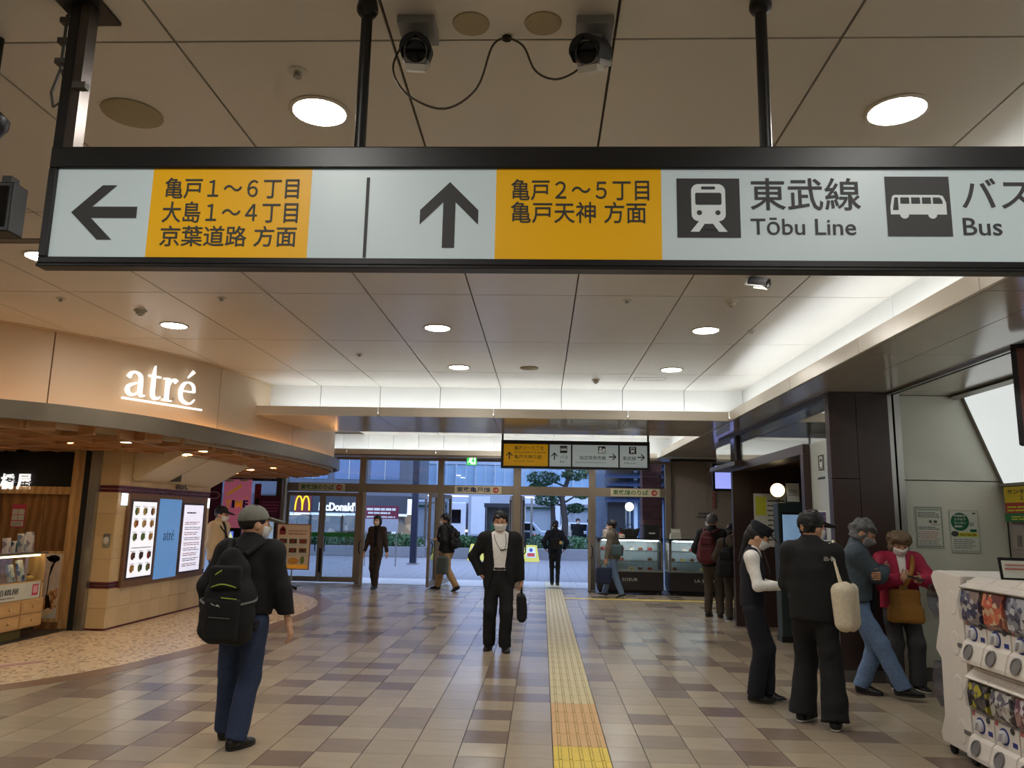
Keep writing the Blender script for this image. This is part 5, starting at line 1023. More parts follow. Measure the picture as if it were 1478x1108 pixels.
# ================================================================== OUTSIDE THE DOORS
gr = struct(MB().box(-60, 19.15, -0.3, 60, 90, -0.012).build('ground_plaza', mat('asphalt', (104, 106, 112), 0.7, 0, 0.08, 3)))
m_pl = mat('plaza_tile_pale', (186, 186, 184), 0.45, 0, 0.04, 3); m_pv = mat('paver_grey', (120, 120, 124), 0.6, 0, 0.08, 5)
for i in range(-16, 12):
    for j in range(2): bx('paving_slab', m_pl, gr, i*0.8+0.1, 19.2+j*0.85, -0.02, i*0.8+0.894, 19.2+j*0.85+0.843, 0.0)
b = MB()
for r in range(60):
    for k in range(46):
        x = -13+k*0.6+(r % 2)*0.3; y = 20.92+r*0.3; b.box(x, y, -0.02, x+0.59, y+0.29, -0.001)
props(b.build('paver', m_pv, gr), kind='stuff')
b = MB()
for k in range(16): b.lathe([(0.02, 0), (0.014, 0.006)], (-0.1+k*0.06, 19.22, 0), 8)
for k in range(16): b.lathe([(0.02, 0), (0.014, 0.006)], (-0.1+k*0.06, 19.5, 0), 8); b.lathe([(0.02, 0), (0.014, 0.006)], (0.0+k*0.06, 20.6, 0), 8)
b.build('tactile_dots', m_pl, gr); bx('tactile_strip', t_cols[2], gr, 0.1, 19.2, -0.01, 0.49, 20.8, 0.003)

def leaves(c, r, n, size, seed):
    rs = np.random.RandomState(seed); b = MB()
    for i in range(n):
        d = rs.normal(size=3); d /= np.linalg.norm(d); p = np.array(c)+d*np.array(r)*(0.45+0.55*rs.rand()**0.5)
        a, e = rs.normal(size=3), rs.normal(size=3); a /= np.linalg.norm(a); e = np.cross(a, e); e /= np.linalg.norm(e); s = size*(0.6+0.8*rs.rand())
        b.add([p-a*s, p+e*s*0.45, p+a*s, p-e*s*0.45], [(0, 1, 2, 3)])
    return b
m_leaf = mat('leaf_green', (58, 92, 54), 0.6, 0, 0.25, 3); m_leafd = mat('leaf_dark', (40, 70, 46), 0.6, 0, 0.25, 3); m_bark = mat('bark', (52, 44, 40), 0.85, 0, 0.2, 12, 0.4); m_pot = mat('planter_stone', (112, 112, 116), 0.7, 0, 0.08, 6)
# round planter with the tree
t = thing('round_planter', 'low round grey stone planter with shrubs under the pine', 'planter', (0.75, 33.2, 0)); b = MB(); b.lathe([(1.65, 0), (1.65, 0.42), (1.5, 0.45), (1.5, 0.38)], n=40); b.build('kerb', m_pot, t, smooth=True); b = MB(); b.lathe([(1.5, 0.3), (1.5, 0.36)], n=40); b.build('soil', m_bark, t)
for k in range(7): a = k*0.9; props(leaves((1.0*math.cos(a), 1.0*math.sin(a), 0.62), (0.5, 0.5, 0.34), 260, 0.07, k).build('shrub', m_leafd if k % 2 else m_leaf, t), kind='stuff')
t = thing('pine_tree', 'pine with layered crown growing from the round planter', 'tree', (0.95, 33.4, 0.36)); b = MB(); b.tube([(0, 0, 0), (0.05, 0, 1.2), (-0.1, 0, 2.2), (0.2, 0, 3.1), (0.1, 0, 4.2)], [0.16, 0.14, 0.12, 0.09, 0.05], 10); b.build('trunk', m_bark, t, smooth=True); b = MB(); b.tube([(-0.5, 0.3, 0), (-0.45, 0.2, 1.2), (-0.55, 0.1, 2.4)], [0.13, 0.11, 0.07], 8); b.build('trunk', m_bark, t, smooth=True)
for i, (x, y, z, rx, rz) in enumerate(((-0.9, 0, 3.0, 0.75, 0.3), (0.55, 0.1, 3.2, 0.7, 0.28), (-0.3, 0, 3.75, 1.0, 0.34), (0.3, 0.2, 4.3, 0.9, 0.34), (-0.7, 0.1, 2.1, 0.6, 0.3), (0.75, -0.1, 2.35, 0.4, 0.2), (-0.1, 0, 4.9, 0.8, 0.3), (-1.15, 0.1, 2.6, 0.4, 0.2), (0.5, 0.2, 1.75, 0.4, 0.2))):
    props(leaves((x, y, z), (rx, rx*0.8, rz), 520, 0.075, 20+i).build('foliage', m_leaf if i % 2 else m_leafd, t), kind='stuff'); b = MB(); b.tube([(0.05, 0, z-0.35), (x*0.6, y, z-0.1), (x, y, z)], [0.05, 0.035, 0.015], 6); b.build('branch', m_bark, t)
for i, (x0, x1, lb) in enumerate(((-7.2, -4.7, 'behind the closed doors'), (-4.2, -2.42, 'left of the telephone booth'), (-10.2, -7.6, 'in front of the burger restaurant'))):
    t = thing('planter_box', 'long grey planter trough with clipped hedge %s' % lb, 'planter', (x0, 31.6, 0), 0, 'hedge planters on the plaza'); w = x1-x0; bx('trough', m_pot, t, 0, 0, 0, w, 0.7, 0.42, 0.02); bx('soil', m_bark, t, 0.05, 0.05, 0.40, w-0.05, 0.65, 0.43)
    props(leaves((w/2, 0.35, 0.62), (w/2*0.95, 0.32, 0.3), 1500, 0.07, 60+i).build('hedge', m_leaf, t), kind='stuff')
m_ye = mat('aframe_yellow', (206, 186, 70), 0.5)
for i, (x, lb) in enumerate(((-0.40, 'beside the round planter'), (-2.52, 'in front of the telephone booth'), (-3.95, 'behind the door post'))):
    t = thing('sandwich_board', 'yellow tapered sandwich board with blue notice %s' % lb, 'sign', (x, 30.3, 0), 0, 'yellow sandwich boards'); b = MB()
    b.prism([(-0.33, 0.0), (0.33, 0.0), (0.22, 0.62), (-0.22, 0.62)], -0.03, 0.0, lambda u, v, w: (u, w+v*0.35-0.12, v)); b.build('front_leaf', m_ye, t, 0.01); b = MB(); b.prism([(-0.33, 0.0), (0.33, 0.0), (0.22, 0.62), (-0.22, 0.62)], 0, 0.03, lambda u, v, w: (u, 0.34+w-v*0.35+0.0, v)); b.build('back_leaf', m_ye, t, 0.01)
    b = MB(); b.prism([(-0.19, 0.16), (0.19, 0.16), (0.15, 0.54), (-0.15, 0.54)], -0.036, -0.03, lambda u, v, w: (u, w+v*0.35-0.12, v)); b.build('notice', m_paper, t); b = MB(); b.prism([(0.07*math.cos(a), 0.44+0.07*math.sin(a)) for a in [2*PI*k/16 for k in range(16)]], -0.04, -0.036, lambda u, v, w: (u, w+v*0.35-0.12, v)); b.build('round_mark', m_blue, t); b = MB(); b.prism([(-0.15, 0.2), (0.15, 0.2), (0.14, 0.33), (-0.14, 0.33)], -0.04, -0.036, lambda u, v, w: (u, w+v*0.35-0.12, v)); b.build('red_text', m_sred, t)
# telephone booth
t = thing('telephone_booth', 'dark glazed telephone booth standing on the plaza', 'booth', (-2.30, 31.5, 0)); m_bo = mat('booth_dark', (26, 28, 36), 0.4)
for x in (0, 0.58, 1.24): bx('post', m_bo, t, x, 0, 0, x+0.06, 0.06, 2.05)
for x in (0, 1.24): bx('post', m_bo, t, x, 1.0, 0, x+0.06, 1.06, 2.05)
bx('roof', m_bo, t, -0.04, -0.04, 2.05, 1.34, 1.1, 2.22, 0.01); bx('base', m_bo, t, 0, 0, 0, 1.3, 1.06, 0.12); bx('pane', m_glass, t, 0.06, 0.02, 0.12, 0.58, 0.03, 2.05); bx('pane', m_glass, t, 0.64, 0.02, 0.12, 1.24, 0.03, 2.05); bx('back', mat('booth_back', (50, 54, 60), 0.5), t, 0.06, 1.02, 0.12, 1.24, 1.05, 2.05); bx('telephone', mat('phone_green', (40, 96, 56), 0.4), t, 0.2, 0.7, 0.9, 0.5, 0.95, 1.4); bx('shelf', m_steel, t, 0.1, 0.6, 0.8, 1.1, 1.0, 0.84)
# dark post, notice board
t = thing('canopy_post', 'dark navy steel post of the bus canopy', 'post', (-4.45, 27.2, 0)); bx('shaft', mat('navy_paint', (28, 32, 50), 0.4), t, -0.11, -0.11, 0, 0.11, 0.11, 4.6, 0.01); bx('foot', m_steel, t, -0.18, -0.18, 0, 0.18, 0.18, 0.04)
t = thing('notice_board', 'burgundy and grey notice board on thin posts behind the woman', 'board', (-5.85, 25.6, 0)); bx('burgundy_panel', mat('burgundy', (104, 30, 50), 0.45, 0, 0.06), t, 0, 0, 1.53, 1.12, 0.03, 1.95); bx('grey_panel', mat('board_grey', (150, 152, 160), 0.5), t, 0, 0, 1.12, 1.12, 0.03, 1.53); F = Flat(t, (0, 0, 0), XD, ZU)
F.lines(0.06, 1.80, 1.06, 1.90, 1, m_paper, 0.8, 0.002, 0.05); F.lines(0.1, 1.69, 1.0, 1.77, 1, m_paper, 0.7); F.lines(0.06, 1.57, 1.05, 1.64, 1, m_paper, 0.6); F.done()
for x in (0.04, 1.06): bx('post', m_steel, t, x, 0.03, 0, x+0.03, 0.06, 1.95)
# burger restaurant
t = thing('burger_restaurant', 'burger restaurant front with white lit name and yellow arched letter', 'building', (-14.5, 34.0, 0)); bx('wall', mat('store_grey', (84, 86, 96), 0.5, 0, 0.05), t, 0, 0, 2.5, 8.6, 6, 9); bx('name_band', mat('store_band', (44, 46, 54), 0.4), t, 0, -0.06, 1.72, 8.6, 0, 2.5); bx('white_band', mat('store_white', (206, 214, 226), 0.4, emit=0.5), t, 0, -0.1, 1.62, 8.6, 0, 1.72)
for k in range(6): w_ = bx('window', m_glass, t, 0.1+k*1.42, 0.0, 0.3, 1.4+k*1.42, 0.02, 1.62); bx('window_frame', m_black, w_, 0.03+k*1.42, -0.04, 0.0, 0.1+k*1.42, 0.04, 1.62)
bx('sill', MATS['store_grey'], t, 0, 0, 0, 8.6, 0.1, 0.3); bx('interior', mat_cells('store_interior', [(110, 96, 84), (150, 130, 104), (70, 64, 60), (190, 170, 140), (90, 84, 84)], 2.2, 0.6, 0.25), t, 0, 2.0, 0, 8.6, 2.1, 1.7)
for k in range(4): bx('lamp_tube', mat_lamp('store_tube', (255, 240, 214), 6.0), t, 0.8+k*2, 0.8, 1.60, 1.6+k*2, 0.9, 1.63)
for k in range(5): f_ = bx('upper_window', mat('dusk_pane', (96, 112, 140), 0.15, 0.3), t, 0.5+k*1.6, -0.02, 3.2, 1.8+k*1.6, 0, 4.6); bx('window_bar', m_steel, f_, 1.12+k*1.6, -0.04, 3.2, 1.16+k*1.6, -0.02, 4.6)
F = Flat(t, (0, -0.06, 0), XD, ZU); F.text("McDonald's", 4.70, 1.80, m_lt, width=1.75, height=0.38, extrude=0.03, bold=0.003, w=0.03)
b = MB(); M = Matrix.Translation((4.15, -0.12, 1.80)); ar = lambda x0: [(x0+0.155*(1-math.cos(a)), 0.62*math.sin(a)**0.8) for a in [PI*k/16 for k in range(17)]]
bx('red_plate', mat('plate_maroon', (96, 20, 30), 0.4, emit=0.3), t, 3.58, -0.10, 1.62, 4.36, -0.06, 2.52)
for x0 in (3.66, 3.97):
    b = MB(); b.tube([(u, -0.14, 1.80+max(0, v)) for u, v in ar(x0)], 0.035, 8); b.build('yellow_arch', mat('arch_yellow', (255, 196, 20), 0.4, emit=1.2), t, smooth=True)
bx('white_strip', m_lt, t, 3.62, -0.12, 1.64, 4.32, -0.10, 1.70)
# big pale building across the road
t = thing('office_building', 'long pale blue-grey building with ribbon windows across the road', 'building', (-9.5, 58, 0)); m_bw = mat('building_pale', (200, 208, 220), 0.6, 0, 0.05, 0.6); m_pane = mat('blue_pane', (168, 194, 216), 0.35, 0.0, 0.08, 0.5)
bx('lower_wall', m_bw, t, 0, 0, 2.6, 22, 8, 3.7); bx('upper_wall', m_bw, t, 0, 0.4, 5.6, 22, 8, 12); bx('core', m_bw, t, 0, 0.6, 0, 22, 8, 5.6)
for k in range(15):
    w_ = bx('window', m_pane, t, 0.1+k*1.47, 0.45, 3.75, 1.45+k*1.47, 0.55, 5.55); bx('window_bar', m_bw, w_, 0.72+k*1.47, 0.40, 3.7, 0.80+k*1.47, 0.46, 5.6); bx('pillar', m_bw, t, 0.0+k*1.47, 0.2, 3.7, 0.1+k*1.47, 0.5, 5.6)
    w_ = bx('window', m_pane, t, 0.1+k*1.47, 0.35, 6.6, 1.45+k*1.47, 0.42, 8.6)
    bx('shutter', mat('shutter_grey', (150, 160, 168), 0.5), t, 0.1+k*1.47, 0.45, 0.2, 1.4+k*1.47, 0.55, 2.2)
bx('green_stripe', mat('stripe_green', (60, 110, 80), 0.5), t, 0, 0.3, 2.35, 22, 0.5, 2.5)
for k in range(7): bx('pillar', m_bw, t, 1.2+k*3.1, -0.1, 0, 1.55+k*3.1, 0.25, 2.6)
bx('grey_band', mat('band_grey', (120, 124, 132), 0.5), t, 0, -0.02, 2.5, 22, 0.3, 2.75)
t = thing('tower_block', 'dark grey-blue apartment block behind the burger restaurant', 'building', (-34, 48, 0)); bx('wall', mat('tower_grey', (120, 126, 144), 0.6, 0, 0.05, 0.5), t, 0, 0, 0, 24, 8, 18)
for r in range(4):
    for k in range(9): w_ = bx('window', MATS['dusk_pane'], t, 1+k*2.5, -0.05, 3+r*3, 2.6+k*2.5, 0, 4.6+r*3); bx('window_bar', m_steel, w_, 1.78+k*2.5, -0.08, 3+r*3, 1.84+k*2.5, -0.05, 4.6+r*3)
t = thing('louvred_building', 'blue-grey building with slanting horizontal louvres right of the doors', 'building', (2.75, 34, 0)); bx('wall', mat('louvre_wall', (92, 100, 116), 0.5), t, 0, 0, 0, 12, 6, 12)
for k in range(14): b = MB(); b.obox((3.2, -0.5, 2.6+k*0.34), (6.4, 0.9, 0.04), rx=0.45); b.build('louvre', mat('louvre_blue', (70, 82, 110), 0.35, 0.3), t)
for k in range(4): w_ = bx('window', MATS['dusk_pane'], t, 0.3+k*1.4, -0.04, 0.3, 1.5+k*1.4, 0, 2.4); bx('window_bar', m_steel, w_, 0.86+k*1.4, -0.07, 0.3, 0.92+k*1.4, -0.04, 2.4)
bx('door', m_bo, t, 0.1, -0.06, 0, 0.9, -0.045, 2.7); bx('pale_fin', m_bw, t, 1.2, -0.4, 0, 1.35, 0, 9)
t = thing('brick_pier', 'red-brown brick pier just outside the glazing on the right', 'pier', (2.62, 20.4, 0)); bx('core', mat('mortar', (120, 104, 98), 0.8), t, 0.012, 0.012, 0, 0.508, 0.508, 4)
bm = [mat('brick_%d' % i, c, 0.7) for i, c in enumerate(((120, 66, 56), (134, 76, 62), (104, 58, 52)))]; brm = [MB().box(0, 0, 0, 0.235, 0.014, 0.068).mesh('brick', m) for m in bm]; brs = [MB().box(0, 0, 0, 0.014, 0.235, 0.068).mesh('brick', m) for m in bm]
for r in range(44):
    for k in range(2): link('brick', random.choice(brm), t, (0.015+k*0.245, 0.0, 0.01+r*0.078)); link('brick', random.choice(brs), t, (0.0, 0.015+k*0.245, 0.01+r*0.078))
t = thing('dark_panel', 'dark brown timber panel beside the brick pier', 'panel', (3.16, 20.3, 0)); bx('board', mat('timber_dark', (70, 42, 32), 0.6, 0, 0.15, 4), t, 0, 0, 0, 0.5, 0.06, 2.9); bx('post', m_steel, t, 0.5, 0, 0, 0.56, 0.06, 3.2)
t = thing('globe_street_lamp', 'glowing round lamp on a post near the louvred building', 'lamp', (3.15, 28.2, 0)); b = MB(); b.ball((0, 0, 2.12), 0.16, 16, 10); b.build('globe', mat_lamp('globe_street', (255, 236, 200), 2.0), t, smooth=True); b = MB(); b.tube([(0, 0, 0), (0, 0, 1.97)], 0.04); b.build('post', m_steel, t)
# truck
t = thing('delivery_truck', 'white box truck parked beyond the planters', 'truck', (-4.6, 37.5, 0)); m_tw = mat('truck_white', (206, 212, 222), 0.35); m_tg = mat('truck_grey', (158, 166, 178), 0.4)
bx('cab', m_tw, t, 0.0, 0.0, 0.55, 0.95, 1.7, 2.35, 0.06); bx('windscreen', m_lens, t, -0.01, 0.12, 1.35, 0.02, 1.58, 2.1); bx('side_window', m_lens, t, 0.15, -0.012, 1.35, 0.7, 0.0, 2.0); bx('cargo_box', m_tg, t, 1.05, -0.1, 0.75, 3.4, 1.85, 2.75, 0.03); bx('box_door', m_tw, t, 1.2, -0.12, 0.85, 2.1, -0.1, 2.65); bx('chassis', m_bo, t, 0.1, 0.15, 0.4, 3.3, 1.6, 0.75); bx('mirror', m_bo, t, -0.05, -0.2, 1.5, 0.05, -0.05, 1.85); bx('tail_lamp', mat('tail_red', (220, 70, 50), 0.4, emit=1.5), t, 3.40, 0.1, 0.8, 3.42, 0.25, 0.95); bx('head_lamp', mat('head_lamp', (255, 226, 180), 0.3, emit=3.0), t, 0.96, -0.13, 0.95, 1.04, -0.10, 1.05)
for x in (0.45, 2.6):
    for y in (0.0, 1.6): b = MB(); fn = lambda x_, y_, z_, x=x, y=y: (x+x_, y+z_, 0.36+y_); b.lathe([(0.36, 0), (0.38, 0.06), (0.38, 0.16), (0.36, 0.2)], n=20, fn=fn); w_ = b.build('wheel', m_blackmatte, t); b = MB(); b.lathe([(0.2, -0.01), (0.16, -0.02)], n=14, fn=fn); b.build('hub', m_steel, w_)
def car(name, label, x, y, m, L=3.8):
    t = thing(name, label, 'car', (x, y, 0)); b = MB(); b.prism([(0, 0.3), (L, 0.3), (L, 0.75), (L-0.15, 0.9), (L*0.78, 0.95), (L*0.66, 1.42), (L*0.25, 1.45), (L*0.1, 0.95), (0, 0.85)], 0, 1.6, lambda u, v, w: (u, w, v)); b.build('body', m, t, 0.05); b = MB(); b.prism([(L*0.28, 0.97), (L*0.7, 0.97), (L*0.64, 1.36), (L*0.30, 1.38)], -0.012, 1.612, lambda u, v, w: (u, w, v)); b.build('side_window', m_lens, t)
    for wx in (0.65, L-0.7):
        for wy in (-0.02, 1.45): b = MB(); fn = lambda x_, y_, z_, wx=wx, wy=wy: (wx+x_, wy+z_, 0.31+y_); b.lathe([(0.30, 0), (0.32, 0.04), (0.32, 0.14), (0.3, 0.18)], n=18, fn=fn); b.build('wheel', m_blackmatte, t)
    bx('head_lamp', MATS['head_lamp'], t, -0.02, 0.1, 0.62, 0.02, 0.4, 0.75); bx('tail_lamp', MATS['tail_red'], t, L-0.02, 0.1, 0.65, L+0.02, 0.35, 0.8)
car('parked_car', 'dark car passing behind the hedge near the burger restaurant', -4.2, 43.2, mat('car_dark', (40, 44, 54), 0.25)); car('parked_car', 'pale silver car stopped left of the pine', -3.0, 45, mat('car_silver', (186, 200, 216), 0.25)); car('parked_car', 'white small car near the office building', 0.6, 47.5, m_tw, 3.3)
# bus stop canopy
t = thing('bus_canopy', 'pale bus stop canopy roof with lit underside over the road', 'canopy', (-6.6, 40, 0)); bx('roof', m_bw, t, 0, 0, 2.75, 6.6, 2.2, 3.0, 0.02); bx('light_strip', mat_lamp('canopy_tube', (255, 248, 232), 2.2), t, 0.4, 0.3, 2.70, 6.2, 0.5, 2.75)
for x in (0.4, 3.2, 6.0): bx('post', m_steel, t, x, 1.0, 0, x+0.12, 1.12, 2.75)
# traffic sign and bollard
t = thing('road_sign', 'thin white street pole with small sign plate beyond the doors', 'sign', (-0.95, 38.5, 0)); b = MB(); b.tube([(0, 0, 0), (0, 0, 4.4)], 0.05, 10); b.build('pole', m_bw, t); bx('plate', m_paper, t, -0.16, -0.07, 1.55, 0.16, -0.05, 2.2); b = MB(); fn = lambda x_, y_, z_: (x_, -0.075-z_, 2.0+y_); b.lathe([(0.11, 0), (0.11, 0.01)], n=18, fn=fn); b.build('red_disc', m_sred, t)
def bicycle(label, x, y, rz):
    t = thing('bicycle', label, 'bicycle', (x, y, 0), rz, 'bicycles by the planter')
    for wx in (-0.5, 0.5):
        b = MB(); b.tube([(wx+0.32*math.cos(a), 0, 0.34+0.32*math.sin(a)) for a in [2*PI*k/20 for k in range(21)]], 0.02, 6); w_ = b.build('wheel', m_blackmatte, t); b = MB()
        for k in range(4): a = PI*k/4; b.tube([(wx+0.3*math.cos(a), 0, 0.34+0.3*math.sin(a)), (wx-0.3*math.cos(a), 0, 0.34-0.3*math.sin(a))], 0.004, 4)
        b.build('spokes', m_steel, w_)
    b = MB(); b.tube([(-0.5, 0, 0.34), (-0.12, 0, 0.32), (0.36, 0, 0.78), (-0.18, 0, 0.75), (-0.5, 0, 0.34)], 0.018, 6); b.build('frame', m_bo, t); b = MB(); b.tube([(0.5, 0, 0.34), (0.36, 0, 0.78), (0.32, 0, 1.0)], 0.018, 6); b.build('fork', m_bo, t); b = MB(); b.tube([(0.2, -0.24, 1.02), (0.32, 0, 1.0), (0.2, 0.24, 1.02)], 0.014, 6); b.build('handlebar', m_steel, t); b = MB(); b.ball((-0.2, 0, 0.84), (0.13, 0.07, 0.04)); b.build('saddle', m_bo, t); bx('basket', m_bo, t, 0.36, -0.16, 0.72, 0.66, 0.16, 0.96)
bicycle('bicycle leaning to the left near the crossing, behind the pine', 1.65, 36.7, 1.1); bicycle('bicycle held by a pedestrian near the crossing', 2.25, 37.4, 1.7)

# ================================================================== PEOPLE
m_skin = mat('skin', (204, 158, 128), 0.55, 0, 0.05, 10); m_skin2 = mat('skin_tan', (186, 138, 108), 0.55, 0, 0.05, 10); m_mask = mat('mask_white', (228, 226, 222), 0.7, 0, 0.03); m_eye = mat('eye_dark', (26, 20, 18), 0.2)
def fab(name, rgb, rough=0.85, var=0.12, bump=0.15): return mat(name, rgb, rough, 0, var, 40, bump)
h_black = mat('hair_black', (18, 16, 16), 0.5, 0, 0.25, 60, 0.5); h_grey = mat('hair_grey', (92, 92, 92), 0.55, 0, 0.3, 60, 0.5); h_brown = mat('hair_brown', (112, 92, 68), 0.6, 0, 0.35, 50, 0.6)
V3 = lambda *a: np.array(a, float)
def unit(v): v = np.array(v, float); return v/np.linalg.norm(v)
def ik(a, c, l1, l2, pole):
    a, c = V3(*a), V3(*c); d = c-a; L = min(np.linalg.norm(d), (l1+l2)*0.999); u = d/np.linalg.norm(d); c = a+u*L
    x = (l1*l1-l2*l2+L*L)/(2*L); hgt = math.sqrt(max(0, l1*l1-x*x)); p = V3(*pole); p = p-u*(p@u); p = p/np.linalg.norm(p)
    return a+u*x+p*hgt, c
def bounds(pts, pad): P = np.array(pts); return P.min(0)-pad, P.max(0)+pad

def person(label, loc, rotz, h=1.68, feet=((-0.1, 0, 0.085, 0.15, 0), (0.1, 0, 0.085, -0.15, 0)), hands=((-0.27, -0.02, 0.84), (0.27, -0.02, 0.84)), poles=((-0.4, 0.6, 0), (0.4, 0.6, 0)),
           hdirs=(None, None), curl=(0.5, 0.5), lean=0.0, hip=(0, 0, 0), head=(0, 0), wide=1.0, top=None, inner=None, sleeve=None, pants=None, shoes=None, hair=('short', h_black), hat=None, mask=m_mask, skinm=None,
           hem=0.84, opened=None, loose=0.0, leg=(0.092, 0.072, 0.066), vox=0.012, vest=None, eyes=False, collar=0.0, hands_on=True, sole=None, belt=None, group=None, glass=False):
    s = h/1.70; rot = (0, 0, rotz); seed = int(abs(loc[0])*37+loc[1]*11) % 97
    hp = V3(*hip); R_, L_ = V3(-0.09, 0, 0.90)+hp, V3(0.09, 0, 0.90)+hp
    neck = V3(hp[0]*0.4, hp[1]-lean, 1.445+hp[2]); chest = V3(hp[0]*0.5, hp[1]-lean*0.6, 1.24+hp[2]); pel = V3(hp[0], hp[1], 0.94+hp[2])
    sh = [V3(neck[0]-0.172*wide, neck[1]+0.005, 1.385+hp[2]), V3(neck[0]+0.172*wide, neck[1]+0.005, 1.385+hp[2])]
    el, wr = zip(*[ik(sh[i], hands[i], 0.285, 0.255, poles[i]) for i in (0, 1)])
    kn, an = zip(*[ik((R_, L_)[i], feet[i][:3], 0.425, 0.405, (math.sin(feet[i][3])*0.4, -1, 0)) for i in (0, 1)])
    Rh = rotz3(head[0]) @ rotx3(head[1]); hc = neck+V3(0, -0.012, 0.055)+Rh@V3(0, -0.012, 0.092)
    hl = lambda P: ((P-hc)@Rh)/1.07                                         # into head coordinates (face towards -y)
    def head_core(Q):
        d = smin(ell(Q, (0, 0.018, 0.028), (0.078, 0.098, 0.098)), ell(Q, (0, -0.03, -0.045), (0.058, 0.066, 0.072)), 0.05)
        return d
    def head_sdf(P):
        Q = hl(P); d = head_core(Q)
        d = smin(d, cap_(Q, (0, -0.094, 0.012), (0, -0.112, -0.022), 0.008, 0.013), 0.012)
        for x in (-1, 1):
            d = smax(d, -ell(Q, (x*0.031, -0.108, 0.016), (0.018, 0.016, 0.011)), 0.012); d = smin(d, ell(Q, (x*0.078, 0.012, -0.006), (0.011, 0.021, 0.031)), 0.008)
            d = smin(d, cap_(Q, (x*0.014, -0.093, 0.034), (x*0.05, -0.082, 0.034), 0.006, 0.004), 0.01)
        d = smin(d, ell(Q, (0, -0.092, -0.056), (0.022, 0.012, 0.008)), 0.008)
        return smin(d, cap_(P, neck-V3(0, 0, 0.05), neck+V3(0, -0.01, 0.07), 0.056, 0.05), 0.03)
    def cap_(P, a, b, ra, rb): return cap(P, a, b, ra, rb)
    # --- body: one surface; head and hands meshed finer
    def torso(P, e=0.0):
        d = smin(cap(P, pel, chest, 0.150*wide+e, 0.165*wide+e, 1.42), cap(P, sh[0], sh[1], 0.062+e, 0.062+e), 0.07)
        return smin(d, cap(P, chest, neck, 0.12*wide+e, 0.062+e, 1.2), 0.06)
    def body_sdf(P):
        d = torso(P, -0.022)
        for i in (0, 1):
            d = smin(d, cap(P, sh[i], el[i], 0.044, 0.034), 0.03); d = smin(d, cap(P, el[i], wr[i], 0.034, 0.025), 0.02)
            d = smin(d, cap(P, (R_, L_)[i], kn[i], 0.072, 0.047), 0.03); d = smin(d, cap(P, kn[i], an[i], 0.047, 0.033), 0.02); d = smin(d, cap(P, an[i]-V3(0, 0, 0.02), an[i]-V3(0, 0.09, 0.05), 0.03, 0.022), 0.02)
        return d
    lo, hi = bounds(list(wr)+list(an)+list(sh)+[neck, pel, *el, *kn], 0.2); lo[2] = 0.0
    pieces = [nets(body_sdf, lo, hi, max(vox*1.4, 0.02))]
    lo, hi = bounds([hc, neck], 0.145); pieces.append(nets(head_sdf, lo, hi, max(vox*0.6, 0.0065)))
    if hands_on:
        for i in (0, 1):
            sx = (1, -1)[i]; fd = unit(wr[i]-el[i]); d_, th, nn = (fd, V3(0, -1, 0), V3(sx, 0, 0)) if hdirs[i] is None else (unit(hdirs[i][0]), V3(*hdirs[i][1]), V3(0, 0, 0))
            th = unit(th-d_*(th@d_)); nn = np.cross(d_, th) if hdirs[i] is not None or i == 0 else -np.cross(d_, th)
            if hdirs[i] is None and nn@V3(sx, 0, 0) < 0: nn = -nn
            if hdirs[i] is not None and len(hdirs[i]) > 2: nn = unit(hdirs[i][2])
            Rm = np.stack((th, d_, nn), 1); w0 = wr[i]; cl = curl[i]
            def hand(P):
                d = rbox(P, w0+d_*0.05, (0.040, 0.046, 0.014), 0.012, Rm); d = smin(d, cap(P, w0-d_*0.03, w0+d_*0.02, 0.026, 0.027), 0.02)
                for k in range(4):
                    b0 = w0+d_*0.088+th*(0.030-0.020*k); l1, l2 = ((0.036, 0.034), (0.040, 0.036), (0.037, 0.034), (0.029, 0.028))[k]; a1 = cl*(0.8+0.1*k); a2 = a1+cl*1.1
                    b1 = b0+(d_*math.cos(a1)+nn*math.sin(a1))*l1; b2 = b1+(d_*math.cos(a2)+nn*math.sin(a2))*l2
                    d = smin(d, np.minimum(cap(P, b0-d_*0.015, b1, 0.0095, 0.0088), cap(P, b1, b2, 0.0088, 0.0072)), 0.006)
                t0 = w0+th*0.032+d_*0.018; t1 = t0+unit(th*0.75+d_*0.7+nn*0.3)*0.042; t2 = t1+unit(th*0.25+d_*1.0+nn*0.45)*0.034
                return smin(d, np.minimum(cap(P, t0, t1, 0.013, 0.010), cap(P, t1, t2, 0.010, 0.0078)), 0.008)
            lo, hi = bounds([w0, w0+d_*0.19], 0.075); pieces.append(nets(hand, lo, hi, 0.006 if vox < 0.014 else 0.010))
    for V, _ in pieces: V *= s
    root = skin('person', pieces, skinm or m_skin, None, loc, rot); props(root, label, 'person', group)
    def part(name, fn, pts, pad, vx, m, parent=None):
        lo, hi = bounds(pts, pad); V, Q = nets(fn, lo, hi, vx)
        if len(V) == 0: return None
        return skin(name, [(V*s, Q)], m, parent or root)
    # --- clothes
    e = 0.012+loose
    def sleeves(P, grow=0.0, k=0.05, base=None):
        d = base
        for i in (0, 1):
            fd = unit(wr[i]-el[i]); u = cap(P, sh[i], el[i], 0.066+loose+grow, 0.056+loose+grow); f = np.maximum(cap(P, el[i], wr[i]-fd*0.012, 0.056+loose+grow, 0.043+loose*0.8+grow), (P-(wr[i]-fd*0.005))@fd)
            a = smin(u, f, 0.03); d = a if d is None else smin(d, a, k)
        return d
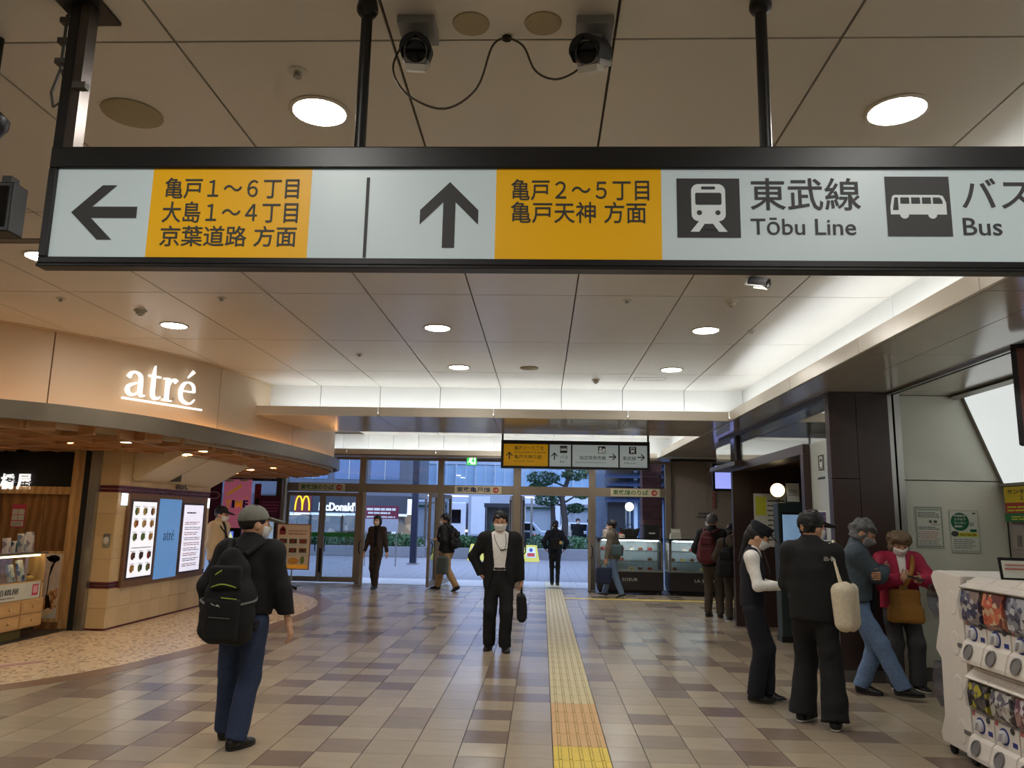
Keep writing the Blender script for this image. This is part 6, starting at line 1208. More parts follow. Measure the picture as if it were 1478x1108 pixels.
    def coat(P, grow=0.0, arms=True):
        d = torso(P, e+grow); hipw = cap(P, pel-V3(0, 0, 0.12), pel+V3(0, 0, 0.1), 0.150*wide+e+grow+loose, 0.15*wide+e+grow, 1.35); d = smin(d, hipw, 0.05)
        if arms: d = sleeves(P, grow, 0.05, d)
        if collar: d = smin(d, cap(P, neck-V3(0, 0, 0.02), neck+V3(0, -0.005, 0.025+collar), 0.074, 0.072), 0.03)
        else: d = smin(d, cap(P, neck-V3(0, 0, 0.03), neck+V3(0, 0, 0.005), 0.078, 0.068), 0.03)
        return smax(d, hem-P[..., 2], 0.006)
    allp = list(wr)+list(el)+list(sh)+[neck+V3(0, 0, 0.06), pel-V3(0, 0, 0.2)]
    if top:
        def jk(P):
            d = coat(P)+folds(P, 0.006, 26, seed)
            if opened:
                w0, w1, z0 = opened; z = P[..., 2]; w = np.interp(z, (hem, z0, 1.5), (w1, w0*0.6, w0)); yc = chest[1]+(neck[1]-chest[1])*np.clip((z-1.24)/0.2, 0, 1)
                d = smax(d, -np.maximum(np.abs(P[..., 0]-neck[0]*0.7)-w, P[..., 1]-yc+0.02), 0.008)
            return d
        if not (vest and sleeve): part('jacket', jk, allp, 0.17, vox, top)
    if inner and (opened or vest):
        part('shirt', lambda P: np.maximum(torso(P, e-0.012)+folds(P, 0.003, 40, seed+1), 0.99-P[..., 2]) if not vest else smax(coat(P, -0.004)+folds(P, 0.005, 30, seed), 0.95-P[..., 2], 0.005), allp, 0.17, vox, inner)
        if opened: part('shirt_collar', lambda P: np.maximum(cap(P, neck-V3(0, 0.012, 0.03), neck+V3(0, -0.02, 0.03), 0.072, 0.064), np.maximum(-(np.abs(P[..., 0]-neck[0])-0.018+(P[..., 2]-neck[2])*-0.5), P[..., 1]-neck[1]+0.06)*-1 if False else cap(P, neck-V3(0, 0.012, 0.03), neck+V3(0, -0.02, 0.03), 0.072, 0.064)), [neck], 0.15, vox*0.8, inner)
    if vest: part('vest', lambda P: smax(smax(coat(P, 0.006, False)+folds(P, 0.003, 26, seed), np.abs(P[..., 0]-neck[0])-0.185*wide, 0.02), -np.maximum(np.abs(P[..., 0]-neck[0])-np.interp(P[..., 2], (1.22, 1.5), (0.0, 0.075)), P[..., 1]-neck[1]+0.0), 0.008), allp, 0.17, vox, vest)
    if pants:
        r0, r1, r2 = leg
        def tr(P):
            d = cap(P, pel-V3(0, 0, 0.06), pel+V3(0, 0, 0.06), 0.148*wide, 0.140*wide, 1.3)
            for i in (0, 1):
                fd = unit(an[i]-kn[i]); lg = smin(cap(P, (R_, L_)[i]-V3(0, 0, 0.03), kn[i], r0, r1), np.maximum(cap(P, kn[i], an[i]+fd*0.02, r1, r2), (P-an[i]-fd*0.025)@fd), 0.03); d = smin(d, lg, 0.035)
            d = d+folds(P*np.array((1, 1, 1.5)), 0.007, 24, seed+3); return np.maximum(d, P[..., 2]-1.035-hp[2])
        part('trousers', tr, list(an)+list(kn)+[pel+V3(0, 0, 0.05), R_, L_], 0.16, vox, pants)
    if belt: part('belt', lambda P: np.maximum(cap(P, pel-V3(0, 0, 0.06), pel+V3(0, 0, 0.14), 0.156*wide, 0.156*wide, 1.3), np.abs(P[..., 2]-1.015-hp[2])-0.018), [pel], 0.2, vox, belt)
    if shoes:
        for i in (0, 1):
            A = an[i]; Rf = rotz3(feet[i][3]) @ rotx3(feet[i][4])
            def up(P, g=0.0):
                Q = (P-A)@Rf; d = smin(cap(Q, (0, 0.035, -0.045), (0, -0.06, -0.045), 0.042+g, 0.044+g), ell(Q, (0, -0.10, -0.062), (0.047+g, 0.092+g, 0.036+g)), 0.03); d = smin(d, cap(Q, (0, 0.02, -0.03), (0, 0.0, 0.015), 0.042+g, 0.042+g), 0.02)
                return d, Q
            def su(P): d, Q = up(P); return np.maximum(np.maximum(d, -0.068-Q[..., 2]), Q[..., 2]-0.012)
            def so(P): d, Q = up(P, 0.005); return np.maximum(np.maximum(d, -0.086-Q[..., 2]), Q[..., 2]+0.066)
            sx = part('shoe', su, [A, A+Rf@V3(0, -0.17, -0.06)], 0.11, max(0.009, vox*0.75), shoes)
            if sole: part('sole', so, [A, A+Rf@V3(0, -0.17, -0.06)], 0.12, max(0.009, vox*0.75), sole, sx)
    # --- hair, cap, mask, eyes
    fv = max(vox*0.6, 0.0065); hb = [hc]
    if hair:
        st, hm = hair
        def hr(P):
            Q = hl(P); fr = {'full': (0.012, 70), 'curly': (0.020, 60), 'bob': (0.003, 70), 'short': (0.010, 75), 'pony': (0.002, 70), 'crop': (0.002, 90)}[st]
            d = ell(Q, (0, 0.02, 0.034), (0.087, 0.107, 0.108))
            if st == 'short': d = smin(d, ell(Q, (0, 0.008, 0.07), (0.078, 0.090, 0.066)), 0.02)
            if st == 'curly': d = smin(ell(Q, (0, 0.015, 0.045), (0.112, 0.122, 0.108)), ell(Q, (0, 0.045, -0.02), (0.108, 0.09, 0.09)), 0.03)
            if st == 'full': d = smin(ell(Q, (0, 0.02, 0.042), (0.096, 0.113, 0.106)), ell(Q, (0, 0.05, -0.02), (0.090, 0.078, 0.085)), 0.03)
            if st == 'bob': d = smin(d, ell(Q, (0, 0.03, -0.035), (0.098, 0.088, 0.10)), 0.03)
            if st == 'pony': d = smin(d, cap(P, hc+Rh@V3(0, 0.10, -0.03), neck+V3(0, 0.125, -0.10), 0.036, 0.018)/1.07, 0.03)
            d = d+folds(Q, fr[0], fr[1], seed)
            zf = 0.056+0.012*np.sin(Q[..., 0]*90+seed) if st in ('short', 'crop', 'pony') else 0.04+0.01*np.sin(Q[..., 0]*60)
            face = np.maximum(np.maximum(Q[..., 1]+0.012+0.045*np.clip((np.abs(Q[..., 0])-0.052)/0.02, 0, 1), Q[..., 2]-zf-0.25*np.maximum(0, -0.06-Q[..., 1])), np.abs(Q[..., 0])-0.2)   # open face
            d = smax(d, -face, 0.012)
            low = {'full': -0.07, 'bob': -0.12, 'curly': -0.085, 'pony': -0.5, 'short': -0.055, 'crop': -0.04}[st]
            ear = np.maximum(np.abs(Q[..., 1]-0.0)-0.03, Q[..., 2]-0.0) if st in ('short', 'crop', 'pony') else np.full(d.shape, 1.0)
            return smax(smax(d, low-Q[..., 2]-0.0*Q[..., 1], 0.01), -ear, 0.01)
        part('hair', hr, hb+([neck+V3(0, 0.1, -0.1)] if st == 'pony' else []), 0.18, fv, hm)
    if hat:
        cm, brim, kind = hat
        def cp(P):
            Q = hl(P)
            if kind == 'kepi':
                t = Q@rotx3(0.10); d = np.maximum(cap_(t, (0, 0.015, 0.03), (0, 0.015, 0.12), 0.098, 0.112), np.maximum(0.045-t[..., 2], t[..., 2]-0.135))
            else: d = np.maximum(ell(Q, (0, 0.018, 0.034), (0.094, 0.113, 0.108)), 0.03-Q[..., 2]-0.12*Q[..., 1])
            return d
        def br(P):
            Q = hl(P); t = Q-np.array((0, -0.145 if kind == 'kepi' else -0.135, 0.05 if kind == 'kepi' else 0.045)); t = t@rotx3(0.22 if kind != 'kepi' else 0.4); zc = t[..., 2]+1.6*t[..., 0]**2
            return np.maximum(np.maximum(vlen(t[..., :2]/np.array((0.078, 0.088)))-1, -1)*0.07, np.abs(zc)-0.006)
        c_ = part('cap', cp, hb, 0.18, fv, cm); part('brim', br, [hc+Rh@V3(0, -0.13, 0.045)], 0.13, min(fv, 0.007), brim, c_)
    if mask:
        def mk(P):
            Q = hl(P); d = smin(head_core(Q), cap_(Q, (0, -0.094, 0.0), (0, -0.108, -0.022), 0.010, 0.014), 0.03)-0.007
            return smax(smax(d, np.abs(Q[..., 2]+0.050)-0.042, 0.006), Q[..., 1]+0.035, 0.01)
        k_ = part('face_mask', mk, hb, 0.15, fv, mask)
        lp = MB()
        for x in (-1, 1): lp.tube([tuple((hc+Rh@V3(x*0.058, -0.05, -0.01))*s), tuple((hc+Rh@V3(x*0.083, 0.0, 0.0))*s), tuple((hc+Rh@V3(x*0.082, 0.03, -0.015))*s)], 0.0025, 5)
        lp.build('ear_loop', mask, k_)
    if eyes:
        for x in (-1, 1):
            b = MB(); c = (hc+Rh@V3(x*0.031, -0.092, 0.014))*s; b.ball(tuple(c), (0.012, 0.007, 0.005), 8, 6); b.build('eye', m_eye, root, smooth=True)
            b = MB(); b.tube([tuple((hc+Rh@V3(x*0.012, -0.098, 0.036))*s), tuple((hc+Rh@V3(x*0.034, -0.094, 0.042))*s), tuple((hc+Rh@V3(x*0.052, -0.082, 0.036))*s)], [0.003, 0.004, 0.002], 6); b.build('eyebrow', hair[1] if hair else h_black, root)
    root['_j'] = [float(v) for v in np.concatenate((sh[0], sh[1], neck, pel, wr[0], wr[1], hc))]
    del root['_j']
    return dict(root=root, s=s, sh=sh, neck=neck, pel=pel, wr=wr, hc=hc, Rh=Rh, chest=chest, el=el)

def carried(name, label, cat, P, loc, rotz): return thing(name, label, cat, loc, rotz)
def soft(t, name, fn, pts, pad, vx, m, s=1.0, parent=None):
    lo, hi = bounds(pts, pad); V, Q = nets(fn, lo, hi, vx); return skin(name, [(V*s, Q)], m, parent or t)
def band(t, name, pts, w, th, m, s=1.0, n=5):
    """flat strap along points: an elliptic tube"""
    P = spline([V3(*p) for p in pts], n) if len(pts) > 2 else [V3(*p) for p in pts]; b = MB(); b.tube([tuple(np.array(p)*s) for p in P], w, 8); return b.build(name, m, t, smooth=True)

c_black = fab('cloth_black', (13, 13, 15)); c_black2 = fab('cloth_offblack', (19, 19, 21)); c_navy = fab('cloth_navy', (17, 19, 31)); c_jean = fab('denim_dark', (44, 58, 88), 0.85, 0.2); c_jean2 = fab('denim_light', (104, 128, 164), 0.85, 0.25); c_denj = fab('denim_jacket', (68, 79, 88), 0.85, 0.25); c_white = fab('shirt_white', (236, 233, 227)); c_khaki = fab('khaki', (160, 128, 90)); c_beige = fab('jacket_beige', (202, 178, 142)); c_grey = fab('hoodie_grey', (112, 104, 94)); c_brown = fab('suit_brown', (56, 44, 38)); c_char = fab('trouser_charcoal', (66, 66, 70)); c_red = fab('jacket_crimson', (168, 26, 66), 0.7); c_olive = fab('trouser_olive', (70, 60, 48)); c_must = fab('bag_mustard', (156, 108, 40), 0.75); c_cap = fab('cap_grey', (116, 116, 106)); c_mar = fab('pack_maroon', (92, 28, 36), 0.7)
s_black = mat('shoe_black', (20, 18, 18), 0.4, 0, 0.1); s_white = mat('sole_white', (214, 210, 200), 0.6); s_dark = mat('sole_dark', (38, 34, 32), 0.7); c_tote = fab('tote_white', (216, 204, 178)); m_lime = mat('zip_lime', (150, 170, 60), 0.5)

def backpack(label, P, loc, rotz, m, zc, size, accent=None, sh_off=0.0, vx=0.012):
    t = thing('backpack', label, 'backpack', (loc[0], loc[1], 0), rotz); s = P['s']; w, d, hh = size; ch = P['chest']; y = ch[1]+0.135+d/2; x = ch[0]+sh_off; c = V3(x, y, zc)
    soft(t, 'main_pack', lambda Q: smin(smin(rbox(Q, c-V3(0, 0, hh*0.17), (w/2, d/2, hh*0.33), 0.09), ell(Q, c+V3(0, -0.01, hh*0.16), (w*0.40, d*0.5, hh*0.35)), 0.06), ell(Q, c+V3(0, 0.02, -hh*0.25), (w/2+0.012, d/2+0.02, hh*0.24)), 0.05)+folds(Q, 0.010, 24, 5), [c-V3(w/2, d/2, hh/2), c+V3(w/2, d/2, hh/2)], 0.05, vx, m, s)
    soft(t, 'front_pocket', lambda Q: rbox(Q, c+V3(0, d/2+0.012, -hh*0.22), (w*0.36, 0.03, hh*0.22), 0.028)+folds(Q, 0.004, 30, 9), [c+V3(-w/2, d/2-0.03, -hh/2), c+V3(w/2, d/2+0.05, 0)], 0.03, vx, m, s)
    soft(t, 'top_pocket', lambda Q: rbox(Q, c+V3(0, d/2-0.005, hh*0.22), (w*0.32, 0.028, hh*0.13), 0.026), [c+V3(-w/2, d/2-0.04, 0), c+V3(w/2, d/2+0.04, hh/2)], 0.03, vx, m, s)
    for i in (0, 1): a = P['sh'][i]; sx = (-1, 1)[i]; band(t, 'strap', [c+V3(sx*0.07, -d/2+0.02, hh*0.46), a+V3(-sx*0.05, 0.05, 0.078), a+V3(-sx*0.045, -0.06, 0.062), a+V3(-sx*0.04, -0.125, -0.08), a+V3(-sx*0.02, -0.105, -0.25), c+V3(sx*w*0.45, -d/2, -hh*0.36)], 0.02, 0.006, m, s)
    band(t, 'carry_handle', [c+V3(-0.03, -d/2+0.03, hh*0.48), c+V3(0, -d/2+0.03, hh*0.55), c+V3(0.03, -d/2+0.03, hh*0.48)], 0.008, 0.004, m, s)
    if accent:
        yy = d/2+0.03
        band(t, 'zip', [c+V3(-w*0.26, yy-0.014, hh*0.12), c+V3(0, yy+0.012, hh*0.155), c+V3(w*0.26, yy-0.014, hh*0.12)], 0.005, 0.003, accent, s); band(t, 'zip', [c+V3(0.02, yy-0.002, hh*0.30), c+V3(w*0.20, yy-0.014, hh*0.24), c+V3(w*0.27, yy-0.04, hh*0.14)], 0.0055, 0.003, accent, s); band(t, 'zip', [c+V3(-w*0.3, yy+0.008, 0.0), c+V3(0, yy+0.018, 0.01)], 0.004, 0.003, accent, s); band(t, 'zip', [c+V3(-w*0.2, yy+0.022, -hh*0.2), c+V3(w*0.22, yy+0.02, -hh*0.19)], 0.003, 0.003, mat('zip_grey', (96, 98, 96), 0.5), s)
        for sx in (-1, 1): band(t, 'compression_strap', [c+V3(sx*w*0.46, -d/2, 0.0), c+V3(sx*(w/2+0.02), d*0.1, -0.02), c+V3(sx*w*0.36, d/2+0.01, -0.04)], 0.008, 0.004, mat('webbing_grey', (110, 114, 112), 0.7), s)
        b = MB(); b.add([tuple(V3(*(c+V3(u, yy+0.022, v)))*s) for u, v in ((0.0, -0.055), (0.06, -0.04), (0.075, -0.025), (0.035, -0.045), (0.02, -0.035))], [(0, 1, 2, 3, 4)]); b.build('white_logo', m_paper, t)
    return t

# 1 man with the grey cap walking away, backpack
A = dict(loc=(-2.16, 5.74, 0), rotz=PI+0.0)
P = person('man in grey cap, black jacket and dark jeans walking away with a backpack', h=1.645, feet=((-0.04, 0.10, 0.085, -0.45, 0.0), (0.14, -0.16, 0.085, 0.05, 0.1)), hands=((-0.33, -0.04, 0.86), (0.30, -0.06, 0.90)), poles=((-0.5, 0.7, 0), (0.4, 0.7, 0)), lean=0.03, head=(-0.85, 0.05), wide=1.02, top=c_black, pants=c_jean, shoes=s_black, sole=s_dark, hair=('crop', h_black), hat=(c_cap, c_cap, 'ball'), collar=0.02, loose=0.014, hem=0.93, leg=(0.098, 0.08, 0.078), vox=0.011, **A)
backpack('black hiking backpack with lime zips on the man in the grey cap', P, A['loc'], A['rotz'], c_black2, 1.07, (0.36, 0.20, 0.66), m_lime, 0.04, 0.011)
# 2 person in beige jacket by the directory
A = dict(loc=(-5.52, 13.2, 0), rotz=PI/2-0.1)
P = person('person in black cap and beige zip jacket standing by the directory end', h=1.70, hands=((-0.24, -0.05, 0.86), (0.24, -0.10, 0.9)), head=(0.0, 0.12), top=c_beige, inner=c_black, opened=(0.05, 0.10, 1.0), pants=c_black, shoes=s_black, sole=s_white, hair=('short', h_black), hat=(c_navy, c_navy, 'ball'), collar=0.03, loose=0.02, vox=0.014, **A)
t = thing('shoulder_bag', 'black shoulder bag against the hip of the beige jacket person', 'bag', A['loc'], A['rotz']); soft(t, 'pouch', lambda Q: rbox(Q, (0.05, -0.22, 0.98), (0.12, 0.05, 0.15), 0.04), [(0.05, -0.22, 0.98)], 0.22, 0.014, c_black2); band(t, 'strap', [(0.05, -0.2, 1.1), (-0.1, -0.16, 1.3), (-0.15, 0.0, 1.47), (0.0, 0.15, 1.25)], 0.012, 0.004, c_black2)
# 3 woman in the brown suit
A = dict(loc=(-3.74, 17.7, 0), rotz=-0.15)
person('woman in dark brown trouser suit and black top entering through the doors', h=1.61, feet=((-0.06, 0.10, 0.10, 0, 0.2), (0.05, -0.10, 0.085, 0, 0)), hands=((-0.28, -0.05, 0.86), (0.27, 0.02, 0.82)), head=(-0.1, 0.05), wide=0.88, top=c_brown, inner=c_black, opened=(0.06, 0.10, 1.1), pants=c_brown, shoes=s_black, hair=('bob', h_black), mask=mat('mask_beige', (222, 196, 176), 0.7), hem=0.78, leg=(0.086, 0.066, 0.06), vox=0.013, eyes=True, **A)
# 4 man in khaki trousers pushing the door
A = dict(loc=(-2.12, 17.75, 0), rotz=-2.0)
P = person('man in black jacket and khaki trousers pushing through the open door', h=1.69, feet=((-0.08, -0.30, 0.085, 0.1, 0.0), (0.08, 0.30, 0.12, 0.0, 0.45)), hands=((-0.22, -0.42, 1.12), (0.22, -0.05, 0.88)), lean=0.06, hip=(0, 0, -0.03), head=(0.1, 0.1), top=c_black, pants=c_khaki, shoes=s_black, sole=s_dark, hair=('short', h_black), collar=0.03, loose=0.018, vox=0.015, leg=(0.098, 0.08, 0.07), **A)
backpack('plain charcoal backpack on the man in khaki trousers', P, A['loc'], A['rotz'], c_black2, 1.16, (0.30, 0.15, 0.46), None, 0, 0.016)
t = thing('shopping_bag', 'grey-green shopping bag carried by the man in khaki trousers', 'bag', A['loc'], A['rotz']); soft(t, 'pouch', lambda Q: rbox(Q, (0.24, 0.02, 0.56), (0.06, 0.14, 0.19), 0.05)+folds(Q, 0.008, 25, 3), [(0.24, 0.02, 0.56)], 0.26, 0.015, fab('bag_greygreen', (74, 84, 82))); band(t, 'handle', [(0.24, -0.08, 0.72), (0.235, -0.05, 0.84), (0.24, 0.08, 0.72)], 0.007, 0.004, fab('bag_greygreen', (74, 84, 82)))
# 5 businessman
A = dict(loc=(-0.53, 10.0, 0), rotz=0.08)
P = person('businessman in open black suit and white shirt walking towards the camera with a mask', h=1.675, feet=((-0.11, 0.07, 0.085, -0.25, 0.05), (0.09, -0.08, 0.085, 0.1, 0)), hands=((-0.225, 0.03, 0.93), (0.29, 0.0, 0.80)), poles=((-1, 0.5, 0), (0.4, 0.7, 0)), head=(-0.05, 0.12), wide=1.10, top=c_black, inner=c_white, opened=(0.115, 0.135, 1.05), pants=c_black, shoes=s_black, sole=s_dark, hair=('short', h_black), skinm=m_skin2, hem=0.75, loose=0.014, leg=(0.10, 0.084, 0.078), vox=0.011, eyes=True, belt=s_black, curl=(0.6, 1.2), **A)
s = P['s']; t = thing('spectacles', 'dark cord with folded spectacles hanging round the businessman\'s neck', 'spectacles', A['loc'], A['rotz'])
n0 = P['neck']; yf = P['chest'][1]-0.148; band(t, 'cord', [n0+V3(-0.07, -0.01, 0.02), n0+V3(-0.075, -0.10, -0.03), V3(-0.04, yf-0.005, 1.32), V3(0.03, yf-0.012, 1.24), V3(0.075, yf+0.0, 1.31), n0+V3(0.07, -0.09, -0.02), n0+V3(0.07, -0.01, 0.02)], 0.004, 0.003, s_black, s); b = MB(); b.tube([tuple(V3(0.0, yf-0.014, 1.245)*s), tuple(V3(0.09, yf-0.008, 1.258)*s)], 0.007, 6); b.build('spectacles', s_black, t)
t = thing('briefcase', 'soft black briefcase hanging from the businessman\'s left hand', 'bag', A['loc'], A['rotz']); w = P['wr'][1]; soft(t, 'case', lambda Q: rbox(Q, w+V3(0.01, 0.02, -0.33), (0.055, 0.19, 0.17), 0.05)+folds(Q, 0.006, 22, 2), [w+V3(0, 0, -0.33)], 0.27, 0.012, c_black2, s); band(t, 'handle', [w+V3(0.01, -0.10, -0.17), w+V3(0.01, -0.06, -0.085), w+V3(0.01, 0.07, -0.085), w+V3(0.01, 0.12, -0.17)], 0.009, 0.004, c_black2, s); soft(t, 'pocket', lambda Q: rbox(Q, w+V3(0.06, 0.0, -0.36), (0.018, 0.13, 0.10), 0.016), [w+V3(0.06, 0, -0.36)], 0.17, 0.012, c_black2, s)
# 6 person outside walking away
A = dict(loc=(0.34, 19.75, 0), rotz=PI)
P = person('person in navy jacket walking away on the tactile strip outside', h=1.56, feet=((-0.075, 0.06, 0.085, 0, 0.05), (0.07, -0.08, 0.085, 0, 0.0)), hands=((-0.26, -0.06, 0.98), (0.26, -0.06, 0.98)), head=(0, 0.05), wide=0.98, top=c_navy, pants=c_black, shoes=s_black, sole=s_white, hair=('short', h_black), collar=0.02, loose=0.016, leg=(0.088, 0.066, 0.056), vox=0.016, **A)
t = thing('waist_bag', 'black cross-body bag with pale charm on the navy jacket person', 'bag', A['loc'], A['rotz']); soft(t, 'pouch', lambda Q: rbox(Q, (-0.0, 0.20, 1.02), (0.13, 0.05, 0.14), 0.045), [(0, 0.2, 1.02)], 0.22, 0.016, c_black); band(t, 'strap', [(0.08, 0.17, 1.12), (0.1, 0.15, 1.3), (-0.1, 0.06, 1.36)], 0.012, 0.003, c_black); b = MB(); b.ball((-0.13, 0.23, 1.05), (0.045, 0.03, 0.045)); b.build('charm', m_cakes[3], t, smooth=True)
# 7 grey hooded walker
A = dict(loc=(1.56, 17.05, 0), rotz=-PI/2-0.35)
P = person('person in grey hooded jacket and jeans walking past the cake showcase', h=1.60, feet=((-0.07, -0.24, 0.085, 0, -0.05), (0.07, 0.20, 0.10, 0, 0.3)), hands=((-0.24, -0.12, 0.84), (0.24, -0.12, 0.80)), head=(0, 0.06), lean=0.03, wide=0.98, top=c_grey, pants=c_jean2, shoes=s_black, sole=s_white, hair=('short', h_black), collar=0.05, loose=0.02, hem=0.86, leg=(0.092, 0.072, 0.062), vox=0.015, **A)
t = thing('shopping_bag', 'dark blue square shopping bag held by the person in the grey jacket', 'bag', A['loc'], A['rotz']); c_bl = fab('bag_navyblue', (30, 40, 70)); soft(t, 'pouch', lambda Q: rbox(Q, (0.22, -0.16, 0.46), (0.05, 0.17, 0.17), 0.03)+folds(Q, 0.006, 20, 8), [(0.22, -0.16, 0.46)], 0.25, 0.015, c_bl); band(t, 'handle', [(0.22, -0.24, 0.62), (0.23, -0.15, 0.76), (0.22, -0.06, 0.62)], 0.007, 0.003, c_bl)
t = thing('shoulder_bag', 'teal-grey shoulder bag on the back of the grey jacket person', 'bag', A['loc'], A['rotz']); c_te = fab('bag_teal', (70, 92, 96)); soft(t, 'pouch', lambda Q: rbox(Q, (0.20, 0.13, 1.0), (0.05, 0.13, 0.12), 0.045), [(0.2, 0.13, 1.0)], 0.2, 0.015, c_te); band(t, 'strap', [(0.2, 0.05, 1.1), (0.16, -0.02, 1.30), (0.13, 0.04, 1.40), (0.2, 0.2, 1.1)], 0.010, 0.003, s_black)
# 8 shop clerk behind the cases
person('shop clerk in white cap and apron behind the right cake showcase', loc=(3.98, 18.72, 0), rotz=-0.2, h=1.60, hands=((-0.2, -0.25, 1.05), (0.2, -0.25, 1.05)), head=(0.15, 0.15), wide=0.9, top=c_white, pants=c_black, shoes=s_black, hair=('pony', h_black), hat=(c_white, c_white, 'kepi'), vest=fab('apron_orange', (196, 130, 74)), inner=c_white, vox=0.017)
# 9, 10 two customers at the right
A = dict(loc=(3.02, 14.0, 0), rotz=PI-0.35)
P = person('tall grey-haired man with maroon backpack facing the cake shop', h=1.74, hands=((-0.22, -0.22, 1.0), (0.22, -0.22, 1.0)), head=(-0.35, 0.12), wide=1.02, top=c_black, sleeve=None, pants=c_olive, shoes=s_black, sole=s_dark, hair=('crop', h_grey), collar=0.03, loose=0.016, vox=0.014, **A)
backpack('large maroon backpack on the grey-haired man', P, A['loc'], A['rotz'], c_mar, 1.16, (0.32, 0.18, 0.52), None, 0.06, 0.014)
A = dict(loc=(3.22, 13.45, 0), rotz=PI-0.45)
P = person('shorter black-haired person with black rucksack beside the maroon backpack', h=1.56, feet=((-0.08, 0.05, 0.085, 0, 0), (0.09, -0.06, 0.085, 0, 0)), hands=((-0.22, -0.16, 0.95), (0.22, -0.2, 1.0)), head=(-0.4, 0.15), top=c_olive, pants=c_olive, shoes=s_black, sole=s_white, hair=('short', h_black), collar=0.04, loose=0.016, vox=0.014, **A)
backpack('slouchy black rucksack on the shorter black-haired person', P, A['loc'], A['rotz'], c_black, 1.06, (0.34, 0.17, 0.55), None, 0.05, 0.014)
# 11 station attendant
A = dict(loc=(2.0, 7.6, 0), rotz=PI/2-0.30)
P = person('station attendant in peaked cap, white shirt and navy waistcoat looking at a device', h=1.60, feet=((-0.08, 0.0, 0.085, 0.1, 0), (0.09, -0.10, 0.085, -0.1, 0)), hands=((-0.14, -0.30, 1.12), (0.10, -0.30, 1.10)), poles=((-0.5, 0.4, -0.8), (0.5, 0.4, -0.8)), hdirs=((V3(0.4, -0.8, 0.35), (0, 0, 1)), (V3(-0.4, -0.8, 0.3), (0, 0, 1), (-0.8, 0.3, 0))), head=(0.12, 0.42), lean=0.015, wide=0.9, top=None, inner=c_white, vest=c_navy, pants=c_navy, shoes=s_black, hair=('pony', h_black), hat=(c_navy, mat('visor_gloss', (16, 16, 20), 0.25), 'kepi'), hem=0.90, leg=(0.098, 0.086, 0.082), vox=0.011, eyes=True, curl=(0.9, 0.9), **A)
t = thing('handheld_device', 'black handheld device with white paper in the attendant\'s hands', 'phone', A['loc'], A['rotz']); s = P['s']; b = MB(); b.obox(tuple(V3(-0.02, -0.40, 1.14)*s), (0.09, 0.16, 0.014), rx=0.5); b.build('device', s_black, t, 0.003); b = MB(); b.obox(tuple(V3(0.03, -0.41, 1.17)*s), (0.05, 0.09, 0.004), rx=0.9); b.build('paper', m_paper, t); 
t = thing('neck_tie', 'black tie hanging from the attendant\'s collar', 'tie', A['loc'], A['rotz']); n0 = P['neck']; b = MB(); b.prism([(-0.016, 0), (0.016, 0), (0.03, -0.2), (0, -0.24), (-0.03, -0.2)], 0, 0.012, lambda u, v, w: tuple(V3(n0[0]+u, n0[1]-0.105-w+v*0.28, n0[2]-0.02+v)*s)); b.build('blade', s_black, t); b = MB(); b.ball(tuple(V3(n0[0], n0[1]-0.10, n0[2]-0.02)*s), (0.02, 0.014, 0.018)); b.build('knot', s_black, t, smooth=True)
# 12 young person in black with tote
A = dict(loc=(2.30, 6.81, 0), rotz=PI-0.62)
P = person('young person in black cap, jacket and wide flared trousers seen from behind', h=1.70, feet=((-0.16, 0.10, 0.085, 0.25, 0), (0.13, -0.02, 0.085, -0.2, 0)), hands=((-0.16, -0.28, 1.06), (0.16, -0.28, 1.06)), poles=((-0.35, 0.7, -0.5), (0.35, 0.7, -0.5)), head=(-0.55, 0.1), wide=1.0, top=c_black, pants=c_black, shoes=s_black, sole=s_white, hair=('short', h_black), hat=(c_black, c_black, 'ball'), collar=0.02, loose=0.016, hem=0.83, leg=(0.098, 0.088, 0.112), vox=0.011, glass=True, **A)
s = P['s']; t = thing('jacket_logo', 'small white half-dome logo with lettering on the black jacket\'s shoulder', 'logo', A['loc'], A['rotz']); sx = P['sh'][0]
F = Flat(t, tuple(V3(sx[0]+0.02, sx[1]+0.117, 1.325)*s), (-1, 0, 0.0), (0, 0.0, 1)); 
for k in range(3): F.poly([(0.045+(0.010+0.013*k)*math.cos(a), (0.010+0.013*k)*math.sin(a)) for a in [PI/2*j/6 for j in range(7)]]+[(0.045+(0.002+0.013*k)*math.cos(a), (0.002+0.013*k)*math.sin(a)) for a in [PI/2*(6-j)/6 for j in range(7)]], m_paper, 0.003)
F.done('quarter_dome')
for k, wd in enumerate(('THE', 'NORTH', 'FACE')): F.text(wd, -0.012, 0.024-0.012*k, m_paper, width=(0.03, 0.05, 0.04)[k], height=0.008, w=0.003)
t = thing('tote_bag', 'off-white cotton tote bag on the young person\'s shoulder', 'bag', A['loc'], A['rotz']); c = V3(-0.265, -0.0, 0.98); soft(t, 'pouch', lambda Q: rbox(Q, c-V3(0, 0, 0.02), (0.075, 0.20, 0.185), 0.06)+folds(Q*np.array((1, 1, 0.35)), 0.022, 36, 4), [c], 0.3, 0.011, c_tote, s); band(t, 'strap', [c+V3(0.0, 0.08, 0.14), (-0.215, 0.065, 1.28), (-0.19, 0.03, 1.475), (-0.2, -0.06, 1.42), c+V3(0.0, -0.12, 0.14)], 0.012, 0.004, c_tote, s); band(t, 'strap', [c+V3(0.0, 0.12, 0.12), (-0.225, 0.09, 1.26), (-0.17, 0.05, 1.47)], 0.010, 0.004, c_tote, s)
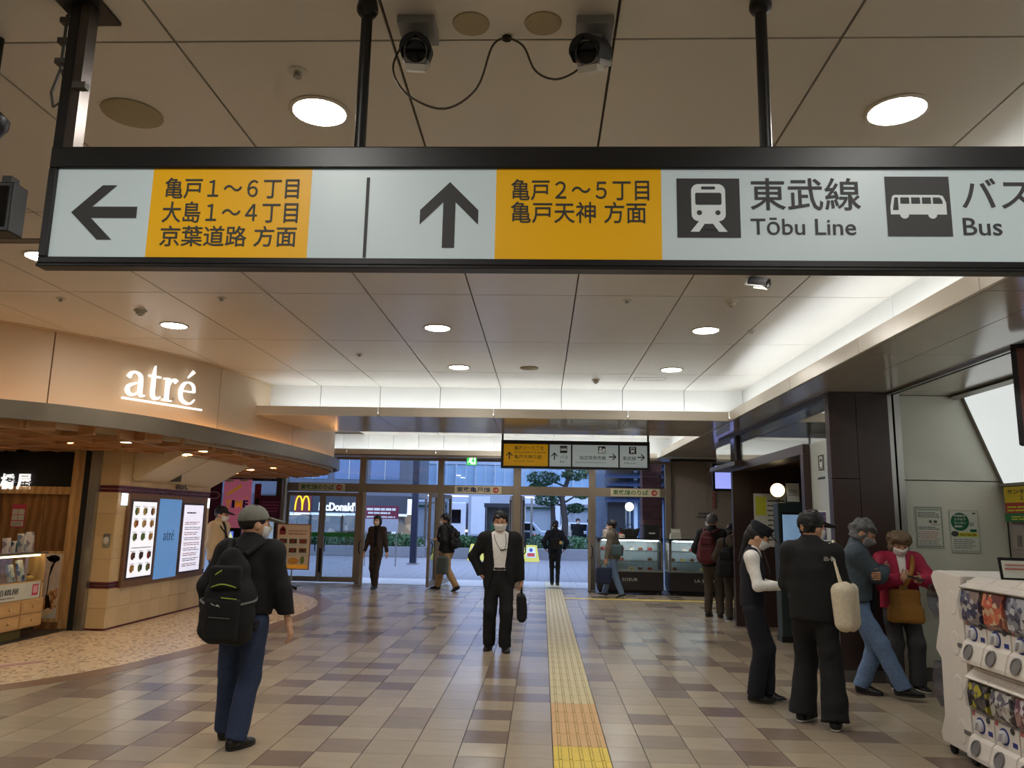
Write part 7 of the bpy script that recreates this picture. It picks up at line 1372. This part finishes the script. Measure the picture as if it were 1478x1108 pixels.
# 13 man in denim leaning on the column
A = dict(loc=(3.14, 7.98, 0), rotz=1.08)
P = person('grey-haired man in denim jacket leaning with folded arms against the brown column', h=1.69, feet=((-0.02, -0.36, 0.085, 0.1, 0.0), (0.10, 0.02, 0.085, -0.2, 0)), hands=((0.13, -0.24, 1.20), (-0.12, -0.22, 1.15)), poles=((-0.8, -0.35, -0.75), (0.8, -0.35, -0.75)), hdirs=((V3(1, 0.1, 0.1), (0, 0, 1)), (V3(-1, 0.1, 0.0), (0, 0, 1), (0, 1, 0))), head=(0.0, 0.5), lean=0.03, hip=(0.0, 0.02, -0.03), wide=1.0, top=c_denj, pants=c_jean2, shoes=s_black, sole=s_dark, hair=('full', h_grey), mask=mat('mask_grey', (132, 132, 134), 0.7), collar=0.03, loose=0.016, hem=0.90, leg=(0.094, 0.08, 0.076), vox=0.011, eyes=True, skinm=m_skin2, **A)
t = thing('shoulder_bag', 'black bag hanging in shadow behind the denim man', 'bag', A['loc'], A['rotz']); soft(t, 'pouch', lambda Q: rbox(Q, (0.26, -0.02, 0.92), (0.05, 0.12, 0.16), 0.045), [(0.26, -0.02, 0.92)], 0.22, 0.014, c_black2); band(t, 'strap', [(0.26, 0.05, 1.06), (0.24, 0.0, 1.3), (0.18, 0.03, 1.42)], 0.009, 0.003, c_black2)
# 14 woman in crimson jacket with phone
A = dict(loc=(3.70, 8.34, 0), rotz=-0.12)
P = person('woman in crimson jacket with curly hair looking down at her phone', h=1.55, feet=((-0.11, 0.0, 0.085, -0.1, 0), (0.12, -0.05, 0.085, 0.35, 0)), hands=((-0.06, -0.30, 1.21), (0.12, -0.32, 1.20)), poles=((-0.9, 0.2, -0.7), (0.9, 0.2, -0.7)), hdirs=((V3(0.5, -0.55, 0.45), (0.2, 0.2, 1)), (V3(-0.3, -0.8, 0.1), (0.2, 0.2, 1), (-0.8, 0.2, 0))), head=(0.0, 0.50), lean=0.03, wide=1.0, top=c_red, inner=c_white, opened=(0.05, 0.07, 1.22), pants=c_char, shoes=s_black, sole=s_white, hair=('curly', h_brown), collar=0.03, loose=0.028, hem=0.86, leg=(0.098, 0.088, 0.084), vox=0.011, eyes=True, curl=(0.9, 1.0), **A)
s = P['s']; t = thing('phone', 'black phone held by the woman in the crimson jacket', 'phone', A['loc'], A['rotz']); b = MB(); b.obox(tuple(V3(0.05, -0.42, 1.225)*s), (0.075, 0.15, 0.012), rx=0.25, rz=0.9); b.build('case', s_black, t, 0.004); b = MB(); b.obox(tuple(V3(0.05, -0.42, 1.233)*s), (0.068, 0.14, 0.003), rx=0.25, rz=0.9); b.build('screen', m_lens, t)
t = thing('shoulder_bag', 'mustard brown cloth bag slung in front of the crimson jacket', 'bag', A['loc'], A['rotz']); c = V3(-0.02, -0.235, 0.92); soft(t, 'pouch', lambda Q: smin(rbox(Q, c, (0.16, 0.05, 0.17), 0.04), rbox(Q, c-V3(0, 0, 0.1), (0.19, 0.055, 0.09), 0.04), 0.04)+folds(Q, 0.008, 20, 6), [c], 0.28, 0.011, c_must, s); band(t, 'strap', [c+V3(-0.06, -0.02, 0.15), (0.02, -0.24, 1.18), (0.09, -0.19, 1.32), (0.13, -0.04, 1.475), (0.1, 0.1, 1.42)], 0.022, 0.005, c_must, s)
# small pedestrians beyond the planter
for i, (x, y, rz, tm_, lb) in enumerate(((1.1, 35.6, 2.8, c_white, 'pedestrian in white top beyond the planter, nearest the pine'), (1.62, 35.2, 0.3, c_black, 'pedestrian in black beside the leaning bicycle'), (2.2, 36.4, 1.5, c_jean2, 'pedestrian in pale blue holding a bicycle'), (-7.0, 33.2, 0.5, c_beige, 'pedestrian in beige near the burger restaurant'), (-6.3, 33.3, -1.2, c_white, 'pedestrian in white beyond the hedge'))):
    person(lb, (x, y, 0), rz, 1.65, top=tm_, pants=c_black, shoes=s_black, vox=0.03, hands_on=True, group='pedestrians on the plaza', hair=('short', h_black), head=(0, 0.1))
